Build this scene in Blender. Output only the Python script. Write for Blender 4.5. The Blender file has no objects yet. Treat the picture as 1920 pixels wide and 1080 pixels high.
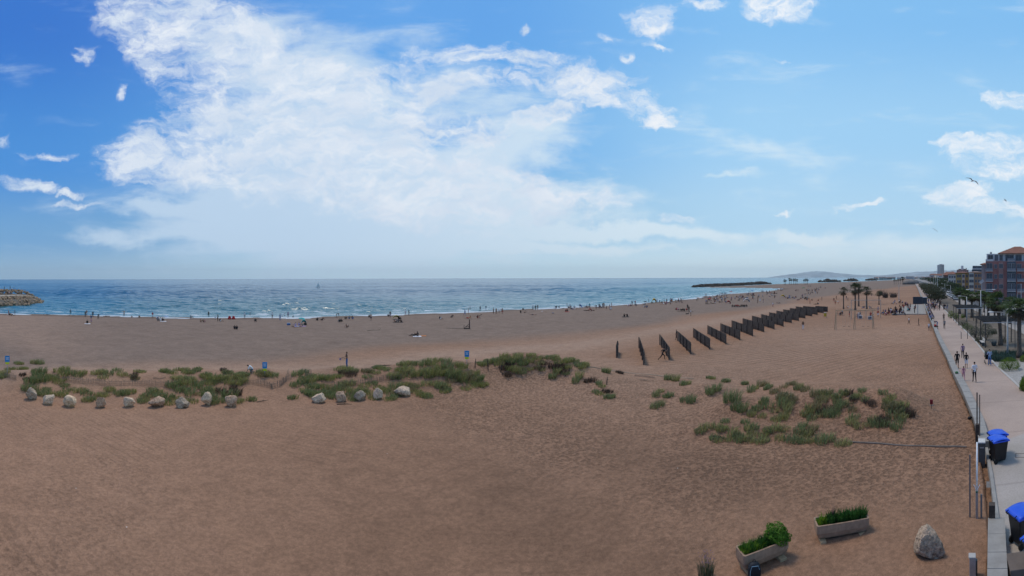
import bpy, bmesh, math, random
import numpy as np
from mathutils import Vector, Matrix, Euler

sc = bpy.context.scene
COL = sc.collection
R = math.radians
random.seed(7)
rng = np.random.default_rng(11)

# ------------------------------------------------------------------ camera
# The photograph is a stitched cylindrical panorama of about 138 degrees, taken ten metres above the beach.
FOC = 796.0                      # pixels per radian in the 1920 px wide photograph
CAMZ = 10.0
HORY = 521.4
ROLL = 0.0027
cd = bpy.data.cameras.new("camera")
cam = bpy.data.objects.new("camera", cd)
COL.objects.link(cam)
cam.location = (0, 0, CAMZ)
cam.rotation_euler = Euler((R(90), 0, 0))
cam.rotation_euler = (Matrix.Rotation(ROLL, 4, 'Y') @ Matrix.Rotation(R(90), 4, 'X')).to_euler()
cd.type = 'PANO'
cd.panorama_type = 'CENTRAL_CYLINDRICAL'
cd.central_cylindrical_range_u_min = -960 / FOC
cd.central_cylindrical_range_u_max = 960 / FOC
cd.central_cylindrical_range_v_min = -(1080 - HORY) / FOC
cd.central_cylindrical_range_v_max = HORY / FOC
cd.central_cylindrical_radius = 1.0
cd.clip_start = 0.1
cd.clip_end = 90000
sc.camera = cam

# ------------------------------------------------------------------ world, sun, exposure
SUN_EL, SUN_AZ = 64.0, -24.0      # azimuth from +Y, positive to the right
world = bpy.data.worlds.new("World")
sc.world = world
world.use_nodes = True
wt = world.node_tree
for n in list(wt.nodes):
    wt.nodes.remove(n)
WN, WL = wt.nodes, wt.links
STR = 0.1

def wn(tp, **kw):
    n = WN.new(tp)
    for k, v in kw.items():
        setattr(n, k, v)
    return n

def wmath(op, a, b=None, c=None, clamp=False):
    n = WN.new('ShaderNodeMath'); n.operation = op; n.use_clamp = clamp
    for i, q in enumerate((a, b, c)):
        if q is None: continue
        if isinstance(q, (int, float)): n.inputs[i].default_value = q
        else: WL.new(q, n.inputs[i])
    return n.outputs[0]

def srgb(r, g, b):
    def f(c):
        c /= 255.0
        return c / 12.92 if c <= 0.04045 else ((c + 0.055) / 1.055) ** 2.4
    return (f(r), f(g), f(b), 1.0)

def wmix(fac, a, b, mode='MIX'):
    n = WN.new('ShaderNodeMix'); n.data_type = 'RGBA'; n.blend_type = mode
    n.clamp_factor = True
    for s, q in ((n.inputs[0], fac), (n.inputs[6], a), (n.inputs[7], b)):
        if isinstance(q, (int, float)): s.default_value = q
        elif isinstance(q, tuple): s.default_value = q
        else: WL.new(q, s)
    return n.outputs[2]

def wramp(fac, stops, interp='EASE'):
    n = WN.new('ShaderNodeValToRGB'); n.color_ramp.interpolation = interp
    e = n.color_ramp.elements
    while len(e) < len(stops): e.new(0.5)
    for k, (p, c) in enumerate(stops):
        e[k].position = p; e[k].color = c
    WL.new(fac, n.inputs[0])
    return n.outputs[0]

tc = wn('ShaderNodeTexCoord')
sep = wn('ShaderNodeSeparateXYZ'); WL.new(tc.outputs['Generated'], sep.inputs[0])
dx, dy, dz = sep.outputs
U = wmath('ARCTAN2', dx, dy)
hor = wmath('SQRT', wmath('ADD', wmath('MULTIPLY', dx, dx), wmath('MULTIPLY', dy, dy)))
V = wmath('DIVIDE', dz, wmath('MAXIMUM', hor, 0.02))
V = wmath('MINIMUM', wmath('MAXIMUM', V, -0.3), 2.5)
uv = wn('ShaderNodeCombineXYZ'); WL.new(U, uv.inputs[0]); WL.new(V, uv.inputs[1]); uv = uv.outputs[0]

sky = wn('ShaderNodeTexSky', sky_type='NISHITA', sun_disc=False)
sky.sun_elevation = R(SUN_EL); sky.sun_rotation = R(SUN_AZ)
sky.altitude = 10; sky.air_density = 1.0; sky.dust_density = 1.2; sky.ozone_density = 1.5

Vn = wmath('DIVIDE', V, 1.4)      # ramp position: 0 horizon, .47 the top of the picture
def S(v): return v / 1.4
cleft = wramp(Vn, [(0.0, srgb(150, 190, 220)), (S(.10), srgb(104, 162, 214)), (S(.27), srgb(62, 142, 220)), (S(.62), srgb(38, 114, 208)), (S(1.3), srgb(20, 70, 160))])
cmid = wramp(Vn, [(0.0, srgb(206, 238, 254)), (S(.13), srgb(138, 192, 230)), (S(.30), srgb(108, 178, 238)), (S(.62), srgb(92, 164, 236)), (S(1.3), srgb(34, 90, 175))])
crgt = wramp(Vn, [(0.0, srgb(226, 246, 255)), (S(.13), srgb(182, 221, 248)), (S(.34), srgb(164, 214, 251)), (S(.62), srgb(134, 196, 248)), (S(1.3), srgb(44, 104, 185))])
def smooth(x, a, b):
    n = WN.new('ShaderNodeMapRange'); n.interpolation_type = 'SMOOTHSTEP'
    WL.new(x, n.inputs[0]); n.inputs[1].default_value = a; n.inputs[2].default_value = b
    return n.outputs[0]
base = wmix(smooth(U, -1.12, -.25), cleft, cmid)
base = wmix(smooth(U, -.1, .62), base, crgt)
gain = WN.new('ShaderNodeVectorMath'); gain.operation = 'SCALE'; WL.new(base, gain.inputs[0]); gain.inputs['Scale'].default_value = 1 / STR
base = wmix(0.90, sky.outputs[0], gain.outputs[0])

def blob_field(blobs):
    acc = None
    for (x, y, rx, ry, rot, w) in blobs:
        m = WN.new('ShaderNodeMapping'); m.vector_type = 'TEXTURE'
        m.inputs['Location'].default_value = ((x - 960) / FOC, (HORY - y) / FOC, 0)
        m.inputs['Rotation'].default_value = (0, 0, R(rot))
        m.inputs['Scale'].default_value = (1.55 * rx / FOC, 1.55 * ry / FOC, 1)
        WL.new(WARP, m.inputs['Vector'])
        g = WN.new('ShaderNodeTexGradient'); g.gradient_type = 'SPHERICAL'
        WL.new(m.outputs[0], g.inputs[0])
        v = wmath('MULTIPLY', g.outputs[1], w)
        acc = v if acc is None else wmath('ADD', acc, v)
    return acc

def noise(vec, scale, detail, rough=.6, dist=0.0, sx=1, sy=1, rot=0, lac=2.0):
    m = WN.new('ShaderNodeMapping')
    m.inputs['Scale'].default_value = (sx, sy, 1); m.inputs['Rotation'].default_value = (0, 0, R(rot))
    WL.new(vec, m.inputs[0])
    n = WN.new('ShaderNodeTexNoise'); n.inputs['Scale'].default_value = scale
    n.inputs['Detail'].default_value = detail; n.inputs['Roughness'].default_value = rough
    n.inputs['Distortion'].default_value = dist; n.inputs['Lacunarity'].default_value = lac
    WL.new(m.outputs[0], n.inputs[0])
    return n

# slow warp so that no cloud keeps an elliptical outline
wz = noise(uv, 5.0, 3, .55)
ws = WN.new('ShaderNodeVectorMath'); ws.operation = 'SUBTRACT'; WL.new(wz.outputs[1], ws.inputs[0]); ws.inputs[1].default_value = (.5, .5, .5)
wm = WN.new('ShaderNodeVectorMath'); wm.operation = 'MULTIPLY'; WL.new(ws.outputs[0], wm.inputs[0]); wm.inputs[1].default_value = (.16, .09, 0)
wa = WN.new('ShaderNodeVectorMath'); wa.operation = 'ADD'; WL.new(uv, wa.inputs[0]); WL.new(wm.outputs[0], wa.inputs[1])
wz2 = noise(uv, 22.0, 4, .6)
ws2 = WN.new('ShaderNodeVectorMath'); ws2.operation = 'SUBTRACT'; WL.new(wz2.outputs[1], ws2.inputs[0]); ws2.inputs[1].default_value = (.5, .5, .5)
wm2 = WN.new('ShaderNodeVectorMath'); wm2.operation = 'MULTIPLY'; WL.new(ws2.outputs[0], wm2.inputs[0]); wm2.inputs[1].default_value = (.07, .04, 0)
wb = WN.new('ShaderNodeVectorMath'); wb.operation = 'ADD'; WL.new(wa.outputs[0], wb.inputs[0]); WL.new(wm2.outputs[0], wb.inputs[1]); wa = wb
WARP = wa.outputs[0]

DENSE = [(330, 45, 120, 75, -20, 1), (430, 100, 150, 75, -15, 1), (520, 165, 150, 70, -8, 1), (275, 310, 80, 40, -5, 1), (400, 260, 130, 65, 10, 1),
         (560, 255, 190, 90, 0, 1), (720, 165, 110, 34, 6, .9), (690, 290, 210, 90, 0, .9), (830, 360, 220, 60, -6, .9), (1020, 366, 130, 26, -4, 1.1),
         (880, 99, 85, 18, 4, 1.05), (985, 108, 60, 12, 0, 1.05), (1095, 150, 105, 32, -6, 1.15), (1170, 184, 84, 22, -16, 1.1), (1005, 222, 125, 15, 20, 1.1),
         (890, 248, 140, 17, 16, .9), (890, 160, 75, 22, 0, .9), (1238, 220, 32, 11, 10, 1.1),
         (1228, 32, 34, 20, 0, .9), (1242, 62, 26, 12, 0, .8), (1150, 62, 26, 9, -10, .75), (1235, 86, 26, 7, -20, .8), (1312, 6, 36, 11, 0, 1), (1470, 6, 68, 26, 0, 1.3),
         (995, 52, 11, 7, 0, 1), (160, 88, 24, 11, 0, .8), (222, 162, 18, 15, 40, .6), (48, 340, 42, 12, -8, 1), (132, 361, 26, 6, -5, .9), (95, 283, 52, 8, 0, .6), (170, 383, 55, 6, -2, .7), (4, 262, 15, 9, 0, .8),
         (1905, 182, 42, 16, -10, 1), (1868, 292, 84, 32, 0, 1.4), (1800, 262, 45, 8, 0, 1.1), (1800, 366, 58, 17, 8, 1), (1862, 390, 95, 15, 0, 1), (1610, 394, 42, 7, 4, 1.1), (1254, 410, 30, 7, 0, .8), (1478, 407, 22, 3, 0, .7),
         (1480, 121, 20, 3, 0, .6), (1180, 97, 9, 8, 0, .8)]
VEIL = [(720, 425, 400, 80, 0, 1.1), (650, 330, 330, 110, 0, 1.0), (540, 190, 150, 90, -10, .5), (1200, 436, 260, 12, -1, .9), (1130, 466, 260, 8, -1, .6), (1510, 446, 60, 9, -7, .6), (1365, 335, 60, 9, 3, .6), (1720, 470, 260, 36, 0, .6),
        (330, 385, 110, 12, 0, .5), (250, 440, 170, 12, 0, .45), (420, 60, 230, 80, -18, .55), (700, 120, 160, 90, 0, .5), (980, 270, 130, 40, 20, .6), (1330, 240, 120, 18, -22, .35), (1500, 310, 240, 40, -5, .22), (1450, 365, 120, 10, 0, .3), (1745, 420, 26, 5, 0, .5), (950, 190, 120, 40, 0, .5), (1480, 130, 200, 60, 0, .1)]
fd = blob_field(DENSE)
fv = blob_field(VEIL)
n1 = noise(WARP, 9, 9, .62, .25, 1, 2.0, -14)
n2 = noise(WARP, 30, 8, .68, .4, 1, 1.9, -12)
nn = wmath('ADD', wmath('MULTIPLY', n1.outputs[0], .68), wmath('MULTIPLY', n2.outputs[0], .32))
cden = smooth(wmath('ADD', wmath('MULTIPLY', wmath('MINIMUM', fd, .60), 1.0), wmath('MULTIPLY', wmath('SUBTRACT', nn, .5), 3.1)), .06, .96)
cden = wmath('MULTIPLY', cden, smooth(fd, .0, .22))
n3 = noise(uv, 4.5, 7, .6, .4, 1, 3.6, -6)
cveil = wmath('MULTIPLY', smooth(wmath('ADD', wmath('MULTIPLY', wmath('MINIMUM', fv, 1.1), 1.0), wmath('MULTIPLY', wmath('SUBTRACT', n3.outputs[0], .5), 1.5)), .05, .75), .88)
# overhead and behind the camera: broken cloud of no particular place
n4 = noise(tc.outputs['Generated'], 2.2, 6, .55, .3)
cover = wmath('MULTIPLY', smooth(n4.outputs[0], .40, .60), smooth(V, .72, 1.1))
n5 = noise(WARP, 7, 5, .55, .2, 1, 1.8, -10)
shade = smooth(n5.outputs[0], .25, .75)
def k(c, g=1.0): return tuple(q * g / STR for q in c[:3]) + (1,)
ccol = wmix(shade, k(srgb(206, 221, 240)), k(srgb(236, 242, 250)))
ccol = wmix(smooth(U, .0, .7), ccol, wmix(shade, k(srgb(222, 236, 250)), k(srgb(254, 254, 255))))
vcol = wmix(smooth(U, -.6, .5), k(srgb(196, 218, 240)), k(srgb(222, 238, 248)))
out = wmix(cveil, base, vcol)
out = wmix(cden, out, ccol)
out = wmix(wmath('MULTIPLY', cover, .8), out, k(srgb(215, 226, 240)))
bg = wn('ShaderNodeBackground'); bg.inputs[1].default_value = STR
WL.new(out, bg.inputs[0])
wo = wn('ShaderNodeOutputWorld'); WL.new(bg.outputs[0], wo.inputs[0])
world.cycles.sampling_method = 'MANUAL'
world.cycles.sample_map_resolution = 512

sd_ = bpy.data.lights.new("sun", 'SUN')
sun = bpy.data.objects.new("sun", sd_); COL.objects.link(sun)
sd_.energy = 1.8; sd_.angle = R(15); sd_.color = (1.0, .91, .78)
sdir = Vector((math.sin(R(SUN_AZ)) * math.cos(R(SUN_EL)), math.cos(R(SUN_AZ)) * math.cos(R(SUN_EL)), math.sin(R(SUN_EL))))
sun.rotation_euler = sdir.to_track_quat('Z', 'Y').to_euler()
sun.location = (0, 0, 60)
vs = sc.view_settings
sc.display_settings.display_device = 'sRGB'
vs.view_transform = 'Standard'; vs.look = 'None'; vs.exposure = 0; vs.gamma = 1; vs.use_curve_mapping = False
sc.cycles.max_bounces = 6; sc.cycles.diffuse_bounces = 2; sc.cycles.glossy_bounces = 2; sc.cycles.transparent_max_bounces = 8; sc.cycles.volume_bounces = 0

# ------------------------------------------------------------------ helpers
def hor_y(x): return HORY + ROLL * FOC * math.sin((x - 960) / FOC)
def P(x, y, z=0.0):
    """The point at height z that the photograph shows at pixel x, y (y below the horizon)."""
    a = (x - 960) / FOC
    d = (CAMZ - z) * FOC / max(y - hor_y(x), .8)
    return Vector((d * math.sin(a), d * math.cos(a), z))
def PD(x, d, z=0.0):
    a = (x - 960) / FOC
    return Vector((d * math.sin(a), d * math.cos(a), z))
def ZD(x, y, d):
    """Height of what shows at pixel x, y at distance d."""
    return CAMZ - (y - hor_y(x)) * d / FOC

class MB:
    def __init__(s): s.v = []; s.f = []; s.m = []
    def add(s, vs_, fs, mi=0, M=None):
        o = len(s.v)
        s.v += [tuple(M @ Vector(q)) if M is not None else tuple(q) for q in vs_]
        s.f += [tuple(o + i for i in f) for f in fs]; s.m += [mi] * len(fs)
    def box(s, c, d, mi=0, rz=0.0, M=None, taper=1.0, rx=0.0):
        x, y, z = d[0] / 2, d[1] / 2, d[2] / 2
        q = [(-x, -y, -z), (x, -y, -z), (x, y, -z), (-x, y, -z)]
        t = [(a * taper, b * taper, -cc) for a, b, cc in q]
        T = Matrix.Translation(c) @ Matrix.Rotation(rz, 4, 'Z') @ Matrix.Rotation(rx, 4, 'X')
        if M is not None: T = M @ T
        s.add(q + t, [(3, 2, 1, 0), (4, 5, 6, 7), (0, 1, 5, 4), (1, 2, 6, 5), (2, 3, 7, 6), (3, 0, 4, 7)], mi, T)
    def tube(s, pts, rad, n=8, mi=0, cap=True):
        pts = [Vector(p) for p in pts]
        if isinstance(rad, (int, float)): rad = [rad] * len(pts)
        rings = []
        for i, p in enumerate(pts):
            t = (pts[min(i + 1, len(pts) - 1)] - pts[max(i - 1, 0)]).normalized()
            a = t.orthogonal().normalized() if abs(t.z) < .95 else (Vector((1, 0, 0)) - t * t.x).normalized()
            b = t.cross(a)
            rings.append([p + rad[i] * (a * math.cos(2 * math.pi * k / n) + b * math.sin(2 * math.pi * k / n)) for k in range(n)])
        vs_ = [q for r in rings for q in r]; fs = []
        for i in range(len(pts) - 1):
            for k in range(n):
                fs.append((i * n + k, i * n + (k + 1) % n, (i + 1) * n + (k + 1) % n, (i + 1) * n + k))
        if cap: fs += [tuple(range(n))[::-1], tuple((len(pts) - 1) * n + k for k in range(n))]
        s.add(vs_, fs, mi)
    def lathe(s, prof, n=16, mi=0, M=None):
        vs_ = [(r * math.cos(2 * math.pi * k / n), r * math.sin(2 * math.pi * k / n), z) for r, z in prof for k in range(n)]
        fs = [(i * n + k, i * n + (k + 1) % n, (i + 1) * n + (k + 1) % n, (i + 1) * n + k) for i in range(len(prof) - 1) for k in range(n)]
        fs += [tuple(range(n))[::-1], tuple((len(prof) - 1) * n + k for k in range(n))]
        s.add(vs_, fs, mi, M)
    def quad(s, a, b, c, d, mi=0): s.add([a, b, c, d], [(0, 1, 2, 3)], mi)
    def mesh(s, name, mats, smooth=False):
        me = bpy.data.meshes.new(name); me.from_pydata(s.v, [], s.f)
        for m in (mats if isinstance(mats, (list, tuple)) else [mats]): me.materials.append(m)
        me.polygons.foreach_set('material_index', s.m)
        if smooth: me.polygons.foreach_set('use_smooth', [True] * len(s.f))
        me.update(); return me
    def build(s, name, mats, parent=None, loc=None, rz=0.0, smooth=False, bevel=0):
        o = bpy.data.objects.new(name, s.mesh(name, mats, smooth)); COL.objects.link(o)
        if parent is not None: o.parent = parent
        if loc is not None: o.location = loc
        o.rotation_euler.z = rz
        if bevel:
            b = o.modifiers.new('bevel', 'BEVEL'); b.width = bevel; b.segments = 2; b.limit_method = 'ANGLE'
        return o

def tag(o, label=None, cat=None, group=None, kind=None):
    if label: o['label'] = label
    if cat: o['category'] = cat
    if group: o['group'] = group
    if kind: o['kind'] = kind
    return o
def empty(name, loc, rz, label, cat, group=None):
    o = bpy.data.objects.new(name, None); COL.objects.link(o); o.location = loc; o.rotation_euler.z = rz
    o.empty_display_size = .2
    return tag(o, label, cat, group)
def copy_tree(o, parent=None):
    c = o.copy(); COL.objects.link(c); c.parent = parent
    for ch in list(o.children): copy_tree(ch, c)
    return c
def place(o, loc, rz=0.0, label=None, group=None, scale=None):
    o.location = loc; o.rotation_euler.z = rz
    if label: o['label'] = label
    if group: o['group'] = group
    if scale: o.scale = scale if isinstance(scale, tuple) else (scale,) * 3
    return o
def face_dir(x):
    """rotation that turns a thing's -Y side towards the camera at pixel column x"""
    return -(x - 960) / FOC

# ------------------------------------------------------------------ materials
class NT:
    def __init__(s, name):
        s.m = bpy.data.materials.new(name); s.m.use_nodes = True; s.t = s.m.node_tree
        s.b = s.t.nodes['Principled BSDF']; s.N = s.t.nodes; s.L = s.t.links
        s.tc = s.N.new('ShaderNodeTexCoord'); s.obj = s.tc.outputs['Object']
        s.geo = s.N.new('ShaderNodeNewGeometry'); s.pos = s.geo.outputs['Position']
    def put(s, sock, q):
        if isinstance(q, (int, float)): sock.default_value = q
        elif isinstance(q, tuple): sock.default_value = q if len(q) == 4 or sock.type != 'RGBA' else q + (1,)
        else: s.L.new(q, sock)
    def math(s, op, a, b=None, clamp=False):
        n = s.N.new('ShaderNodeMath'); n.operation = op; n.use_clamp = clamp
        s.put(n.inputs[0], a)
        if b is not None: s.put(n.inputs[1], b)
        return n.outputs[0]
    def map(s, vec, scale=(1, 1, 1), rot=(0, 0, 0), loc=(0, 0, 0)):
        n = s.N.new('ShaderNodeMapping'); n.inputs['Scale'].default_value = scale; n.inputs['Rotation'].default_value = rot; n.inputs['Location'].default_value = loc
        s.L.new(vec, n.inputs[0]); return n.outputs[0]
    def noise(s, vec, scale, detail=4, rough=.55, dist=0.0, color=False):
        n = s.N.new('ShaderNodeTexNoise'); n.inputs['Scale'].default_value = scale; n.inputs['Detail'].default_value = detail
        n.inputs['Roughness'].default_value = rough; n.inputs['Distortion'].default_value = dist
        s.L.new(vec, n.inputs[0]); return n.outputs[1 if color else 0]
    def vor(s, vec, scale, feature='F1', out='Distance', rand=1.0):
        n = s.N.new('ShaderNodeTexVoronoi'); n.feature = feature; n.inputs['Scale'].default_value = scale; n.inputs['Randomness'].default_value = rand
        s.L.new(vec, n.inputs[0]); return n.outputs[out]
    def wave(s, vec, scale, dist=2.0, det=2, dsc=1.0, tp='BANDS', dr='X'):
        n = s.N.new('ShaderNodeTexWave'); n.wave_type = tp
        if tp == 'BANDS': n.bands_direction = dr
        n.inputs['Scale'].default_value = scale; n.inputs['Distortion'].default_value = dist; n.inputs['Detail'].default_value = det; n.inputs['Detail Scale'].default_value = dsc
        s.L.new(vec, n.inputs[0]); return n.outputs[1]
    def sm(s, x, a, b, c=0.0, d=1.0):
        n = s.N.new('ShaderNodeMapRange'); n.interpolation_type = 'SMOOTHSTEP'; s.put(n.inputs[0], x)
        for i, q in enumerate((a, b, c, d)): n.inputs[i + 1].default_value = q
        return n.outputs[0]
    def mix(s, f, a, b, mode='MIX'):
        n = s.N.new('ShaderNodeMix'); n.data_type = 'RGBA'; n.blend_type = mode
        s.put(n.inputs[0], f); s.put(n.inputs[6], a); s.put(n.inputs[7], b); return n.outputs[2]
    def scale(s, c, f):
        n = s.N.new('ShaderNodeVectorMath'); n.operation = 'SCALE'
        if isinstance(c, tuple): n.inputs[0].default_value = c[:3]
        else: s.L.new(c, n.inputs[0])
        s.put(n.inputs['Scale'], f); return n.outputs[0]
    def attr(s, name):
        n = s.N.new('ShaderNodeAttribute'); n.attribute_name = name; return n.outputs['Fac']
    def bump(s, h, strength=.5, dist=.1):
        n = s.N.new('ShaderNodeBump'); n.inputs['Strength'].default_value = strength; n.inputs['Distance'].default_value = dist
        s.L.new(h, n.inputs['Height']); s.L.new(n.outputs[0], s.b.inputs['Normal']); return n
    def rand(s):
        n = s.N.new('ShaderNodeObjectInfo'); return n.outputs['Random']
    def done(s, col=None, rough=.8, spec=.3, metal=0.0):
        if col is not None: s.put(s.b.inputs['Base Color'], col)
        s.put(s.b.inputs['Roughness'], rough); s.b.inputs['Specular IOR Level'].default_value = spec; s.b.inputs['Metallic'].default_value = metal
        return s.m

_mc = {}
def mat(name, col, rough=.75, var=.15, sc_=3.0, bump=0.0, metal=0.0, spec=.3, dirt=0.0):
    if name in _mc: return _mc[name]
    t = NT(name)
    n = t.noise(t.obj, sc_, 5, .6)
    f = t.sm(n, .25, .75, 1 - var, 1 + var)
    c = t.scale(tuple(col), f)
    if dirt:
        d = t.noise(t.obj, sc_ * .37, 6, .65)
        c = t.mix(t.sm(d, .45, .75, 0, dirt), c, (col[0] * .45, col[1] * .42, col[2] * .38, 1))
    if bump: t.bump(t.noise(t.obj, sc_ * 6, 5, .6), .6, bump)
    _mc[name] = t.done(c, rough, spec, metal); return _mc[name]

def sand_material():
    t = NT('sand')
    p = t.pos
    big = t.noise(p, .035, 4, .55)
    mid = t.noise(p, .35, 5, .6)
    fine = t.noise(p, 5.0, 5, .7)
    grain = t.noise(p, 26.0, 3, .7)
    warm = t.mix(t.sm(big, .35, .65), (.260, .148, .090, 1), (.310, .180, .112, 1))
    grey = t.mix(t.sm(mid, .3, .7), (.192, .136, .102, 1), (.228, .164, .124, 1))
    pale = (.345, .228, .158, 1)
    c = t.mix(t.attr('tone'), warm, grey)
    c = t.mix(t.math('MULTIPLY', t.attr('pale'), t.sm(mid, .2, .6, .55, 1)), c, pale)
    # shell and pebble litter, damp strip along the water
    c = t.mix(t.math('MULTIPLY', t.attr('wet'), .75), c, (.150, .105, .075, 1))
    # trodden hollows: ragged dark flecks, thicker in some places
    foot = t.vor(t.map(p, (1, 1, .2)), 4.4)
    f2 = t.noise(p, 7.0, 5, .78)
    hollow = t.sm(t.math('ADD', t.math('MULTIPLY', foot, .5), t.math('MULTIPLY', f2, .7)), .42, .66)
    tread = t.sm(t.math('ADD', t.noise(p, .06, 3, .6), t.math('MULTIPLY', t.attr('tread'), .35)), .48, .85)
    h2 = t.math('MULTIPLY', t.math('SUBTRACT', 1.0, hollow), tread)
    c = t.scale(c, t.sm(h2, 0, 1, 1.02, .88))
    # tyre and rake lines swept round the beach
    wv = t.wave(t.map(p, (1, 1, 0), loc=(-16, 6, 0)), .55, 7.0, 3, .12, 'RINGS')
    ln = t.math('MULTIPLY', t.sm(wv, .78, .95), t.sm(t.noise(p, .11, 4, .6), .5, .62))
    c = t.scale(c, t.sm(ln, 0, 1, 1.0, .88))
    w2 = t.wave(t.map(p, (1, 1, 0), rot=(0, 0, R(37))), .25, 5.0, 2, .08, 'BANDS')
    l2 = t.math('MULTIPLY', t.sm(w2, .9, .98), t.sm(t.noise(t.map(p, (1, 1, 1), loc=(40, 11, 0)), .05, 3, .6), .52, .62))
    c = t.scale(c, t.sm(l2, 0, 1, 1.0, .93))
    ctr = TRK
    w3 = t.wave(t.map(p, (1, 1, 0), loc=(-ctr[0], -ctr[1], 0)), .30, 2.2, 2, .15, 'RINGS')
    l3 = t.math('MULTIPLY', t.math('MULTIPLY', t.sm(w3, .80, .96), t.sm(t.noise(t.map(p, (1, 1, 1), loc=(7, 3, 0)), .09, 3, .6), .38, .50)), t.attr('tracks'))
    c = t.scale(c, t.sm(l3, 0, 1, 1.0, .66))
    c = t.scale(c, t.sm(t.noise(p, .9, 6, .62), .28, .72, .90, 1.10))
    c = t.mix(t.attr('dark_patch'), c, t.scale(c, .72))
    c = t.scale(c, t.sm(fine, .28, .72, .78, 1.18))
    c = t.scale(c, t.sm(grain, .28, .72, .80, 1.18))
    lit = t.vor(p, .9, out='Distance')
    c = t.mix(t.math('MULTIPLY', t.sm(lit, .035, .02), t.sm(t.noise(p, .5, 2), .55, .6)), c, (.6, .55, .5, 1))
    hgt = t.math('ADD', t.math('ADD', t.math('MULTIPLY', fine, .35), t.math('MULTIPLY', t.noise(p, 1.1, 4, .6), 1.0)), t.math('MULTIPLY', h2, -.7))
    t.bump(hgt, .85, .09)
    return t.done(c, .92, .15)

def sea_material():
    t = NT('sea_water')
    p = t.pos
    A = R(36.7)
    m1 = t.map(p, (.055, .16, .1), rot=(0, 0, -A + R(6)))
    m2 = t.map(p, (.20, .62, .1), rot=(0, 0, -A - R(9)))
    m3 = t.map(p, (.012, .035, .1), rot=(0, 0, -A + R(4)))
    hw = t.attr('wave')
    a = t.noise(m1, 1.0, 3, .55, .4); b = t.noise(m2, 1.0, 4, .6, .3); c3 = t.noise(m3, 1.0, 3, .5, .2)
    h = t.math('ADD', t.math('MULTIPLY', a, 1.25), t.math('ADD', t.math('MULTIPLY', b, .42), t.math('MULTIPLY', c3, 2.2)))
    shore = t.attr('shore')
    tint = t.mix(t.sm(t.math('ADD', shore, t.math('MULTIPLY', t.noise(p, .02, 3), 60.0)), 20, 220), (.034, .155, .190, 1), (.009, .096, .175, 1))
    tint = t.mix(t.sm(t.noise(m3, 2.0, 3), .5, .75, 0, .35), tint, (.006, .06, .12, 1))
    # foam: rollers breaking parallel to the beach and a thin lace where the water runs out
    nb = t.noise(t.map(p, (.05, .05, .05)), 1.0, 3)
    ph = t.math('ADD', shore, t.math('MULTIPLY', nb, 30.0))
    roller = t.sm(t.math('SINE', t.math('MULTIPLY', ph, .62)), .45, .95)
    brk = t.sm(t.noise(t.map(p, (.25, .5, .3), rot=(0, 0, -A)), 1.0, 5, .65), .42, .58)
    near = t.sm(shore, 34, 8)
    foam = t.math('MULTIPLY', t.math('MULTIPLY', roller, brk), near)
    lace = t.math('MULTIPLY', t.sm(t.math('ADD', shore, t.math('MULTIPLY', t.noise(p, .5, 4, .7), 3.0)), 3.4, 1.6), .85)
    foam = t.math('MAXIMUM', foam, lace)
    caps = t.math('MULTIPLY', t.sm(b, .72, .78), t.sm(a, .6, .7))
    foam = t.math('MAXIMUM', foam, t.math('MULTIPLY', caps, .6))
    c = t.mix(foam, tint, (.55, .60, .63, 1))
    bp = t.bump(h, .9, .9)
    t.put(t.b.inputs['Roughness'], t.mix(foam, (.20, .20, .20, 1), (.7, .7, .7, 1)))
    t.put(t.b.inputs['Base Color'], c)
    t.b.inputs['IOR'].default_value = 1.33
    return t.m

_tq = P(1600, 585); TRK = (_tq.x, _tq.y)
M_SAND = sand_material()
M_SEA = sea_material()

# ------------------------------------------------------------------ the shore and the shape of the beach
SEAZ = -.75
_sh = [(-60, 581), (0, 583.5), (100, 586), (200, 588.5), (300, 591), (380, 592.5), (450, 593), (560, 592.5), (650, 591), (750, 588.5), (850, 585), (950, 581), (1050, 577),
       (1130, 574), (1200, 570), (1250, 566.5), (1290, 562), (1330, 556), (1380, 552), (1430, 549), (1458, 546.2), (1462, 544), (1445, 542.8), (1400, 541.9), (1350, 541.4), (1328, 541), (1322, 540.4),
       (1340, 539.4), (1390, 538), (1440, 535.9), (1480, 534.8), (1540, 533.2), (1600, 531.2), (1640, 529.6), (1680, 528.2)]
shore = [P(x, y, SEAZ) for x, y in _sh]
d0 = (shore[0] - shore[1]).normalized()
_far = Vector((math.sin(R(53.3)), math.cos(R(53.3)), 0))
L_END = shore[0] + d0 * 900
poly = [L_END] + shore + [shore[-1] + _far * 60000, Vector((60000, -9000, 0)), Vector((300, -3000, 0)), Vector((-1500, -3000, 0))]
PX = np.array([q.x for q in poly]); PY = np.array([q.y for q in poly])
NSH = len(shore) + 2       # segments of the polygon that are shoreline
def seg_dist(x, y, xs, ys, closed=False):
    x = np.asarray(x, float); y = np.asarray(y, float)
    best = np.full(x.shape, 1e18); n = len(xs)
    for i in range(n if closed else n - 1):
        ax, ay, bx, by = xs[i], ys[i], xs[(i + 1) % n], ys[(i + 1) % n]
        ex, ey = bx - ax, by - ay; L2 = ex * ex + ey * ey
        tt = np.clip(((x - ax) * ex + (y - ay) * ey) / L2, 0, 1)
        best = np.minimum(best, (x - ax - tt * ex) ** 2 + (y - ay - tt * ey) ** 2)
    return np.sqrt(best)
def inside(x, y, xs, ys):
    x = np.asarray(x, float); y = np.asarray(y, float); c = np.zeros(x.shape, bool); n = len(xs); j = n - 1
    for i in range(n):
        cond = ((ys[i] > y) != (ys[j] > y))
        xi = (xs[j] - xs[i]) * (y - ys[i]) / ((ys[j] - ys[i]) if ys[j] != ys[i] else 1e-9) + xs[i]
        c ^= cond & (x < xi); j = i
    return c
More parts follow.
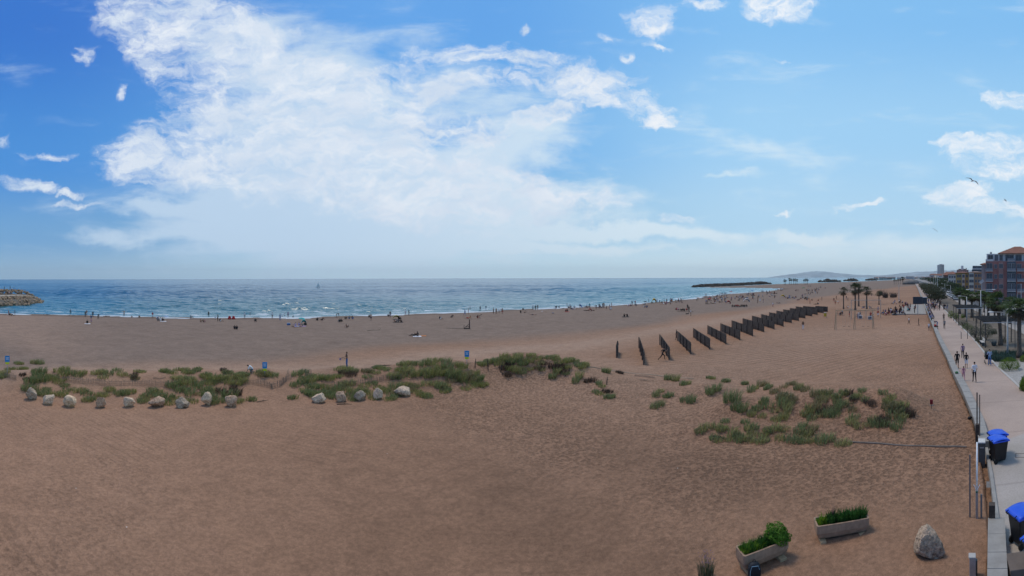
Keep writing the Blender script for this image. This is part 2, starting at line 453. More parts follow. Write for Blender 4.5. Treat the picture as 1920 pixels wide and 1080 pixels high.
def shore_sd(x, y):
    d = seg_dist(x, y, PX[:NSH], PY[:NSH])
    return np.where(inside(x, y, PX, PY), d, -d)

# line of the sea wall (left, sand-side edge of its cap at z 1.3)
CAPZ, PROZ = 1.3, .9
_wl = [(1850, 1105), (1851, 1040), (1852, 975), (1843, 880), (1833, 820), (1825, 786), (1803, 733), (1787, 701), (1773, 668), (1759, 640), (1749, 615), (1739, 590), (1730, 568), (1721, 545), (1716, 535), (1712, 530.2)]
wall_pts = [P(x, y, CAPZ) for x, y in _wl]
wd = (wall_pts[0] - wall_pts[1]).normalized()
wall_pts = [wall_pts[0] + wd * 12] + wall_pts
WX = [q.x for q in wall_pts]; WY = [q.y for q in wall_pts]
_wx2 = WX + [WX[-1] + 40000 * _far.x, 60000, WX[0]]; _wy2 = WY + [WY[-1] + 40000 * _far.y, -9000, WY[0] - 3000]

# mounds: pixel x, y, height, radius across, radius in depth
DUNES = []
for i, x in enumerate(range(30, 900, 38)):
    DUNES.append((x, 704 + 7 * math.sin(i * 1.9), .50 + .22 * math.sin(i * 2.7 + 1), 2.2, 3.4))
DUNES += [(820, 700, .7, 4, 3.5), (868, 706, .6, 2.6, 3), (945, 690, 1.0, 3.2, 3.2), (985, 690, 1.1, 3.6, 3), (1040, 694, 1.0, 3.6, 2.6), (1085, 700, .6, 3, 2.5), (1120, 715, .4, 3, 3),
          (1290, 735, .4, 3.5, 3), (1335, 738, .55, 2, 2), (1375, 768, .7, 2.2, 2), (1440, 778, .75, 3, 2), (1470, 745, .5, 2.6, 2.6), (1545, 775, 1.0, 3.2, 2), (1540, 745, .5, 4, 3), (1600, 760, .5, 3, 3), (1655, 785, 1.1, 3.2, 2.4), (1690, 780, .6, 1.8, 2), (1480, 822, .3, 6, .9), (1350, 812, .35, 3, 1)]
_dn = []
for x, y, h, rx, ry in DUNES:
    q = P(x, y, h * .5); _dn.append((q.x, q.y, h, rx, ry, (x - 960) / FOC))
def gz(x, y):
    x = np.asarray(x, float); y = np.asarray(y, float)
    s = shore_sd(x, y)
    u = np.clip(s / 26.0, 0, 1); z = SEAZ + (-SEAZ) * (u * u * (3 - 2 * u))
    z = np.where(s < 0, SEAZ + np.maximum(s * .06, -3), z)
    z = z + np.where(s > 0, .16 * np.exp(-((s - 14) / 4.0) ** 2), 0)
    dw = seg_dist(x, y, WX, WY)
    inl = inside(x, y, _wx2, _wy2)
    r = np.hypot(x, y)
    rise = .84 * np.exp(-(dw / 13.0) ** 2) * np.clip(1.25 - r / 500, .3, 1)
    z = z + np.where(inl, 0, rise); z = np.where(inl & (s > 0), .55, z)
    for qx, qy, h, rx, ry, a in _dn:
        ca, sa = math.cos(a), math.sin(a)
        ex = (x - qx) * ca - (y - qy) * sa; ey = (x - qx) * sa + (y - qy) * ca
        z = z + np.where(inl, 0, h * np.exp(-(ex / rx) ** 2 - (ey / ry) ** 2))
    f = np.clip(s / 20, 0, 1) * np.where(inl, 0, 1) * np.clip(1.4 - dw * 0 , 0, 1)
    z = z + f * (.05 * np.sin(x * .23 + 1.3 * np.sin(y * .11)) * np.sin(y * .19 + .7) + .035 * np.sin(x * .71 + y * .37 + np.sin(y * .5)) * np.sin(y * .83 - x * .21)
                 + np.clip(1.2 - r / 90, 0, 1) * .018 * np.sin(x * 2.3 + 2 * np.sin(y * .9)) * np.sin(y * 2.7 + np.sin(x * 1.1)))
    return z
def gz1(x, y): return float(gz(np.array([x]), np.array([y]))[0])
def G(x, y):
    """The point of the ground that the photograph shows at pixel x, y."""
    a = (x - 960) / FOC; t = (y - hor_y(x)) / FOC
    lo = 6.0; hi = (CAMZ + 1.0) / max(t, .0012)
    ds = np.geomspace(lo, hi, 160)
    g = gz(ds * math.sin(a), ds * math.cos(a)); ray = CAMZ - ds * t
    below = np.nonzero(ray <= g)[0]
    if len(below) == 0: d = hi
    else:
        i = below[0]
        if i == 0: d = ds[0]
        else:
            d0_, d1_ = ds[i - 1], ds[i]; f0 = ray[i - 1] - g[i - 1]; f1 = ray[i] - g[i]
            d = d0_ + (d1_ - d0_) * f0 / (f0 - f1)
    X, Y = d * math.sin(a), d * math.cos(a)
    return Vector((X, Y, gz1(X, Y)))

def sheet(name, rr, th, zf, m, attrs=None, keep=None):
    Rr, T = np.meshgrid(rr, th, indexing='ij')
    X = Rr * np.sin(T); Y = Rr * np.cos(T)
    Z = zf(X.ravel(), Y.ravel())
    co = np.stack([X.ravel(), Y.ravel(), Z], 1)
    nr, nt = len(rr), len(th)
    i = np.arange(nr - 1)[:, None] * nt + np.arange(nt - 1)[None, :]
    q = np.stack([i, i + nt, i + nt + 1, i + 1], -1).reshape(-1, 4)
    q = q[:, ::-1]
    if keep is not None: q = q[keep(co[q].mean(1))]
    me = bpy.data.meshes.new(name)
    me.vertices.add(len(co)); me.vertices.foreach_set('co', co.ravel().astype(np.float32))
    me.loops.add(q.size); me.loops.foreach_set('vertex_index', q.ravel().astype(np.int32))
    me.polygons.add(len(q)); me.polygons.foreach_set('loop_start', np.arange(0, q.size, 4, dtype=np.int32)); me.polygons.foreach_set('loop_total', np.full(len(q), 4, np.int32))
    me.update(calc_edges=True); me.validate()
    me.polygons.foreach_set('use_smooth', [True] * len(me.polygons))
    for k_, f in (attrs or {}).items():
        a = me.attributes.new(k_, 'FLOAT', 'POINT'); a.data.foreach_set('value', f(co[:, 0], co[:, 1]).astype(np.float32))
    me.materials.append(m)
    o = bpy.data.objects.new(name, me); COL.objects.link(o); o['kind'] = 'structure'
    return o

def sstep(x, a, b):
    t = np.clip((x - a) / (b - a), 0, 1); return t * t * (3 - 2 * t)
# where the greyer, wave-worked sand gives way to the warm wind-blown sand
_tl = [P(x, y) for x, y in [(-200, 690), (0, 690), (300, 686), (600, 672), (800, 650), (900, 640), (1000, 632), (1100, 624), (1240, 606), (1400, 582), (1480, 570), (1560, 556), (1700, 540)]]
TX = [q.x for q in _tl]; TY = [q.y for q in _tl]
_tx2 = TX + [TX[-1] + 9000, TX[-1] + 9000, -3000, TX[0] - 3000]; _ty2 = TY + [TY[-1], -9000, -9000, TY[0]]
def a_tone(x, y):
    d = seg_dist(x, y, TX, TY); s = np.where(inside(x, y, _tx2, _ty2), -d, d)
    wob = 2.5 * np.sin(x * .09) + 1.5 * np.sin(y * .21 + x * .05)
    return sstep(s + wob, -5, 6)
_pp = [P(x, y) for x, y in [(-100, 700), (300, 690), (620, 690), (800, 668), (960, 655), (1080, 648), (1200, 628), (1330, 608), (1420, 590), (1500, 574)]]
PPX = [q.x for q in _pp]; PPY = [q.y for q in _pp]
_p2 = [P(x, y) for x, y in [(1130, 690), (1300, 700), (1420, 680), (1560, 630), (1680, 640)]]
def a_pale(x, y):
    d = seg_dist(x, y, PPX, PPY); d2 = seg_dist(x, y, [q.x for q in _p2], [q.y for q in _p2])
    return np.clip(.85 * np.exp(-(d / 4.5) ** 2) + .45 * np.exp(-(d2 / 14) ** 2) + .55 * sstep(-x / np.maximum(y, 1) , 1.1, 2.3) * sstep(y, 20, 30), 0, 1)  # last term: brighter light at far left, put into the sand colour
def a_wet(x, y):
    s = shore_sd(x, y); return sstep(s + .8 * np.sin(x * .4) + .6 * np.sin(y * .9), 10.0, 5.5)
_t3 = [P(x, y) for x, y in [(900, 720), (1100, 740), (1300, 760), (1500, 790), (1750, 800)]]
def a_tread(x, y):
    d = seg_dist(x, y, [q.x for q in _t3], [q.y for q in _t3]); return np.exp(-(d / 13) ** 2)
def a_tracks(x, y):
    q = P(1500, 655); r_ = P(820, 900); return np.clip(np.exp(-(np.hypot(x - q.x, y - q.y) / 24) ** 2) + .10 * np.exp(-(np.hypot(x - r_.x, y - r_.y) / 16) ** 2), 0, 1)
def a_dark_patch(x, y):  # two broad soft patches where the sand colour is darker
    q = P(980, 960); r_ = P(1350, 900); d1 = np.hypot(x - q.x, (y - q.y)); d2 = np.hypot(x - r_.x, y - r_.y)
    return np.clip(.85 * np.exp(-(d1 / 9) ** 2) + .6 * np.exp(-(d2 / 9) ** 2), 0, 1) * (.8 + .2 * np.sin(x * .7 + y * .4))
th = np.concatenate([np.radians(np.linspace(-128, -74, 28)), np.linspace(R(-73), R(73), 760), np.radians(np.linspace(74, 110, 20))])
rr = np.concatenate([np.geomspace(7, 60, 190), np.geomspace(60.6, 700, 190), np.geomspace(712, 21500, 46)])
beach = sheet('beach_sand', rr, th, gz, M_SAND, {'tone': a_tone, 'pale': a_pale, 'wet': a_wet, 'tread': a_tread, 'dark_patch': a_dark_patch, 'tracks': a_tracks})
def wave_field():
    g = np.random.default_rng(5); W = []
    for i in range(90):
        L_ = 2.6 * (26 / 2.6) ** g.uniform(0, 1); a = -.64 + g.normal(0, .55 if L_ < 9 else .38)      # crests roughly parallel to the beach
        W.append((2 * np.pi / L_, a, g.uniform(0, 6.28), .0140 * L_ ** .52, L_))
    return W
WAVES = wave_field()
def sea_z(x, y):
    r = np.hypot(x, y); z = np.full(x.shape, SEAZ); dr = np.maximum(.0052 * r, .5)
    gust = .75 + .45 * np.sin(x * .013 + 2 * np.sin(y * .007)) * np.sin(y * .017 + 1 + np.sin(x * .011))
    s = shore_sd(x, y); cal = np.clip((-s + 3) / 30, .25, 1)
    for k_, a, ph, am, L_ in WAVES:
        fade = np.clip((L_ / dr - 2.2) / 2.5, 0, 1)
        arg = k_ * (x * np.sin(a) + y * np.cos(a)) + ph + 1.1 * np.sin(x * .021 * (1 + ph) + y * .017)
        z = z + fade * am * (np.sin(arg) + .28 * np.sin(2 * arg + 1.2))  * gust * cal
    return z
rs = np.concatenate([np.arange(100, 240, .62), np.geomspace(240.6, 1100, 360), np.geomspace(1108, 21500, 66)])
th2 = np.concatenate([np.radians(np.linspace(-128, -71, 40)), np.linspace(R(-70.8), R(50), 1050), np.radians(np.linspace(50.4, 76, 60))])
sea = sheet('sea', rs, th2, sea_z, M_SEA, {'shore': lambda x, y: -shore_sd(x, y)}, keep=lambda c: shore_sd(c[:, 0], c[:, 1]) < 40 + .03 * np.hypot(c[:, 0], c[:, 1]))

# far hills across the bay
def ridge(name, prof, D, depth, m):
    mb = MB(); n = len(prof); vs_ = []
    for j, (dd, hh) in enumerate(((0, 0), (.35, .6), (.7, 1.0), (1.0, .55), (1.3, 0))):
        for x, y in prof:
            d = D + depth * dd; z = max(ZD(x, y, D + depth * .7), .5) * hh
            p_ = PD(x, d, z + (random.random() - .5) * .06 * z - (2 if hh == 0 else 0)); vs_.append(tuple(p_))
    fs = [(j * n + i, j * n + i + 1, (j + 1) * n + i + 1, (j + 1) * n + i) for j in range(4) for i in range(n - 1)]
    mb.add(vs_, fs); o = mb.build(name, m, smooth=True); o['kind'] = 'structure'; return o
def resample(pts, step, jit):
    out_ = []
    for (x0, y0), (x1, y1) in zip(pts, pts[1:]):
        n = max(1, int((x1 - x0) / step))
        for i in range(n): out_.append((x0 + (x1 - x0) * i / n, y0 + (y1 - y0) * i / n + (random.random() - .5) * jit))
    return out_ + [pts[-1]]
M_HILL = mat('hazy_hill', (.30, .33, .34), .95, .4, .002)  # base colour lifted pale and bluish to stand in for distance haze
ridge('hills', resample([(1440, 522.4), (1465, 519), (1490, 516), (1512, 512.6), (1530, 511.2), (1550, 512.2), (1575, 515.5), (1600, 518), (1640, 519.2), (1700, 521), (1730, 522)], 4, .6), 19500, 2000, M_HILL)
ridge('coast_hills', resample([(1596, 522.6), (1640, 520.6), (1665, 518.5), (1690, 515.5), (1720, 513), (1760, 511.5), (1800, 509.5), (1850, 508.5), (1905, 508), (1960, 509)], 4, .7), 11000, 3500, M_HILL)

# ------------------------------------------------------------------ palette
CL = {'black': (.012, .012, .014), 'navy': (.015, .022, .06), 'white': (.70, .70, .72), 'grey': (.16, .17, .18), 'blue': (.05, .12, .30), 'pale blue': (.28, .38, .52), 'red': (.40, .03, .03),
      'pink': (.55, .25, .30), 'mauve': (.30, .20, .30), 'teal': (.05, .32, .32), 'green': (.05, .14, .06), 'yellow': (.65, .45, .03), 'orange': (.55, .18, .04), 'brown': (.10, .06, .04), 'beige': (.42, .34, .26),
      'denim': (.07, .14, .32), 'olive': (.34, .31, .10), 'lilac': (.42, .36, .55), 'skin': (.36, .20, .13), 'dark skin': (.13, .07, .045), 'hair': (.018, .012, .010), 'fair hair': (.20, .13, .07)}
def cmat(c):
    return mat('cloth_' + c.replace(' ', '_') if 'skin' not in c and 'hair' not in c else c.replace(' ', '_'), CL[c], .85 if 'skin' not in c else .55, .12, 9)

# ------------------------------------------------------------------ people
def skeleton(pose, k=None):
    """joints of a 1.72 m adult facing -Y, feet on z 0"""
    J = dict(pelvis=(0, 0, .93), belly=(0, -.01, 1.08), chest=(0, 0, 1.27), neck=(0, .01, 1.46), head=(0, -.015, 1.575), crown=(0, -.005, 1.66),
             shL=(.165, 0, 1.395), elL=(.215, .02, 1.12), wrL=(.225, -.05, .88), shR=(-.165, 0, 1.395), elR=(-.215, .02, 1.12), wrR=(-.225, -.05, .88),
             hiL=(.085, 0, .88), knL=(.095, -.01, .49), anL=(.10, .03, .08), toL=(.115, -.13, .035), hiR=(-.085, 0, .88), knR=(-.095, -.01, .49), anR=(-.10, .03, .08), toR=(-.115, -.13, .035))
    def st(**q): J.update(q)
    if pose == 'walk':
        st(knL=(.09, -.14, .50), anL=(.09, -.22, .10), toL=(.10, -.38, .05), knR=(-.09, .03, .50), anR=(-.09, .30, .13), toR=(-.09, .20, .035),
           elL=(.22, .12, 1.13), wrL=(.20, .16, .89), elR=(-.22, -.06, 1.13), wrR=(-.19, -.24, .97))
    if pose == 'stroll':
        st(knL=(.09, -.06, .49), anL=(.10, -.10, .08), toL=(.11, -.27, .035), knR=(-.09, -.01, .50), anR=(-.09, .17, .10), toR=(-.09, .04, .035),
           elL=(.225, .06, 1.12), wrL=(.21, .03, .87), elR=(-.22, -.02, 1.12), wrR=(-.18, -.14, .90))
    if pose == 'push':
        st(elL=(.23, -.05, 1.12), wrL=(.20, -.33, 1.08), elR=(-.23, -.05, 1.12), wrR=(-.20, -.33, 1.08),
           knL=(.09, -.08, .49), anL=(.10, -.10, .08), toL=(.11, -.27, .035), anR=(-.09, .17, .10), toR=(-.09, .04, .035), head=(0, -.05, 1.565), crown=(0, -.055, 1.65))
    if pose == 'racket':
        st(elR=(-.24, -.06, 1.14), wrR=(-.26, -.33, 1.05), elL=(.24, -.02, 1.13), wrL=(.20, -.22, 1.04), knL=(.12, -.03, .49), anL=(.15, .03, .08), toL=(.17, -.13, .035), anR=(-.15, .03, .08), toR=(-.17, -.13, .035), knR=(-.12, -.03, .49))
    if pose == 'run':
        for n_ in ('belly', 'chest', 'neck', 'head', 'crown', 'shL', 'shR'):
            x, y, z = J[n_]; J[n_] = (x, y - (z - .9) * .35, z - .05)
        st(pelvis=(0, 0, .88), hiL=(.085, 0, .84), hiR=(-.085, 0, .84), knL=(.09, -.30, .62), anL=(.09, -.28, .22), toL=(.09, -.42, .16), knR=(-.09, .22, .48), anR=(-.09, .52, .26), toR=(-.09, .50, .10),
           elL=(.26, .12, 1.12), wrL=(.24, .02, .90), elR=(-.26, -.34, 1.12), wrR=(-.20, -.50, 1.26))
    if pose == 'sit':
        st(pelvis=(0, .10, .13), belly=(0, .16, .27), chest=(0, .15, .47), neck=(0, .08, .66), head=(0, .02, .76), crown=(0, .01, .85), shL=(.165, .11, .59), shR=(-.165, .11, .59),
           hiL=(.09, .06, .12), hiR=(-.09, .06, .12), knL=(.13, -.30, .47), knR=(-.14, -.28, .45), anL=(.10, -.50, .09), anR=(-.12, -.52, .08), toL=(.11, -.68, .04), toR=(-.14, -.69, .04),
           elL=(.21, -.07, .42), wrL=(.10, -.30, .50), elR=(-.21, -.05, .42), wrR=(-.08, -.30, .48))
    if pose == 'lounge':
        st(pelvis=(0, .10, .12), belly=(0, .24, .22), chest=(0, .38, .38), neck=(0, .48, .55), head=(0, .46, .66), crown=(0, .47, .75), shL=(.17, .46, .50), shR=(-.17, .46, .50),
           hiL=(.09, .04, .12), hiR=(-.09, .04, .12), knL=(.12, -.36, .16), knR=(-.11, -.34, .34), anL=(.12, -.78, .08), anR=(-.11, -.62, .08), toL=(.15, -.84, .16), toR=(-.13, -.78, .05),
           elL=(.25, .62, .28), wrL=(.24, .60, .07), elR=(-.25, .62, .28), wrR=(-.24, .60, .07))
    if pose == 'lie':
        st(pelvis=(0, 0, .12), belly=(0, .16, .13), chest=(0, .36, .13), neck=(0, .55, .13), head=(0, .67, .14), crown=(0, .76, .14), shL=(.165, .49, .12), shR=(-.165, .49, .12),
           hiL=(.09, -.04, .11), hiR=(-.09, -.04, .11), knL=(.11, -.44, .11), knR=(-.12, -.42, .16), anL=(.13, -.84, .08), anR=(-.12, -.80, .07), toL=(.17, -.88, .15), toR=(-.18, -.86, .13),
           elL=(.34, .40, .07), wrL=(.30, .62, .06), elR=(-.30, .26, .07), wrR=(-.27, .02, .06))
    if pose == 'bend':
        st(belly=(0, -.10, 1.03), chest=(0, -.30, 1.08), neck=(0, -.47, 1.07), head=(0, -.57, 1.03), crown=(0, -.65, .99), shL=(.165, -.41, 1.05), shR=(-.165, -.41, 1.05),
           elL=(.20, -.46, .78), wrL=(.14, -.52, .54), elR=(-.20, -.46, .78), wrR=(-.14, -.54, .54), pelvis=(0, .06, .90), hiL=(.085, .05, .86), hiR=(-.085, .05, .86), knL=(.10, -.02, .47), knR=(-.10, -.02, .47))
    if pose == 'crouch':
        st(pelvis=(0, .16, .34), belly=(0, .10, .47), chest=(0, -.08, .62), neck=(0, -.24, .70), head=(0, -.35, .72), crown=(0, -.43, .76), shL=(.165, -.18, .66), shR=(-.165, -.18, .66),
           hiL=(.09, .12, .31), hiR=(-.09, .12, .31), knL=(.16, -.22, .42), knR=(-.16, -.16, .10), anL=(.12, .02, .09), anR=(-.12, .26, .09), toL=(.13, -.16, .04), toR=(-.13, .18, .03),
           elL=(.22, -.30, .40), wrL=(.18, -.46, .14), elR=(-.22, -.30, .40), wrR=(-.16, -.44, .12))
    if pose == 'perch':      # on a wall or bench about .45 m high
        st(pelvis=(0, .10, .58), belly=(0, .12, .73), chest=(0, .08, .92), neck=(0, .02, 1.10), head=(0, -.05, 1.20), crown=(0, -.06, 1.29), shL=(.165, .05, 1.03), shR=(-.165, .05, 1.03),
           hiL=(.09, .05, .56), hiR=(-.09, .05, .56), knL=(.12, -.36, .54), knR=(-.12, -.36, .54), anL=(.12, -.36, .10), anR=(-.12, -.36, .10), toL=(.13, -.52, .04), toR=(-.13, -.52, .04),
           elL=(.22, -.04, .82), wrL=(.11, -.24, .66), elR=(-.22, -.04, .82), wrR=(-.11, -.24, .66))
    if pose == 'arms':
        st(elL=(.42, 0, 1.38), wrL=(.66, -.03, 1.40), elR=(-.42, 0, 1.38), wrR=(-.66, -.03, 1.38))
    return J
RAD = dict(pelvis=(.145, .105), belly=(.125, .09), chest=(.155, .105), neck=(.055, .055), head=(.078, .092), crown=(.062, .07), sh=(.062, .06), el=(.040, .040), wr=(.026, .024), hi=(.088, .09), kn=(.056, .058), an=(.038, .04), to=(.042, .03))
BONES = [('pelvis', 'belly', 1), ('belly', 'chest', 1), ('chest', 'neck', 1), ('neck', 'head', 0), ('head', 'crown', 0)]
for s_ in 'LR':
    BONES += [('chest', 'sh' + s_, 1), ('sh' + s_, 'el' + s_, 5), ('el' + s_, 'wr' + s_, 6), ('pelvis', 'hi' + s_, 2), ('hi' + s_, 'kn' + s_, 2), ('kn' + s_, 'an' + s_, 7), ('an' + s_, 'to' + s_, 4)]
# slots: 0 skin, 1 top, 2 bottoms, 3 hair, 4 shoes, 5 sleeve, 6 forearm, 7 shin
def person_mesh(pose):
    J = skeleton(pose); names = list(J); idx = {n_: i for i, n_ in enumerate(names)}
    V_ = [Vector(J[n_]) for n_ in names]; rad = [RAD.get(n_, RAD.get(n_[:2])) for n_ in names]
    ed = [(idx[a], idx[b]) for a, b, _ in BONES]
    for s_, sg in (('L', 1), ('R', -1)):
        w = Vector(J['wr' + s_]); e = Vector(J['el' + s_]); d = (w - e).normalized()
        side = Vector((0, 1, 0)) if abs(d.y) < .7 else Vector((0, 0, 1))
        side = (side - d * side.dot(d)).normalized(); inn = d.cross(side).normalized() * sg
        pi = len(V_); V_.append(w + d * .055); rad.append((.034, .020)); ed.append((idx['wr' + s_], pi))
        for f_, (off, ln) in enumerate(((-.030, .060), (-.011, .075), (.010, .080), (.030, .072))):
            a_ = len(V_); V_.append(w + d * .095 + side * off); rad.append((.0105, .0105)); ed.append((pi, a_))
            V_.append(w + d * (.095 + ln * .55) + side * off * 1.15 - inn * .006); rad.append((.0095, .0095)); ed.append((a_, a_ + 1))
            V_.append(w + d * (.095 + ln) + side * off * 1.1 - inn * .030); rad.append((.0080, .0080)); ed.append((a_ + 1, a_ + 2))
        a_ = len(V_); V_.append(w + d * .055 + side * .045 - inn * .01); rad.append((.012, .012)); ed.append((pi, a_))
        V_.append(w + d * .095 + side * .062 - inn * .02); rad.append((.010, .010)); ed.append((a_, a_ + 1))
    me = bpy.data.meshes.new('person'); me.from_pydata(V_, ed, []); o = bpy.data.objects.new('person_tmp', me); COL.objects.link(o)
    md = o.modifiers.new('skin', 'SKIN'); md.use_smooth_shade = True; md.branch_smoothing = .35
    for i, sv in enumerate(me.skin_vertices[0].data): sv.radius = rad[i]; sv.use_root = (i == 0)
    ss = o.modifiers.new('sub', 'SUBSURF'); ss.levels = 1; ss.render_levels = 1
    dg = bpy.context.evaluated_depsgraph_get(); ev = o.evaluated_get(dg)
    m2 = bpy.data.meshes.new_from_object(ev, depsgraph=dg); bpy.data.objects.remove(o); bpy.data.meshes.remove(me)
    m2.materials.clear()
    for c in ('skin', 'black', 'navy', 'hair', 'brown', 'black', 'skin', 'skin'): m2.materials.append(cmat(c))
    # nose and ears join the head surface
    bm = bmesh.new(); bm.from_mesh(m2)
    hd, cr, nk = Vector(J['head']), Vector(J['crown']), Vector(J['neck'])
    up = (cr - nk).normalized(); fw = Vector((0, -1, 0)); fw = (fw - up * fw.dot(up))
    fw = fw.normalized() if fw.length > .3 else Vector((0, 0, 1)); sd2 = up.cross(fw)
    for v in bm.verts:
        r_ = v.co - hd
        if abs(r_.dot(up)) < .16 and r_.length < .16:
            a_, b_, c_ = r_.dot(fw), r_.dot(sd2), r_.dot(up)
            if a_ > .06 and abs(b_) < .03 and -.04 < c_ < .035: v.co += fw * .022
            if abs(b_) > .055 and abs(a_) < .04 and -.05 < c_ < .05: v.co += sd2 * (.014 if b_ > 0 else -.014)
    ba = [(Vector(J[a]), Vector(J[b]), s_, sum(RAD.get(a, RAD.get(a[:2]))) / 2, sum(RAD.get(b, RAD.get(b[:2]))) / 2, a, b) for a, b, s_ in BONES]
    for f in bm.faces:
        c = f.calc_center_median(); best = None
        for A_, B_, s_, ra, rb, an_, bn_ in ba:
            e = B_ - A_; t_ = max(0, min(1, (c - A_).dot(e) / max(e.length_squared, 1e-6))); d = (c - A_ - e * t_).length - (ra + (rb - ra) * t_)
            if best is None or d < best[0]: best = (d, s_, t_, bn_)
        s_ = best[1]
        if s_ == 1 and best[3] == 'neck' and best[2] > .75: s_ = 0
        if best[3][:2] == 'wr' and best[2] > .93: s_ = 0
        if s_ == 0:
            r_ = c - hd; a_, c_ = r_.dot(fw), r_.dot(up)
            if (c - nk).dot(up) > .06 and (a_ < .03 + (c_ - .02) * .35 and c_ > -.05 or c_ > .075): s_ = 3
        f.material_index = s_; f.smooth = True
    bm.to_mesh(m2); bm.free(); m2.name = 'person_' + pose
    return m2
PM = {p_: person_mesh(p_) for p_ in ('stand', 'walk', 'stroll', 'push', 'racket', 'run', 'sit', 'lounge', 'lie', 'bend', 'crouch', 'perch', 'arms')}
LONGTOP = {'black', 'navy', 'grey', 'denim'}
def person(pose, top, bottom, loc, rz, label, group=None, h=1.72, hair='hair', skin='skin', shoes='black', long_sleeve=False, long_leg=None, sleeveless=False, cat='person', wide=1.0):
    o = bpy.data.objects.new('person', PM[pose]); COL.objects.link(o)
    ll = long_leg if long_leg is not None else bottom in ('denim', 'black', 'grey', 'beige', 'brown')
    cs = [skin, top, bottom, hair, shoes, skin if sleeveless else top, top if long_sleeve else skin, bottom if ll else skin]
    for i, c in enumerate(cs):
        o.material_slots[i].link = 'OBJECT'; o.material_slots[i].material = cmat(c)
    s_ = h / 1.72; o.scale = (s_ * wide, s_ * wide, s_); o.location = loc; o.rotation_euler.z = rz
    return tag(o, label, cat, group)

# ------------------------------------------------------------------ grass
def blades(n, radius, height, lean=(.25, .05), w=.028, spread=1.0, rs_=0, stalk=False):
    g = np.random.default_rng(rs_)
    a = g.uniform(0, 2 * np.pi, n); r = radius * np.sqrt(g.uniform(0, 1, n)) * .75
    bx, by = r * np.cos(a), r * np.sin(a)
    h = height * g.uniform(.45, 1.0, n) * (1 - .45 * (r / radius) ** 2)
    out_ = g.uniform(.15, .75, n) * h * spread; a2 = a + g.normal(0, .7, n)
    tx, ty = bx + out_ * np.cos(a2) + lean[0] * h, by + out_ * np.sin(a2) + lean[1] * h
    mx, my = bx + (tx - bx) * .38, by + (ty - by) * .38; mz = h * .68
    ang = g.uniform(0, np.pi, n); wx, wy = np.cos(ang) * w / 2, np.sin(ang) * w / 2
    z0 = np.full(n, -.06)
    V_ = np.stack([np.stack([bx - wx, by - wy, z0], 1), np.stack([bx + wx, by + wy, z0], 1), np.stack([mx + wx * .8, my + wy * .8, mz], 1), np.stack([mx - wx * .8, my - wy * .8, mz], 1), np.stack([tx, ty, h], 1)], 1)
    return V_      # n,5,3
def blade_mesh(name, sets, m):
    """sets: list of (blade array, material index)"""
    V_ = np.concatenate([s_[0] for s_ in sets]); mi = np.concatenate([np.full(len(s_[0]), s_[1]) for s_ in sets]); n = len(V_)
    b = np.arange(n)[:, None] * 5
    loops = np.concatenate([b + np.array([[0, 1, 2, 3]]), b + np.array([[3, 2, 4]])], 1).ravel()
    st_ = (np.arange(n)[:, None] * 7 + np.array([[0, 4]])).ravel(); tt = np.tile([4, 3], n)
    me = bpy.data.meshes.new(name); me.vertices.add(n * 5); me.vertices.foreach_set('co', V_.ravel().astype(np.float32))
    me.loops.add(len(loops)); me.loops.foreach_set('vertex_index', loops.astype(np.int32))
    me.polygons.add(2 * n); me.polygons.foreach_set('loop_start', st_.astype(np.int32)); me.polygons.foreach_set('loop_total', tt.astype(np.int32))
    for q in m: me.materials.append(q)
    me.polygons.foreach_set('material_index', np.repeat(mi, 2).astype(np.int32)); me.update(calc_edges=True)
    return me
def leafmat(name, c1, c2, sc_=.6, trans=.25):
    t = NT(name); n = t.noise(t.pos, sc_, 4, .6)
    c = t.mix(t.sm(n, .35, .65), c1 + (1,), c2 + (1,)); c = t.scale(c, t.sm(t.noise(t.pos, 9.0, 2), .3, .7, .7, 1.3))
    m_ = t.done(c, .7, .25); tr = t.N.new('ShaderNodeBsdfTranslucent'); t.L.new(c, tr.inputs[0]); mx = t.N.new('ShaderNodeMixShader'); mx.inputs[0].default_value = .42
    t.L.new(t.b.outputs[0], mx.inputs[1]); t.L.new(tr.outputs[0], mx.inputs[2]); t.L.new(mx.outputs[0], t.N['Material Output'].inputs[0]); return m_
M_GRASS = leafmat('marram_grass', (.23, .25, .075), (.37, .35, .14))
M_GRASS2 = leafmat('grass_blue_green', (.16, .21, .08), (.24, .28, .12))
M_DRY = leafmat('dry_grass', (.32, .27, .13), (.22, .19, .10))
M_BROWN = leafmat('dead_stems', (.085, .060, .045), (.12, .085, .06))
GM = [M_GRASS, M_GRASS2, M_DRY, M_BROWN]

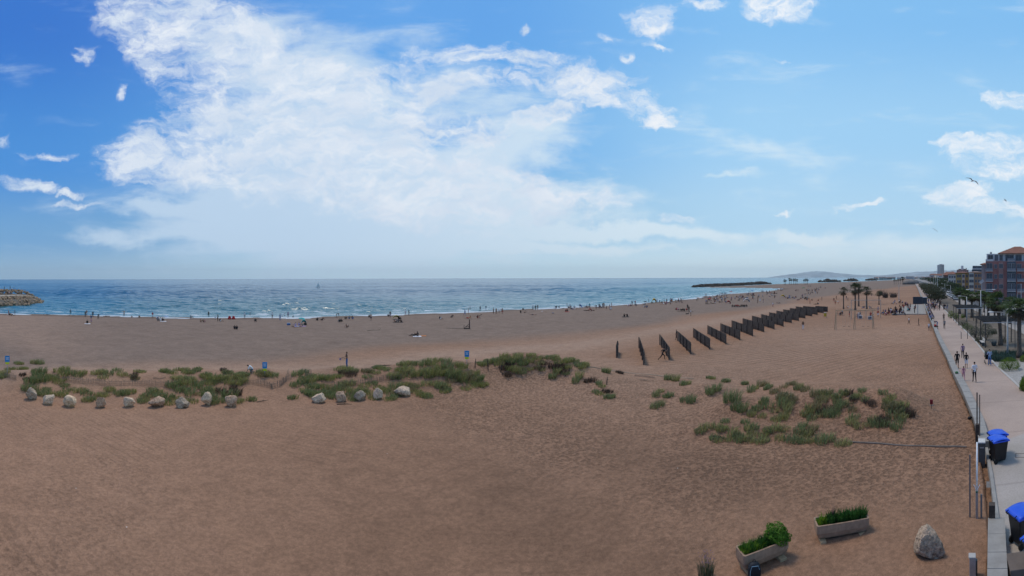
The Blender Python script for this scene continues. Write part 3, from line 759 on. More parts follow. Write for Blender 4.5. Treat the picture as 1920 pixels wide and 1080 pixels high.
def mass(entries, seed, dens=1.0, fl=1.0):
    """blades of many overlapping tufts; entries x, y, w, h in photo pixels, kind"""
    sets = []; g = random.Random(seed)
    for i, e in enumerate(entries):
        x, y, w, h = e[:4]; kind = e[4] if len(e) > 4 else 0
        c = G(x, y); d = math.hypot(c.x, c.y); k_ = d / FOC
        wm_, hm = w * k_, min(h * k_, 1.5)
        sub = max(1, int(wm_ / .8))
        for s_ in range(sub * 2):
            u = (s_ + .5) / (sub * 2) * 2 - 1 + g.uniform(-.15, .15); a = (x - 960) / FOC
            off = u * wm_ * .5; dep = g.uniform(-.6, .7)
            px_, py_ = c.x + off * math.cos(a) + dep * math.sin(a), c.y - off * math.sin(a) + dep * math.cos(a)
            z_ = gz1(px_, py_); rad_ = min(.50, .30 + .26 * wm_ / sub) * fl; hh = min(max(hm * 1.35, .42), 1.2) * g.uniform(.65, 1.15)
            n_ = int(95 * dens * g.uniform(.7, 1.2)); 
            bl = blades(n_, rad_, hh, lean=(.30, .02), w=.022 + .0004 * d, rs_=seed * 977 + i * 31 + s_) + np.array([px_, py_, z_])
            if kind == 3: sets.append((bl, 3))
            else:
                km = 2 if kind == 2 else (1 if (i + s_) % 3 == 0 else 0)
                cut = int(n_ * (.28 if kind != 2 else .9)); sets.append((bl[cut:], 1 if kind == 1 else km)); sets.append((bl[:cut], 2))
    return sets
LEFT_A = [(35, 679, 8, 4), (42, 688, 10, 6), (70, 679, 20, 8), (20, 689, 12, 7), (5, 698, 16, 9), (4, 706, 12, 6), (72, 697, 22, 12, 1), (62, 712, 22, 12, 1), (56, 726, 20, 12, 1), (76, 706, 18, 10, 1), (115, 694, 24, 8), (125, 701, 22, 8), (150, 701, 18, 8), (185, 697, 22, 8), (198, 701, 16, 6), (225, 695, 18, 6), (262, 695, 11, 5), (308, 694, 10, 8), (320, 699, 14, 5), (340, 692, 22, 7), (352, 697, 14, 7), (370, 692, 8, 6),
          (395, 706, 24, 11), (385, 700, 12, 6), (425, 710, 26, 8), (450, 711, 22, 9), (452, 700, 16, 7), (105, 710, 20, 5), (92, 705, 14, 6), (118, 714, 14, 5), (250, 706, 10, 4, 2), (335, 706, 18, 7), (350, 713, 22, 12), (335, 718, 30, 10)]
LEFT_B = [(130, 733, 34, 8), (110, 737, 22, 8), (158, 731, 18, 9), (90, 733, 16, 7), (75, 739, 18, 6, 1), (212, 732, 34, 9), (238, 736, 24, 8), (190, 738, 18, 6), (165, 745, 12, 5), (290, 731, 20, 8), (305, 739, 26, 10, 1), (275, 739, 18, 7), (330, 728, 34, 14, 1), (352, 735, 20, 12, 1), (376, 727, 28, 14, 1), (385, 739, 20, 10, 1), (398, 751, 9, 14, 1), (395, 731, 14, 10), (268, 748, 14, 8), (322, 751, 16, 7), (305, 753, 12, 4), (355, 748, 18, 5), (446, 750, 10, 5), (365, 718, 26, 8), (390, 716, 18, 8)]
SHRUBB = [(418, 735, 20, 16, 3), (430, 741, 24, 16, 1), (440, 734, 16, 14, 3), (424, 747, 14, 8, 1), (45, 703, 12, 6, 3), (470, 748, 12, 9), (548, 750, 14, 5), (420, 695, 12, 5, 3), (252, 703, 6, 7, 3)]
LEFT_C = [(415, 707, 20, 8), (437, 713, 30, 9), (425, 699, 10, 5), (450, 699, 16, 7), (487, 703, 14, 6, 2), (507, 701, 22, 8), (492, 697, 10, 7), (562, 699, 26, 9, 1), (575, 705, 24, 8), (560, 720, 22, 10, 1), (590, 712, 24, 10), (575, 727, 16, 6), (612, 706, 20, 8), (628, 701, 20, 7), (650, 703, 24, 9, 3), (648, 695, 16, 7), (638, 690, 12, 6), (660, 697, 10, 6), (695, 701, 26, 6), (688, 697, 14, 6, 2), (740, 702, 26, 10), (755, 684, 14, 8), (750, 689, 10, 5), (773, 682, 11, 6), (775, 704, 18, 14), (762, 697, 16, 10), (800, 695, 14, 6),
          (800, 684, 18, 10), (815, 679, 22, 9), (830, 684, 22, 10), (845, 692, 26, 14), (815, 705, 30, 14), (835, 708, 28, 16), (858, 706, 26, 16), (878, 706, 20, 12, 2), (893, 705, 14, 10), (800, 707, 16, 10), (862, 692, 16, 9), (720, 694, 12, 4), (710, 690, 10, 3)]
LEFT_D = [(600, 729, 36, 8), (590, 735, 20, 6), (640, 726, 44, 9), (625, 735, 30, 8), (665, 733, 36, 9), (690, 724, 30, 8), (680, 738, 24, 7), (715, 731, 24, 8), (745, 732, 26, 16, 1), (735, 741, 20, 8, 1), (760, 726, 14, 8), (770, 727, 14, 7, 2), (790, 727, 30, 7), (785, 737, 22, 5), (820, 722, 30, 8), (828, 727, 18, 5), (850, 715, 20, 6, 2), (835, 735, 8, 4), (595, 744, 22, 10, 1), (578, 741, 14, 8, 1), (622, 745, 16, 9, 1), (660, 745, 14, 8, 1), (696, 744, 14, 7), (730, 746, 12, 6), (875, 714, 26, 6), (890, 719, 22, 4), (798, 741, 12, 7), (868, 722, 12, 4), (905, 720, 8, 3)]
MID = [(903, 686, 14, 7), (918, 679, 12, 6), (912, 683, 12, 6), (933, 681, 14, 8), (942, 677, 14, 8), (955, 678, 14, 7), (967, 671, 20, 8), (960, 685, 18, 9), (975, 682, 22, 10), (985, 674, 18, 6), (1000, 674, 22, 6), (1016, 675, 16, 5), (1035, 674, 16, 5), (1044, 677, 10, 5), (1041, 687, 18, 8, 3), (1054, 690, 10, 5, 3), (1062, 685, 12, 8), (1073, 681, 14, 5), (1087, 686, 14, 8), (1095, 688, 8, 8), (972, 699, 14, 8), (985, 692, 16, 6), (947, 698, 10, 7, 3), (952, 690, 9, 6, 3), (1062, 696, 6, 3), (1015, 683, 18, 4, 3)]
RIGHT_A = [(1452, 737, 12, 10, 2), (1475, 728, 20, 9, 2), (1490, 728, 14, 8, 2), (1497, 730, 10, 8), (1509, 733, 9, 9, 2), (1465, 748, 12, 12, 2), (1466, 758, 14, 14), (1483, 752, 10, 10, 2), (1478, 766, 12, 10), (1445, 779, 26, 12), (1462, 785, 24, 14), (1412, 780, 14, 10), (1425, 780, 16, 9), (1472, 778, 16, 12), (1430, 762, 8, 6), (1540, 738, 12, 5), (1548, 740, 14, 6), (1566, 741, 18, 5), (1582, 739, 10, 4), (1528, 757, 9, 16, 2), (1535, 762, 10, 10, 2), (1548, 748, 16, 8, 2), (1518, 771, 9, 12), (1510, 780, 14, 7), (1530, 783, 28, 9, 1), (1558, 785, 24, 14, 1), (1575, 778, 18, 14, 1), (1567, 769, 12, 9), (1545, 778, 26, 10, 3), (1595, 750, 20, 6, 3), (1605, 748, 12, 4), (1618, 744, 12, 4, 1), (1632, 766, 14, 4, 3), (1595, 770, 14, 6, 2)]
RIGHT_B = [(1660, 753, 20, 10), (1668, 758, 18, 8), (1683, 762, 16, 10), (1690, 772, 18, 12), (1704, 783, 10, 16, 3), (1665, 778, 16, 12, 2), (1678, 778, 14, 16, 2), (1690, 790, 16, 12), (1664, 797, 26, 16, 1), (1684, 801, 20, 14, 1), (1645, 798, 22, 14, 1), (1632, 794, 20, 10, 1), (1606, 795, 18, 7), (1594, 793, 12, 5), (1655, 805, 20, 12, 3)]
RIGHT_C = [(1315, 809, 18, 8), (1335, 805, 24, 8), (1355, 799, 14, 7), (1343, 821, 14, 7), (1360, 817, 14, 6), (1378, 815, 14, 12), (1388, 820, 12, 7), (1402, 824, 16, 8), (1412, 821, 10, 4), (1400, 805, 16, 5), (1434, 811, 16, 8), (1428, 825, 16, 7), (1452, 815, 22, 10), (1465, 823, 22, 10), (1485, 829, 26, 16, 1), (1500, 826, 16, 12, 1), (1516, 827, 14, 14), (1520, 806, 14, 8, 2), (1508, 812, 14, 6), (1581, 832, 24, 6)]
for nm, ent, sd_i, lab in (('A', LEFT_A, 1, 'low green grass behind the picket fence on the left dune'), ('B', LEFT_B, 2, 'green grass between the picket fence and the nine boulders'), ('S', SHRUBB, 3, 'dull twiggy scrub beside the last of the nine boulders'),
                           ('C', LEFT_C, 4, 'tall grass topping the middle dune by the blue sign'), ('D', LEFT_D, 5, 'green grass behind the five boulders'), ('M', MID, 6, 'grass on the dune just right of the blue sign'),
                           ('RA', RIGHT_A, 7, 'straggling grass clumps on the right hand dunes'), ('RB', RIGHT_B, 8, 'dense dark grass on the dune nearest the sea wall'), ('RC', RIGHT_C, 9, 'low strip of green grass in front of the right dunes')):
    o = bpy.data.objects.new('dune_grass', blade_mesh('dune_grass', mass(ent, sd_i, 1.6, 1.5) if sd_i in (1, 2, 4, 5, 6) else mass(ent, sd_i), GM)); COL.objects.link(o); tag(o, lab, 'grass', kind='stuff')
TUFTS = [(1011, 698, 13, 7, 0, 'small flat green tuft right of the grassy middle dune'), (1039, 705, 15, 13, 0, 'bushy green tuft below the brown dead scrub'), (1081, 713, 14, 15, 0, 'upright bright green tuft standing alone on bare sand'), (1106, 719, 16, 9, 3, 'low brown clump right of the upright bright tuft'), (1125, 722, 12, 7, 0, 'small green tuft touching the low brown clump'),
         (1120, 736, 15, 6, 0, 'flat green tuft, left of a pair in front of the bare slope'), (1141, 747, 16, 8, 1, 'dark green tuft, lower of the pair in front of the bare slope'), (1138, 736, 16, 7, 3, 'greyish brown tuft just above the lower dark green tuft'), (1135, 698, 10, 9, 0, 'little round tuft beside the buried plank line, left one'), (1161, 700, 8, 6, 3, 'tiny brownish tuft beside the buried plank line, right one'),
         (1233, 742, 16, 9, 0, 'green tuft, highest of three left of the right dunes'), (1252, 746, 12, 6, 1, 'small greyish tuft between two green tufts'), (1230, 762, 20, 10, 1, 'dark flat tuft lowest at the left of the right dunes'), (1257, 716, 26, 12, 0, 'wide green tuft in front of the second timber screen'), (1283, 723, 14, 9, 0, 'tuft touching the wide green tuft on its right'),
         (1332, 714, 10, 6, 0, 'tiny green tuft furthest back on the right dunes'), (1335, 742, 26, 18, 1, 'big round dark green tuft standing alone'), (1288, 755, 18, 13, 1, 'round green tuft down left of the big round one'), (1361, 717, 12, 6, 1, 'pale thin tuft right of the tiny far tuft'), (1371, 762, 26, 22, 1, 'wide bluish green tuft below the big round one'), (1385, 771, 22, 16, 1, 'bluish tuft overlapping the wide bluish green one'),
         (1396, 724, 6, 5, 0, 'single short tuft left of the yellowish tufts'), (1410, 735, 17, 10, 0, 'green tuft with two taller neighbours on its right'), (1430, 726, 18, 11, 2, 'yellowish green tuft on the crest of the right dunes'), (1440, 733, 10, 7, 1, 'grey green tuft under the yellowish crest tuft'), (1546, 831, 26, 17, 1, 'dark half round tuft at the right end of the front strip')]
for i, (x, y, w, h, kd, lab) in enumerate(TUFTS):
    sets = mass([(x, y, w, h, kd)], 40 + i, 1.2)
    c = G(x, y); sets = [(b - np.array(c), k_) for b, k_ in sets]
    o = bpy.data.objects.new('grass_tuft', blade_mesh('grass_tuft', sets, GM)); COL.objects.link(o); o.location = c
    tag(o, lab, 'grass tuft', 'single grass tufts on the sand')

# ------------------------------------------------------------------ rocks
def rockmat(name, c1, c2, c3, sc_=1.6):
    t = NT(name); n = t.noise(t.obj, sc_, 8, .68, .4); v = t.vor(t.obj, sc_ * 2.2)
    c = t.mix(t.sm(n, .32, .62), c1 + (1,), c2 + (1,)); c = t.mix(t.sm(t.noise(t.obj, sc_ * .8, 5, .6), .55, .68), c, c3 + (1,))
    c = t.scale(c, t.sm(t.noise(t.obj, sc_ * 6, 6, .75), .3, .6, .45, 1.12)); c = t.mix(1.0, c, (1.14, .93, .76, 1), 'MULTIPLY')
    h = t.math('ADD', t.noise(t.obj, sc_ * 3, 8, .7), t.math('MULTIPLY', v, -.5)); t.bump(h, 1.0, .10)
    return t.done(c, .9, .2)
M_ROCKS = [rockmat('limestone_pale', (.52, .46, .39), (.66, .60, .52), (.30, .22, .15)), rockmat('limestone_grey', (.30, .28, .25), (.48, .45, .40), (.16, .14, .12)), rockmat('limestone_ochre', (.52, .46, .37), (.66, .59, .49), (.42, .27, .08), 1.1), rockmat('limestone_brown', (.36, .28, .22), (.52, .43, .36), (.20, .13, .10))]
def rock_mesh(seed, dims, sub=4, rough=.30):
    g = np.random.default_rng(seed); bm = bmesh.new(); bmesh.ops.create_icosphere(bm, subdivisions=sub, radius=1)
    V_ = np.array([v.co[:] for v in bm.verts])
    for _ in range(13):                                    # flat broken faces
        n_ = g.normal(size=3); n_[2] *= .8; n_ /= np.linalg.norm(n_); h = g.uniform(.55, .86); d = V_ @ n_ - h
        V_ -= np.where(d > 0, d, 0)[:, None] * n_ * .92
    from mathutils import noise as mn
    off = Vector(g.uniform(-50, 50, 3))
    for i in range(len(V_)):
        p_ = Vector(V_[i]); f = mn.fractal(p_ * 1.6 + off, .9, 2.1, 5); f2 = abs(mn.noise(p_ * 4.2 + off))
        V_[i] *= 1 + rough * .42 * f - .09 * f2
    for v, c in zip(bm.verts, V_): v.co = Vector(c)
    lo = V_.min(0); hi = V_.max(0); ext = hi - lo
    for v in bm.verts:
        for k_ in range(3): v.co[k_] = ((v.co[k_] - lo[k_]) / ext[k_] - (.5 if k_ < 2 else .10)) * dims[k_]
    for f in bm.faces: f.smooth = sub >= 4
    me = bpy.data.meshes.new('boulder'); bm.to_mesh(me); bm.free(); return me
ROCKS = [(52, 745, 22, 22, 1, 'grey upright boulder at the left end of the boulder row'), (85, 754.5, 23, 18, 0, 'pale rounded boulder, second from the left'), (124, 759, 26, 20, 2, 'pale wedge boulder with an ochre stain'), (183, 761, 20, 20, 3, 'brown grey boulder standing alone after the ochre one'), (236.5, 759.5, 23, 18, 0, 'pale boulder with broken faces, fifth from the left'),
         (288, 760, 33, 18, 3, 'long brown boulder, widest of the left nine'), (337, 761, 27, 19, 1, 'two-toned grey boulder, dark at its foot'), (382, 758, 22, 24, 2, 'tall cream boulder with yellow patches'), (428.5, 760, 24, 20, 3, 'pointed pinkish boulder, last of the left nine'),
         (594, 753.5, 28, 17, 0, 'low pale boulder, first of the five'), (636, 752, 21, 18, 3, 'square brownish boulder with a stick lying before it'), (672, 750, 24, 18, 1, 'grey rounded boulder between the square one and the tall white one'), (706, 748.5, 19, 21, 0, 'tall whitish boulder, narrowest of the five'), (752, 742, 32, 17, 0, 'long sloping pale boulder at the right end of the five')]
for i, (x, y, w, h, mi, lab) in enumerate(ROCKS):
    c = G(x, y); k_ = math.hypot(c.x, c.y) / FOC
    me = rock_mesh(100 + i * 7, (w * k_, w * k_ * .85, h * k_ * 1.18)); me.materials.append(M_ROCKS[mi])
    o = bpy.data.objects.new('boulder', me); COL.objects.link(o); o.location = c + Vector((0, .3, -.02)); o.rotation_euler.z = face_dir(x)
    tag(o, lab, 'boulder', 'boulders along the foot of the dunes')
c = G(1741, 1052); k_ = c.length / FOC
bm = bmesh.new(); bm.from_mesh(rock_mesh(331, (1.06, .95, .98), 5, .26))
for v in bm.verts:        # shoulders fall away from a high left-of-centre peak
    t_ = max(0, v.co.z) / .98; v.co.x = v.co.x * (1.12 - .62 * t_ ** 1.15) - .08 * t_; v.co.y *= 1.05 - .42 * t_; v.co.z *= 1.08
me = bpy.data.meshes.new('boulder'); bm.to_mesh(me); bm.free(); me.materials.append(rockmat('limestone_near', (.27, .25, .22), (.48, .44, .39), (.13, .115, .10), 2.6))
o = bpy.data.objects.new('boulder', me); COL.objects.link(o); o.location = c + Vector((.25, .15, -.03)); o.rotation_euler.z = face_dir(1741); tag(o, 'large pointed grey boulder alone on the sand by the sea wall', 'boulder')

# rock mounds: jetty, breakwater, islets
M_JROCK = rockmat('jetty_rock', (.20, .17, .14), (.36, .31, .25), (.12, .10, .08), .9)
M_DROCK = rockmat('dark_wet_rock', (.050, .046, .043), (.10, .092, .085), (.03, .028, .026), .9)
def mound(path, wid, hts, m, seed, size, name_i='rocks', parent=None, dens=1.0):
    """loose rocks heaped along a path: one heap nobody could count"""
    g = random.Random(seed); base = []
    for q in range(5):
        me_ = rock_mesh(seed * 10 + q, (1, .85, .8), 2, .3); base.append((np.array([v.co[:] for v in me_.vertices]), np.array([p.vertices[:] for p in me_.polygons]))); bpy.data.meshes.remove(me_)
    VV, FF, off = [], [], 0
    for (a, b), w0, w1, h0, h1 in zip(zip(path, path[1:]), wid, wid[1:], hts, hts[1:]):
        L_ = (b - a).length; n = int(L_ * (w0 + w1) / (size * size) * .9 * dens); dr = (b - a).normalized(); sd3 = Vector((dr.y, -dr.x, 0))
        for _ in range(n):
            t_ = g.random(); u = g.uniform(-1, 1); w = w0 + (w1 - w0) * t_; h = h0 + (h1 - h0) * t_
            z = SEAZ - .3 + (h - SEAZ) * (1 - abs(u) ** 1.5) + g.uniform(-.15, .15); p_ = a + (b - a) * t_ + sd3 * (u * w)
            s_ = size * g.uniform(.6, 1.35); bv, bf = base[g.randrange(5)]; e = Euler((g.uniform(-.6, .6), g.uniform(-.6, .6), g.uniform(0, 6.28))).to_matrix()
            VV.append((bv * s_) @ np.array(e).T + np.array([p_.x, p_.y, z])); FF.append(bf + off); off += len(bv)
    me = bpy.data.meshes.new(name_i); me.from_pydata(np.concatenate(VV).tolist(), [], np.concatenate(FF).tolist()); me.materials.append(m)
    o = bpy.data.objects.new(name_i, me); COL.objects.link(o); o.parent = parent; return o
def core(path, wid, hts, m, name, parent=None, prof=((-1, -1), (-.55, .72), (.55, .72), (1, -1))):
    mb = MB(); n = len(path); vs_ = []
    for j, (u, hz) in enumerate(prof):
        for i, p_ in enumerate(path):
            d = (path[min(i + 1, n - 1)] - path[max(i - 1, 0)]).normalized(); s_ = Vector((d.y, -d.x, 0)); z = SEAZ - 1 if hz < 0 else SEAZ + (hts[i] - SEAZ) * hz
            q = p_ + s_ * (u * wid[i]); vs_.append((q.x, q.y, z))
    m_ = len(prof); fs = [(j * n + i, (j + 1) * n + i, (j + 1) * n + i + 1, j * n + i + 1) for j in range(m_ - 1) for i in range(n - 1)]
    fs += [tuple(j * n for j in range(m_)), tuple(j * n + n - 1 for j in range(m_))[::-1]]
    mb.add(vs_, fs); return mb.build(name, m, parent)
M_CORE = mat('mound_core', (.14, .12, .10), .95, .2, .6)
jt = empty('jetty', P(20, 562), 0, 'curving rock jetty with a pale path on top at the left edge', 'jetty')
jt.location = (0, 0, 0)
jp = [PD(-190, 150), PD(-90, 160), PD(-30, 169), PD(10, 179), PD(38, 190), PD(58, 203)]
jw = [9, 9, 9, 9, 8.5, 7.5]; jh = [2.6, 2.6, 2.5, 2.4, 2.2, 1.5]
core(jp, jw, jh, M_CORE, 'core', jt); r_ = mound(jp, jw, jh, M_JROCK, 5, 1.15, 'rock_slope', jt, 1.0); r_['kind'] = 'stuff'
jq = [PD(-190, 176), PD(-90, 187), PD(-20, 197), PD(20, 206), PD(44, 213), PD(60, 209)]
r_ = mound(jq, [7, 7, 7, 6, 6, 6], [4.6, 4.7, 4.8, 4.6, 4.0, 2.2], M_JROCK, 6, 1.2, 'rock_crest', jt); r_['kind'] = 'stuff'
core(jq, [7, 7, 7, 6, 6, 6], [4.5, 4.6, 4.7, 4.4, 3.8, 2.0], M_CORE, 'core', jt)
M_PATHC = mat('jetty_path', (.42, .36, .29), .9, .12, .5)
pth = [a_ * .42 + b_ * .58 for a_, b_ in zip(jp, jq)]
core(pth, [6, 6, 6, 6, 6, 5], [4.05, 4.05, 4.0, 3.85, 3.6, 2.6], M_PATHC, 'path', jt, ((-1, -1), (-.8, .74), (.8, .74), (1, -1)))
bw = empty('breakwater', (0, 0, 0), 0, 'long dark rock breakwater in front of the sand spit', 'breakwater')
bp_ = [P(1300, 540.3, SEAZ), P(1316, 539.8, SEAZ), P(1345, 538.6, SEAZ), P(1380, 537.2, SEAZ), P(1410, 535.9, SEAZ), P(1428, 535.3, SEAZ), P(1442, 534.9, SEAZ)]
core(bp_, [3, 8, 8, 8, 9, 10, 6], [.3, 1.4, 1.5, 1.5, 2.0, 3.0, .8], M_DROCK, 'core', bw); r_ = mound(bp_, [4, 9, 9, 9, 10, 11, 6], [.3, 1.4, 1.5, 1.5, 2.1, 3.1, .8], M_DROCK, 8, 2.0, 'rock_slope', bw); r_['kind'] = 'stuff'
for i, (x0, x1, y, h, lab) in enumerate([(1537, 1574, 531.9, 4.2, 'low dark rock islet off the beach, nearest of the row'), (1587, 1606, 530.4, 4.0, 'short dark rock islet, second of the row'), (1627, 1641, 529.3, 3.0, 'tiny dark rock islet, third of the row'), (1643, 1672, 527.8, 5.5, 'long thin rock islet, farthest of the row')]):
    t_ = empty('rock_islet', (0, 0, 0), 0, lab, 'rock islet', 'rock islets off the far beach')
    pp = [P(x0, y, SEAZ), P(x0 + (x1 - x0) * .3, y - .15, SEAZ), P(x0 + (x1 - x0) * .7, y - .3, SEAZ), P(x1, y - .35, SEAZ)]
    core(pp, [5, 16, 16, 5], [0, h * .9, h, .2], M_DROCK, 'core', t_); r_ = mound(pp, [6, 16, 16, 6], [0, h * .8, h, .2], M_DROCK, 20 + i, 5.0, 'rock_slope', t_, .8); r_['kind'] = 'stuff'

# ------------------------------------------------------------------ timber screens
M_SCREEN = mat('weathered_timber', (.085, .072, .062), .9, .45, 6.0, .02)
M_WOODP = mat('pale_timber', (.30, .23, .16), .85, .25, 5)
M_WOODD = mat('dark_timber', (.07, .055, .045), .85, .3, 5)
SCR = [((1159, 640, 1157, 672), 'narrow end-on timber screen, leftmost of the row on the beach'), ((1199, 634, 1208, 685.6), 'nearly end-on timber screen, second from the left'), ((1238, 628.6, 1255.5, 676.7), 'steeply angled timber screen with a running person in black beside it'),
       ((1271, 622.5, 1295.5, 666), 'timber screen with a person in black at its far end'), ((1301, 617.5, 1331, 657), 'fifth timber screen from the left of the row'), ((1327.8, 612.5, 1361.7, 647.8), 'sixth timber screen from the left of the row'), ((1352, 607.8, 1387.8, 640), 'seventh timber screen from the left of the row'),
       ((1373, 602, 1411.7, 632.8), 'eighth timber screen from the left of the row'), ((1393.6, 598.6, 1432.8, 625.3), 'ninth timber screen, the first to overlap its neighbour'), ((1411, 594, 1452, 620), 'tenth timber screen from the left of the row'), ((1428, 591, 1469, 615), 'eleventh timber screen from the left of the row'), ((1443, 587.5, 1484.5, 608.6), 'twelfth timber screen, seventh from the far end'),
       ((1456.7, 584.4, 1497.8, 604.7), 'timber screen, sixth from the far end of the row'), ((1469.5, 582, 1510, 600), 'timber screen, fifth from the far end of the row'), ((1481.7, 580, 1522.8, 596), 'timber screen, fourth from the far end of the row'), ((1492.8, 577, 1532.8, 593.3), 'timber screen, third from the far end of the row'), ((1506.7, 576, 1544, 590), 'timber screen, last but one of the row'), ((1529.7, 576.4, 1552, 587.8), 'timber screen at the far end of the row, next to a yellow box')]
for i, ((fx, fy, nx, ny), lab) in enumerate(SCR):
    a = G(nx, ny); b = P(fx, fy, 1.55); b.z = gz1(b.x, b.y)
    L_ = (b - a).length; ang = math.atan2(b.y - a.y, b.x - a.x)
    t_ = empty('timber_screen', a, ang, lab, 'timber screen', 'timber screens staggered along the beach')
    n = int(L_ / .125); mb = MB(); g = random.Random(i)
    for k_ in range(n):
        x = (k_ + .5) * L_ / n; zz = (b.z - a.z) * x / L_; h = 1.50 + g.uniform(-.035, .05)
        mb.box((x, g.uniform(-.012, .012), zz + h / 2 - .15), (L_ / n * .93, .028, h + .3), 0)
    mb.build('planks', M_SCREEN, t_)
    for s_ in (-1, 1):
        r_ = MB(); r_.tube([(0.05, s_ * .045, .45 if s_ > 0 else 1.2), (L_ - .05, s_ * .045, (b.z - a.z) + (.45 if s_ > 0 else 1.2))], .035, 4); r_.build('rail', M_SCREEN, t_)
    for k_ in range(5):
        x = L_ * k_ / 4; p_ = MB(); p_.tube([(x, .11, (b.z - a.z) * k_ / 4 - .3), (x, .11, (b.z - a.z) * k_ / 4 + 1.56)], [.065, .06], 7); p_.build('post', M_SCREEN, t_)

# ------------------------------------------------------------------ chestnut picket fences half buried in the dunes
M_PICKET = mat('split_chestnut', (.20, .155, .115), .9, .35, 7)
M_WIRE = mat('rusty_wire', (.10, .08, .07), .7, .2, 5)
def picket(pts, h, lab, seed, step=.11):
    g = random.Random(seed); w = [G(x, y) for x, y in pts]; t_ = empty('picket_fence', w[0], 0, lab, 'picket fence', 'picket fences in the dunes')
    mb = MB(); o0 = w[0]; pr = []
    for a, b in zip(w, w[1:]):
        n = max(2, int((b - a).length / step)); d = (b - a).normalized()
        for k_ in range(n):
            p_ = a + (b - a) * (k_ / n); z = gz1(p_.x, p_.y); hh = h * g.uniform(.75, 1.15); lx, ly = g.uniform(-.07, .07), g.uniform(-.10, .04)
            q0 = Vector((p_.x, p_.y, z - .15)) - o0; q1 = q0 + Vector((lx * h, ly * h, hh + .15)); mb.tube([q0, q1], [.026, .018], 4); pr.append((q0 + Vector((0, 0, .15)), hh))
    mb.build('pickets', M_PICKET, t_)
    for f_ in (.35, .8):
        wb = MB(); wb.tube([q + Vector((0, -.02, h * f_ * .85)) for q, _ in pr[::3]], .007, 3); wb.build('wire', M_WIRE, t_)
picket([(118, 710), (150, 714), (200, 719), (245, 718), (300, 721), (322, 722)], .50, 'long half buried picket fence behind the left grass', 1)
picket([(8, 703), (20, 706), (32, 709)], .50, 'short picket fence at the left edge under the first sign', 2)
picket([(455, 717), (470, 718), (485, 719), (505, 724), (512, 727)], .50, 'picket fence running down into the gap between dunes', 3)
picket([(508, 727), (525, 722), (538, 711), (548, 708)], .55, 'picket fence climbing the right side of the gap', 4)
picket([(538, 706), (543, 706)], .75, 'stub of taller pickets at the top of the gap', 5)
picket([(572, 706), (586, 707)], .80, 'short stretch of tall dark pickets in the grass', 6)
picket([(603, 721), (640, 722), (665, 721), (690, 717), (720, 712), (755, 710)], .50, 'long leaning picket fence above the five boulders', 7)
picket([(287, 707), (300, 708), (312, 706)], .18, 'nearly buried picket tips in the left dune', 8)
picket([(1190, 707), (1205, 708), (1228, 711)], .2, 'broken picket tips by the buried plank line', 9)
for x, y, h, lean, lab in [(890, 689, .9, .1, 'leaning wooden post just right of the third blue sign'), (915, 694, 1.1, -.1, 'dark crooked post left of the grassy dune'), (938, 698, 1.0, .2, 'dark crooked post among dead stems'), (1137, 722, .7, .1, 'short charred stake right of the brown tuft'), (1015, 0, 0, 0, ''), (1067, 697, .35, 0, 'small stump on the bare slope, upper one'), (1060, 706, .3, .1, 'small stump on the bare slope, lower one')]:
    if not lab: continue
    c = G(x, y); mb = MB(); mb.tube([(0, 0, -.2), (lean * .4 * h, 0, h * .55), (lean * h, .03, h)], [.05, .045, .025], 6); mb.tube([(lean * .3 * h, 0, h * .5), (lean * .3 * h + .12, 0, h * .7)], [.025, .012], 5)
    tag(mb.build('wooden_stake', M_WOODD, None, c), lab, 'stake', 'stakes sticking out of the sand')
# driftwood, sticks, litter
for x, y, L_, r_, az, lab in [(645, 757, 1.2, .035, 0, 'straight dark stick lying before the square boulder'), (492, 750, 1.1, .025, .5, 'thin curved stick in the gap between dunes'), (700, 618.5, 2.4, .05, .1, 'bleached driftwood branch lying on the open beach'), (712, 616, .9, .05, 1.2, 'short driftwood stub beside the bleached branch'), (1352, 824, 1.3, .04, -.5, 'curved root end poking out of the front slope'), (1585, 0, 0, 0, 0, ''), (1208, 715, 1.2, .03, -.5, 'thin grey branch on the dune crest'),
                              (720, 686, 3.0, .06, .35, 'long driftwood log on top of the middle dune'), (707, 689, 1.6, .05, .2, 'grey root beside the long driftwood log')]:
    if not lab: continue
    c = G(x, y); mb = MB(); a_ = -face_dir(x) * -1 + az; dx_, dy_ = math.cos(a_), math.sin(a_)
    pts = [(dx_ * L_ * t_ - dx_ * L_ / 2, dy_ * L_ * t_ - dy_ * L_ / 2, r_ + .06 * math.sin(t_ * 3.1) * L_ * .4) for t_ in (0, .25, .5, .75, 1)]
    mb.tube(pts, [r_, r_ * 1.1, r_, r_ * .7, r_ * .4], 6); mb.tube([pts[2], (pts[2][0] + dy_ * .2, pts[2][1] - dx_ * .2, pts[2][2] + .15)], [r_ * .7, r_ * .3], 5)
    tag(mb.build('driftwood', M_WOODP if 'bleached' in lab or 'grey' in lab else M_WOODD, None, c), lab, 'driftwood', 'driftwood on the sand')
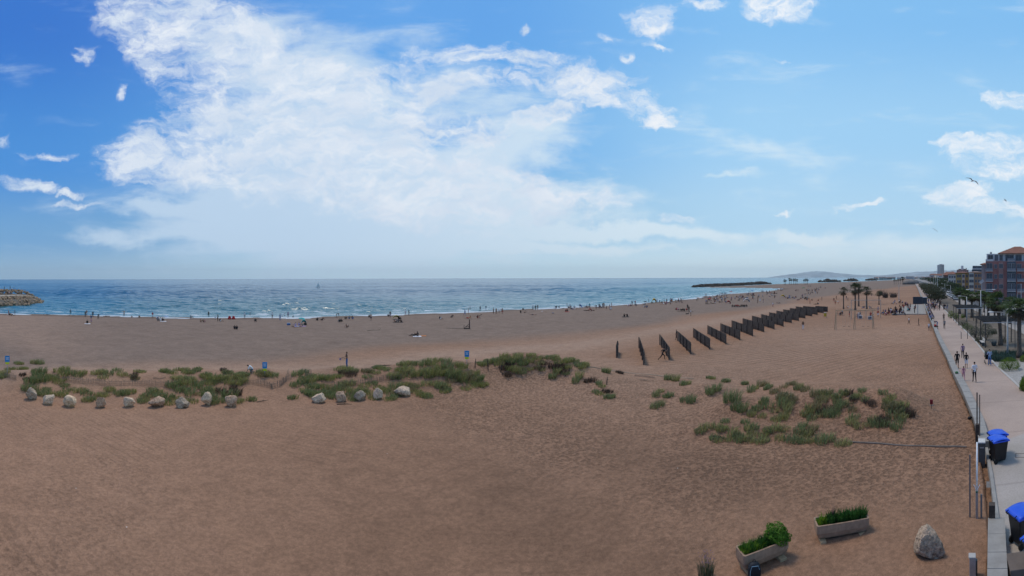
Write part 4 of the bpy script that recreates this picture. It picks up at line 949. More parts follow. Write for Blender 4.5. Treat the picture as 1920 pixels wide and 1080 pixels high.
# half buried kerb in front of the right dunes and the plank line behind them
def strip(pts, w, h, m, name, lab, cat):
    pw = [G(x, y) for x, y in pts]; mb = MB(); o0 = pw[0]
    fine_ = []
    for a, b in zip(pw, pw[1:]):
        n = max(1, int((b - a).length / .5)); fine_ += [a + (b - a) * (k_ / n) for k_ in range(n)]
    fine_.append(pw[-1]); vs_ = []; n = len(fine_)
    for i, p_ in enumerate(fine_):
        d = (fine_[min(i + 1, n - 1)] - fine_[max(i - 1, 0)]).normalized(); s_ = Vector((d.y, -d.x, 0)) * w / 2; z = gz1(p_.x, p_.y); u = h * (.75 + .25 * math.sin(i * .8))
        for q, zz in ((p_ - s_, z - .1), (p_ - s_ * .9, z + u), (p_ + s_ * .9, z + u), (p_ + s_, z - .1)): vs_.append((q.x - o0.x, q.y - o0.y, zz - o0.z))
    fs = [(i * 4 + k_, (i + 1) * 4 + k_, (i + 1) * 4 + k_ + 1, i * 4 + k_ + 1) for i in range(n - 1) for k_ in range(3)] + [(0, 1, 2, 3), (n * 4 - 1, n * 4 - 2, n * 4 - 3, n * 4 - 4)]
    mb.add(vs_, fs); return tag(mb.build(name, m, None, o0), lab, cat)
M_CONC = mat('old_concrete', (.15, .12, .10), .9, .15, 2, .01, dirt=.5)
strip([(1590, 832), (1640, 835), (1700, 839.5), (1760, 842), (1812, 842.5)], .15, .06, M_CONC, 'buried_kerb', 'long concrete kerb half buried in sand running to the sea wall', 'kerb')
strip([(1090, 690), (1150, 696.5), (1220, 704), (1300, 712)], .16, .05, M_WOODP, 'plank_line', 'thin line of buried planks behind the stray tufts', 'plank line')

# ------------------------------------------------------------------ beach signs
M_SBLUE = mat('sign_blue', (.02, .22, .52), .45, .05, 3); M_SYEL = mat('sign_yellow', (.55, .60, .03), .45, .05, 3); M_SWHITE = mat('sign_white', (.75, .76, .78), .5, .03, 3)
M_STEEL = mat('galvanised_steel', (.36, .38, .40), .45, .12, 4, metal=.6, spec=.5)
for x, y, lab in [(13.5, 698, 'blue and yellow sign on a thin post at the left edge of the dunes'), (496, 704, 'blue and yellow sign by the kneeling person, above the dune gap'), (875, 687, 'blue and yellow sign on a post above the tall middle grass')]:
    c = G(x, y); top_ = 663 if x < 100 else (676.5 if x < 600 else 657); d = math.hypot(c.x, c.y); H = ZD(x, top_, d) - c.z
    t_ = empty('beach_sign', c, face_dir(x), lab, 'sign', 'blue and yellow beach signs')
    mb = MB(); mb.tube([(0, .02, -.3), (0, .02, H - .02)], .03, 8); mb.build('post', M_STEEL, t_)
    mb = MB(); mb.box((0, -.02, H - .30), (.46, .02, .60)); pn = mb.build('panel', M_SBLUE, t_, bevel=.006)
    mb = MB()
    for k_, wd_ in ((0, .30), (1, .24), (2, .28)): mb.box((0, -.034, H - .17 - k_ * .10), (wd_, .004, .035))
    mb.build('lettering_bars', M_SWHITE, pn)
    mb = MB(); mb.box((0, -.02, H - .72), (.36, .02, .20)); mb.build('lower_panel', M_SYEL, t_, bevel=.006)

# ------------------------------------------------------------------ boat, gulls
def loft(sec, mi=0, mb=None):
    mb = mb or MB(); n = len(sec[0]); vs_ = [q for s_ in sec for q in s_]
    fs = [(i * n + k_, i * n + (k_ + 1) % n, (i + 1) * n + (k_ + 1) % n, (i + 1) * n + k_) for i in range(len(sec) - 1) for k_ in range(n)]
    mb.add(vs_, fs + [tuple(range(n))[::-1], tuple((len(sec) - 1) * n + k_ for k_ in range(n))], mi); return mb
M_SAIL = mat('sailcloth', (.80, .79, .75), .8, .04, 1); M_HULL = mat('white_hull', (.75, .75, .74), .35, .04, 1); M_ALU = mat('mast_metal', (.5, .5, .5), .4, .05, 1, metal=.7)
q = P(597, 537.8, SEAZ); bt = empty('sailing_boat', q, R(200), 'small white sailing boat on the open sea', 'sailing boat')
S_ = .62; sec = []
for x, w, z0, z1 in ((-4, .9, .2, 1.0), (-2, 1.3, -.2, .95), (0, 1.45, -.4, .95), (2, 1.15, -.3, 1.05), (3.6, .45, .1, 1.2), (4.4, .05, .8, 1.3)):
    sec.append([(x * S_, -w * S_, z1 * S_), (x * S_, -w * .6 * S_, z0 * S_), (x * S_, w * .6 * S_, z0 * S_), (x * S_, w * S_, z1 * S_)])
loft(sec).build('hull', M_HULL, bt)
mb = MB(); mb.box((-.3 * S_, 0, 1.2 * S_), (3 * S_, 1.4 * S_, .5 * S_)); mb.build('cabin', M_HULL, bt, bevel=.1)
mb = MB(); mb.tube([(.6 * S_, 0, .9 * S_), (.6 * S_, 0, 11 * S_)], .09 * S_, 8); mb.build('mast', M_ALU, bt)
mb = MB(); mb.tube([(.5 * S_, 0, 2.1 * S_), (-3.4 * S_, .5, 2.0 * S_)], .07 * S_, 6); mb.build('boom', M_ALU, bt)
def sail(a, b, c, bulge):
    mb = MB(); a, b, c = Vector(a) * S_, Vector(b) * S_, Vector(c) * S_; n = 8; vs_ = []
    for i in range(n + 1):
        for j in range(n + 1):
            u, v = i / n, j / n; p_ = (a * (1 - u) + b * u) * (1 - v) + c * v; p_ = p_ + Vector((0, bulge * math.sin(u * math.pi) * math.sin((.15 + .85 * v) * math.pi), 0)); vs_.append(tuple(p_))
    mb.add(vs_, [(i * (n + 1) + j, (i + 1) * (n + 1) + j, (i + 1) * (n + 1) + j + 1, i * (n + 1) + j + 1) for i in range(n) for j in range(n)])
    o = mb.build('sail', M_SAIL, bt, smooth=True); sd5 = o.modifiers.new('t', 'SOLIDIFY'); sd5.thickness = .03
sail((.5, 0, 2.3), (-3.3, .25, 2.1), (.5, 0, 10.8), .9); sail((4.2, 0, 1.5), (.9, .3, 1.9), (.75, 0, 9.6), .7)
for lx, ly, d_ in ((1265, 521.9, 5200),):
    pass
M_GULL = mat('gull_feathers', (.62, .62, .62), .8, .08, 4); M_GULLW = mat('gull_wing', (.30, .32, .35), .8, .1, 4)
for x, y, d_, sc__, rz, roll, lab in [(1824, 343, 38, 1.0, .5, .35, 'gull gliding high above the red apartment block, the largest'), (1885, 379.5, 75, 1.0, 1.2, .2, 'smaller gull to the lower right of the large one'), (1753, 434.5, 90, 1.0, .3, .5, 'smallest gull, lowest of the three in flight')]:
    q = PD(x, d_, ZD(x, y, d_)); t_ = empty('gull', q, face_dir(x) + rz, lab, 'gull', 'gulls in flight'); t_.rotation_euler.y = roll
    body = []
    for yy, r_ in ((-.22, .008), (-.19, .03), (-.13, .038), (-.05, .062), (.05, .06), (.14, .035), (.24, .02)):
        body.append([(r_ * math.cos(k_ * .785), yy, r_ * .9 * math.sin(k_ * .785)) for k_ in range(8)])
    loft(body).build('body', M_GULL, t_, smooth=True)
    for s_ in (-1, 1):
        w_ = MB(); prof = [(0.04, -.07, .07, .01), (.22, -.10, .07, .10), (.38, -.06, .08, .09), (.55, .0, .10, .04), (.70, .09, .12, -.02)]
        vs_ = []
        for x_, y0, y1, z_ in prof: vs_ += [(s_ * x_, y0, z_), (s_ * x_, y1, z_ - .012), (s_ * x_, (y0 + y1) / 2, z_ - .018)]
        w_.add(vs_, [(i * 3 + k_, (i + 1) * 3 + k_, (i + 1) * 3 + (k_ + 1) % 3, i * 3 + (k_ + 1) % 3) for i in range(4) for k_ in range(3)] + [(0, 1, 2), (12, 13, 14)]); w_.build('wing', M_GULLW, t_)
    mb = MB(); mb.add([(-.02, .2, 0), (.02, .2, 0), (.06, .33, 0), (-.06, .33, 0), (0, .26, .012)], [(0, 1, 4), (1, 2, 4), (2, 3, 4), (3, 0, 4), (3, 2, 1, 0)]); mb.build('tail', M_GULL, t_)

# ------------------------------------------------------------------ palms
M_TRUNK = mat('palm_trunk', (.12, .095, .075), .95, .35, 5, .03)
M_FROND = leafmat('palm_frond', (.050, .085, .030), (.095, .130, .045), 1.5); M_FROND2 = leafmat('palm_frond_far', (.03, .045, .022), (.055, .065, .03), 1.5); M_DEADF = leafmat('dead_frond', (.16, .125, .08), (.10, .08, .055), 1.5)
def palm(h, crown_r, seed, fronds=34, dead=22, leaf=13, trunk_r=.19, green=None, lean=.0):
    g = random.Random(seed); t_ = bpy.data.objects.new('palm_tree', None); COL.objects.link(t_)
    mb = MB(); pts, rad = [], []
    for i in range(15):
        u = i / 14; pts.append((lean * u * u * h * .2, 0, u * (h - crown_r * .35) - (.2 if i == 0 else 0))); rad.append(trunk_r * (1.35 - .55 * min(1, u * 5) + .10 * (i % 2) + (.35 * max(0, u - .8) * 5 if u > .8 else 0)))
    mb.tube(pts, rad, 10); mb.build('trunk', M_TRUNK, t_, smooth=True)
    top = Vector(pts[-1]) + Vector((0, 0, crown_r * .05))
    def fan(mb, a, el, L_, droop, m):
        d = Vector((math.cos(a) * math.cos(el), math.sin(a) * math.cos(el), math.sin(el))); s_ = Vector((-math.sin(a), math.cos(a), 0)); st_ = L_ * .48
        b0 = top; b1 = top + d * st_ + Vector((0, 0, -droop * .12 * L_)); mb.tube([b0, b1], [.022, .014], 3, m, cap=False)
        u_ = s_.cross(d).normalized() * -1
        if u_.z < 0: u_ = -u_
        for k_ in range(leaf):
            f_ = (k_ / (leaf - 1) - .5) * 2; aa = f_ * 1.45; ln = L_ * .56 * (1 - .25 * abs(f_)) * g.uniform(.85, 1.1)
            dd = (d * math.cos(aa) + s_ * math.sin(aa) + u_ * .12 * (1 - abs(f_))).normalized()
            m1_ = b1 + dd * ln * .6 + Vector((0, 0, -.02 - droop * .10 * ln)); e_ = b1 + dd * ln + Vector((0, 0, -droop * ln * (.55 + .35 * g.random())))
            w_ = (dd.cross(u_)).normalized() * (.028 + .012 * crown_r); mb.add([b1, m1_ - w_, e_, m1_ + w_], [(0, 1, 2, 3)], m)
    mb = MB()
    for i in range(fronds):
        fan(mb, i * 2.399 + g.uniform(-.2, .2), R(g.uniform(-30, 80)), crown_r * g.uniform(.75, 1.15), g.uniform(.3, 1.0), 0)
    mb.build('crown', green or M_FROND, t_)
    mb = MB()
    for i in range(dead):
        fan(mb, i * 2.399 + g.uniform(-.3, .3), R(g.uniform(-78, -35)), crown_r * g.uniform(.65, .95), .5, 0)
    if dead: mb.build('dead_fronds', M_DEADF, t_)
    tag(t_, 'beach palm', 'palm tree'); return t_
def put_palm(base, x, ybase, ytop, lab, group, used=set(), scale_w=1.0, z=None, rz=0.0, d=None):
    if d is None:
        c = G(x, ybase) if z is None else P(x, ybase, z)
    else: c = PD(x, d, z or 0)
    dist = math.hypot(c.x, c.y); H = ZD(x, ytop, dist) - c.z; src, h0 = base
    o = src if src.name not in used else copy_tree(src); used.add(src.name)
    s_ = H / h0; place(o, c, rz, lab, group, (s_ * scale_w, s_ * scale_w, s_)); o['category'] = 'palm tree'; return o
PB = [(palm(7, 2.3, 1, 30, 14, 10, .24, M_FROND2), 7.9), (palm(7, 2.2, 2, 26, 12, 10, .23, M_FROND2), 7.9), (palm(6.5, 1.75, 3, 36, 44, 13, .24), 7.0), (palm(6.5, 1.75, 4, 32, 38, 13, .22, None, .3), 7.0)]
for i, (b, x, yb, yt, sw, lab) in enumerate([(1, 1581.5, 582.5, 539.5, 1.0, 'slender palm standing apart on the beach, left of the big cluster'), (0, 1603.5, 585, 533.5, 1.15, 'tallest beach palm, left front of the big cluster'), (0, 1610, 577.5, 534, 1.1, 'beach palm just behind the tallest one'), (1, 1625, 582.5, 539, 1.2, 'beach palm on the right of the big cluster'), (1, 1648, 574.5, 548, 1.35, 'short bushy beach palm near the brushwood')]):
    put_palm(PB[b], x, yb, yt, lab, 'palms on the beach by the swings', rz=i * 1.3, scale_w=sw)
for i, (x, yb, yt, nm) in enumerate([(1470.5, 536.5, 526.5, 'first'), (1473, 537, 527, 'second'), (1480.5, 536, 524, 'third'), (1483.5, 536.5, 524.5, 'fourth'), (1488, 536.2, 525, 'fifth'), (1491, 537, 524.5, 'sixth'), (1494.5, 536.5, 526, 'seventh'), (1507.5, 536, 526, 'eighth'), (1511, 536.8, 525, 'ninth'), (1514, 536.2, 525.5, 'tenth')]):
    put_palm(PB[i % 2], x, yb, yt, f'far beach palm, {nm} from the left in the row beyond the breakwater', 'far palms beyond the breakwater', rz=i * .9, scale_w=1.15)
for i, (x, yb, yt, nm) in enumerate([(1676.5, 536.6, 526.5, 'first'), (1680, 536.4, 527, 'second'), (1684, 536.2, 526.5, 'third'), (1688, 536, 526, 'fourth'), (1692.5, 535.8, 522.5, 'fifth and tallest')]):
    put_palm(PB[i % 2], x, yb, yt, f'distant palm near the promenade end, {nm} from the left', 'distant palms before the town', rz=i * .9, scale_w=1.1 if i < 4 else 1.7)

# ------------------------------------------------------------------ swing frames, shelter, platform, board
M_POLE = mat('peeled_log', (.42, .31, .20), .8, .15, 4); M_POLEG = mat('grey_pole', (.34, .32, .29), .7, .1, 4)
def frame(xl, xr, ytop, ybase, legs, lab, seats, mt):
    xm = (xl + xr) / 2; c = G(xm, ybase); d = math.hypot(c.x, c.y); k_ = d / FOC; W = (xr - xl) * k_; H = ZD(xm, ytop, d) - c.z
    t_ = empty('swing_frame', c, face_dir(xm), lab, 'swing frame'); mb = MB(); mb.tube([(-W / 2 - .1, 0, H), (W / 2 + .1, 0, H)], .065, 8); mb.build('crossbar', mt, t_)
    for lx, sp in legs:
        for s_ in ((-1, 1) if sp else (0,)):
            mb = MB(); mb.tube([(lx * W / 2, 0, H), (lx * W / 2 + (.25 * (-1 if lx < 0 else 1) * (s_ > 0) if sp else 0) * 1.4, s_ * sp, -.3)], [.06, .07], 7); mb.build('leg', mt, t_)
    for sx in seats:
        mb = MB(); mb.box((sx * W / 2, 0, .55), (.5, .18, .04)); st_ = mb.build('seat', M_WOODD, t_)
        mb = MB()
        for q_ in (-.22, .22): mb.tube([(sx * W / 2 + q_, 0, .56), (sx * W / 2 + q_ * .9, 0, H)], .012, 4)
        mb.build('ropes', M_POLEG, t_)
    return t_
frame(1567.5, 1642.5, 585, 620.5, [(-1, .55), (-.05, .35), (.82, .55)], 'front swing frame of peeled logs with splayed legs', [-.6, -.35, .35, .6], M_POLE)
frame(1596, 1651, 566, 600.5, [(-1, 0), (0, 0), (1, 0)], 'rear taller frame of thin upright poles behind the swings', [-.5, .5], M_POLEG)
# brushwood sculptures
M_BRUSH = mat('brushwood', (.10, .08, .065), .95, .3, 4)
def brush(x, y, wpx, hpx, seed, lab, lean=.4):
    g = random.Random(seed); c = G(x, y); k_ = math.hypot(c.x, c.y) / FOC; W, H = wpx * k_, hpx * k_; mb = MB()
    for i in range(150):
        a = g.uniform(0, 6.28); r_ = W * .45 * math.sqrt(g.random()); x0, y0 = r_ * math.cos(a), r_ * .5 * math.sin(a); L_ = H * g.uniform(.25, .75 if i > 14 else 1.25); dx_, dy_ = g.gauss(0, lean), g.gauss(0, lean)
        z0 = g.uniform(-.1, H * .25); p0 = Vector((x0, y0, z0)); p1 = p0 + Vector((dx_, dy_, 1)).normalized() * L_; mb.tube([p0, (p0 + p1) / 2 + Vector((g.gauss(0, .08), g.gauss(0, .08), 0)), p1], [.05, .035, .015], 4)
    for i in range(60):
        a = g.uniform(0, 6.28); x0 = g.uniform(-.5, .5) * W; mb.tube([(x0, g.uniform(-.5, .5), g.uniform(0, H * .3)), (x0 + g.uniform(-1.5, 1.5), g.uniform(-.5, .5), g.uniform(0, H * .5))], [.04, .02], 4)
    return tag(mb.build('brushwood_pile', M_BRUSH, None, c), lab, 'brushwood pile', 'brushwood piles on the beach')
brush(1660, 562, 14, 15, 1, 'leaning brushwood pile, left one beyond the beach palms'); brush(1675, 561.5, 20, 13, 2, 'wide spiky brushwood pile, right one before the promenade'); brush(1652, 557, 9, 13, 3, 'small brushwood spikes behind the short bushy palm')
# drystone shelter far away at the town end
q = G(1708, 536.5); mb = MB(); mb.lathe([(13, 0), (13.5, 2.2), (12, 4.2), (8, 5.6), (0.01, 6.2)], 22); o = mb.build('sand_shelter', mat('thatch', (.17, .155, .14), .95, .3, .5), None, q, smooth=True); o.scale = (1.15, .7, .95); tag(o, 'low grey dome-shaped shelter at the far end of the beach', 'shelter')
# concrete platform on the sand with a big dark board
pl = [G(1672, 594.6), G(1737, 593.6), G(1733, 576.5), G(1702, 576)]
mb = MB(); zt = max(gz1(p_.x, p_.y) for p_ in pl) + .16
mb.add([(p_.x, p_.y, zt) for p_ in pl] + [(p_.x, p_.y, zt - .9) for p_ in pl], [(0, 1, 2, 3), (0, 4, 5, 1), (1, 5, 6, 2), (2, 6, 7, 3), (3, 7, 4, 0)])
PLATZ = zt; tag(mb.build('concrete_platform', mat('pale_concrete', (.30, .27, .235), .9, .1, 1.5)), 'pale concrete platform on the sand under the dark board', 'platform')
bc = P(1720.7, 592, PLATZ); d = math.hypot(bc.x, bc.y); k_ = d / FOC
t_ = empty('display_board', bc, face_dir(1720.7), 'large dark grey board of two panels on a single post', 'board')
M_BOARD = mat('dark_panel', (.030, .042, .055), .35, .1, 2, spec=.5); hz = lambda y: ZD(1720.7, y, d) - bc.z
mb = MB(); mb.tube([(0, .12, 0), (0, .12, hz(561))], .09, 8); mb.build('post', M_STEEL, t_)
mb = MB(); mb.box((.05 * k_, 0, (hz(560) + hz(573.7)) / 2), (18.3 * k_, .12, hz(560) - hz(573.7))); mb.build('panel', M_BOARD, t_, bevel=.02)
mb = MB(); mb.box((13.4 * k_, .35, (hz(561.6) + hz(573.4)) / 2), (8.6 * k_, .14, hz(561.6) - hz(573.4)), rz=R(12)); p2 = mb.build('panel', M_BOARD, t_, bevel=.02)
mb = MB(); mb.box((13.4 * k_, .35, hz(561.2)), (8.9 * k_, .22, .10), rz=R(12)); mb.build('rim', mat('white_paint', (.75, .75, .73), .5, .05, 2), p2)

# yellow box at the end of the screens, net post on the open beach, red sign stub, bag, cap
c = G(1547, 599); t_ = empty('yellow_litter_bin', c, face_dir(1547), 'yellow bin bag holder standing beyond the last timber screen', 'litter bin')
mb = MB(); mb.lathe([(.30, .35), (.34, .6), (.33, 1.15), (.31, 1.25)], 12); mb.build('bag', mat('yellow_plastic', (.50, .36, .04), .5, .1, 4), t_)
mb = MB(); mb.lathe([(.36, 1.22), (.37, 1.30), (.30, 1.31)], 12); mb.build('ring', M_STEEL, t_)
for s_ in (-1, 1): mb = MB(); mb.tube([(s_ * .33, 0, -.2), (s_ * .33, 0, 1.3)], .03, 6); mb.build('leg', M_WOODP, t_)
c = G(880, 616); t_ = empty('net_post', c, face_dir(880), 'brown wooden post with a fallen frame at its foot, alone on the open beach', 'post')
k_ = math.hypot(c.x, c.y) / FOC
mb = MB(); mb.tube([(0, 0, -.3), (0, 0, 17.5 * k_)], [.14, .12], 7); mb.build('post', mat('red_brown_wood', (.16, .09, .07), .85, .2, 4), t_)
mb = MB(); mb.box((-.55, -.05, .08), (1.1, .5, .14)); mb.tube([(-1.1, 0, .1), (0, 0, 1.0)], .05, 5); mb.tube([(-.8, 0, .35), (-.1, 0, .45)], .05, 5); mb.tube([(-1.1, 0, .1), (-1.05, 0, .8)], .04, 5); mb.build('fallen_frame', M_WOODD, t_)
mb = MB(); mb.tube([(-4.6, .3, .06), (-3.0, .1, .10), (-1.0, .2, .07)], [.03, .05, .03], 5); mb.build('plank', M_WOODP, t_)
c = G(1746, 769.5); t_ = empty('red_marker', c, face_dir(1746), 'small dark red box on a stick in the sand near the sea wall', 'marker')
mb = MB(); mb.box((0, 0, .44), (.20, .12, .30)); mb.build('box', mat('dark_red', (.22, .015, .02), .5, .1, 5), t_, bevel=.01)
mb = MB(); mb.tube([(0, 0, -.2), (0, 0, .30)], .02, 6); mb.build('stick', M_WOODD, t_)
mb = MB(); mb.tube([(-.12, 0, .22), (0, .02, .18), (.16, 0, .24)], .015, 5); mb.build('tie', M_STEEL, t_)
c = G(1818, 789); mb = MB(); mb.lathe([(.12, 0), (.17, .06), (.13, .14), (.04, .17)], 9); o = mb.build('lost_cap', cmat('black'), None, c, smooth=True); o.scale = (1.3, .8, .8); tag(o, 'small black thing lying on sand at the foot of the sea wall', 'cap')

# ------------------------------------------------------------------ sea wall, promenade, road
M_CAP = mat('cap_stone', (.30, .285, .26), .85, .12, 2.0, .006, dirt=.35); M_WALLF = mat('wall_face', (.21, .19, .17), .9, .25, .8, .01, dirt=.4)
def offset(pts, w):
    out_ = []; n = len(pts)
    for i, p_ in enumerate(pts):
        d = (pts[min(i + 1, n - 1)] - pts[max(i - 1, 0)]); d.z = 0; d.normalize(); out_.append(p_ + Vector((d.y, -d.x, 0)) * w)
    return out_
def sea_wall(pts, lab, block=.8):
    """solid wall with capstones; pts is the sand-side edge, near end first"""
    t_ = empty('sea_wall', pts[0], 0, lab, 'sea wall'); o0 = pts[0]; W = .60; fine_ = []
    for a, b in zip(pts, pts[1:]):
        L_ = (b - a).length; st = block if a.length < 120 else (2.4 if a.length < 400 else 12); n = max(1, round(L_ / st)); fine_ += [a + (b - a) * (k_ / n) for k_ in range(n)]
    fine_.append(pts[-1]); mid = offset(fine_, .06); inn = offset(fine_, W - .05); ri = offset(fine_, W)
    mb = MB(); vs_ = []
    for a, b in zip(mid, inn): vs_ += [(a.x - o0.x, a.y - o0.y, -1.6), (a.x - o0.x, a.y - o0.y, -.09), (b.x - o0.x, b.y - o0.y, -.09), (b.x - o0.x, b.y - o0.y, -1.6)]
    n = len(fine_); fs = [(i * 4 + k_, (i + 1) * 4 + k_, (i + 1) * 4 + k_ + 1, i * 4 + k_ + 1) for i in range(n - 1) for k_ in range(3)] + [(0, 1, 2, 3), (n * 4 - 1, n * 4 - 2, n * 4 - 3, n * 4 - 4)]
    mb.add(vs_, fs); mb.build('wall_body', M_WALLF, t_)
    mb = MB(); g = random.Random(3)
    for i in range(n - 1):
        a, b, c, d = fine_[i], fine_[i + 1], ri[i + 1], ri[i]; u = (b - a).normalized() * .007; dz_ = g.uniform(-.006, .006)
        q = [a + u, b - u, c - u, d + u]; lo = [(p_.x - o0.x, p_.y - o0.y, -.088 + dz_) for p_ in q]; hi = [(p_.x - o0.x, p_.y - o0.y, dz_) for p_ in q]
        mb.add(lo + hi, [(0, 1, 2, 3), (7, 6, 5, 4), (0, 4, 5, 1), (1, 5, 6, 2), (2, 6, 7, 3), (3, 7, 4, 0)])
    mb.build('capstones', M_CAP, t_); return t_
iw = {y: i + 1 for i, (x, y) in enumerate(_wl)}
near_w = wall_pts[:iw[975] + 1]; far_w = [P(1836, 832, CAPZ)] + wall_pts[iw[820]:]
sea_wall(near_w, 'near end of the grey sea wall with wide square capstones, by the bins'); sea_wall(far_w, 'long sea wall with pale capstones between sand and promenade')
gap = [wall_pts[iw[975]], wall_pts[iw[880]], P(1836, 832, CAPZ)]; gap = [Vector((p_.x, p_.y, .98)) for p_ in gap]; gi = offset(gap, .30); gi2 = offset(gap, .45)
mb = MB(); vs_ = []
for a, b in zip(gi, gi2): vs_ += [(a.x, a.y, .4), (a.x, a.y, .99), (b.x, b.y, .99), (b.x, b.y, .4)]
mb.add(vs_, [(i * 4 + k_, (i + 1) * 4 + k_, (i + 1) * 4 + k_ + 1, i * 4 + k_ + 1) for i in range(2) for k_ in range(3)] + [(0, 1, 2, 3), (11, 10, 9, 8)]); tag(mb.build('low_kerb', M_CAP), 'low grey kerb filling the gap in the sea wall beside the white pole', 'kerb')

def flat(name, pts, z, m, skirt=0.0, sub=0):
    mb = MB(); n = len(pts); vs_ = [(p_.x, p_.y, z) for p_ in pts]
    if skirt: vs_ += [(p_.x, p_.y, z - skirt) for p_ in pts]
    mb.add(vs_, [tuple(range(n))] + ([(i, i + n, (i + 1) % n + n, (i + 1) % n) for i in range(n)] if skirt else [])); o = mb.build(name, m)
    bm = bmesh.new(); bm.from_mesh(o.data); bmesh.ops.triangulate(bm, faces=[f for f in bm.faces if len(f.verts) > 4]); bmesh.ops.recalc_face_normals(bm, faces=bm.faces); bm.to_mesh(o.data); bm.free()
    o['kind'] = 'structure'; return o
def promenade_mat():
    t = NT('promenade_surface'); p = t.pos
    n = t.noise(p, .25, 5, .6); c = t.mix(t.sm(n, .35, .65), (.36, .275, .225, 1), (.42, .32, .26, 1))
    gr = t.attr('grey'); c = t.mix(gr, c, t.mix(t.sm(n, .35, .65), (.345, .305, .265, 1), (.40, .35, .31, 1)))
    c = t.scale(c, t.sm(t.noise(p, 14, 4, .7), .25, .75, .9, 1.1)); c = t.mix(t.sm(t.noise(p, .7, 6, .7), .60, .72, 0, .35), c, (.20, .165, .14, 1))
    w_ = t.wave(t.map(p, (1, 1, 0), rot=(0, 0, R(-36.7))), .052, 0, 0, 1, 'BANDS', 'X'); c = t.scale(c, t.sm(w_, .0, .003, .84, 1.0))
    t.bump(t.noise(p, 22, 4, .6), .4, .01); return t.done(c, .85, .25)
M_PROM = promenade_mat()
L_in = offset([near_w[0]] + near_w[1:] , .5)
prom_l = offset(near_w, .3) + gi2 + offset(far_w, .3)
prom_l = [p_ for p_ in prom_l]
pr_r = [P(x, y, PROZ) for x, y in [(1741, 551), (1750, 562), (1758, 571.5), (1766.7, 580.7), (1790.7, 606.7), (1802, 617.8), (1824, 640), (1846, 667.8), (1870, 693.7), (1896, 717.8), (1915, 736)]]
near_r = pr_r[-1]; dn = (pr_r[-1] - pr_r[-2]).normalized(); pr_r += [near_r + dn * 8 + Vector((4, 0, 0)), near_r + dn * 14 + Vector((16, -6, 0)), Vector((60, -30, PROZ)), Vector((near_w[0].x + 3, near_w[0].y - 12, PROZ))]
far_e = wall_pts[-1] + _far * 900; pr_r = [far_e + Vector((6, -5, 0)), P(1724, 533.5, PROZ), P(1731, 540, PROZ)] + pr_r
pts_prom = offset(near_w, .3)[:1] + offset(near_w, .3)[1:] + gi2[1:2] + offset(far_w, .3) + [far_e] + pr_r
prom = flat('promenade', pts_prom, PROZ, M_PROM, .12)
# refine for the colour change between pink surfacing and grey slab near the bins
bm = bmesh.new(); bm.from_mesh(prom.data)
for co, no in ((P(1870, 832, PROZ), (P(1960, 790, PROZ) - P(1853, 826, PROZ)).cross(Vector((0, 0, 1))).normalized()),):
    for k_ in (0, .25): bmesh.ops.bisect_plane(bm, geom=bm.verts[:] + bm.edges[:] + bm.faces[:], plane_co=co + no * k_, plane_no=no)
    cut = (co, no)
ly = bm.verts.layers.float.new('grey')
for v in bm.verts: v[ly] = 1.0 if (v.co - cut[0]).dot(cut[1]) * (1 if (Vector((11, 4, 0)) - cut[0]).dot(cut[1]) > 0 else -1) > (.1 if (Vector((11, 4, 0)) - cut[0]).dot(cut[1]) > 0 else -.1) else 0.0
bm.to_mesh(prom.data); bm.free()
# town ground, planting bed, pavement, road, all sheets stepped in height
def street(s_, lat, z=0.0):
    """s_ metres along the promenade direction, lat metres inland of the camera line"""
    u = _far; v = Vector((u.y, -u.x, 0)); q = u * s_ + v * lat; return Vector((q.x, q.y, z))
M_TOWN = mat('town_ground', (.24, .22, .20), .95, .2, .05); M_BED = mat('planting_bed', (.15, .12, .09), .95, .3, .8, .02, dirt=.4); M_GRAVEL = mat('pale_gravel', (.34, .32, .29), .95, .35, 9, .02); M_PAVE = mat('pavement', (.30, .27, .24), .9, .12, .6); M_ROAD = mat('asphalt', (.085, .088, .095), .9, .15, .5)
M_KERB = mat('kerb_stone', (.42, .40, .37), .85, .1, 2)
LB = 18.0
def lat_of(p_): return p_.x * _far.y - p_.y * _far.x
flat('town_ground', [street(40, 13.5), street(3200, 9), street(15000, 60), street(15000, 9000), street(-200, 3000), street(-60, 60), street(20, 25)], .72, M_TOWN)
bed = [p_ for p_ in pr_r[3:-4]]; bed_o = [p_ + Vector((_far.y, -_far.x, 0)) * 9.5 for p_ in bed]
flat('planting_bed', bed + bed_o[::-1], .80, M_BED, .1)
g1 = [P(x, y, PROZ) for x, y in [(1858, 681), (1870, 693.7), (1896, 717.8), (1915, 736), (1960, 778)]]; flat('gravel_bed', [p_ + Vector((.05, -.05, 0)) for p_ in g1] + [p_ + Vector((_far.y, -_far.x, 0)) * 7 for p_ in g1[::-1]], .835, M_GRAVEL, .05)
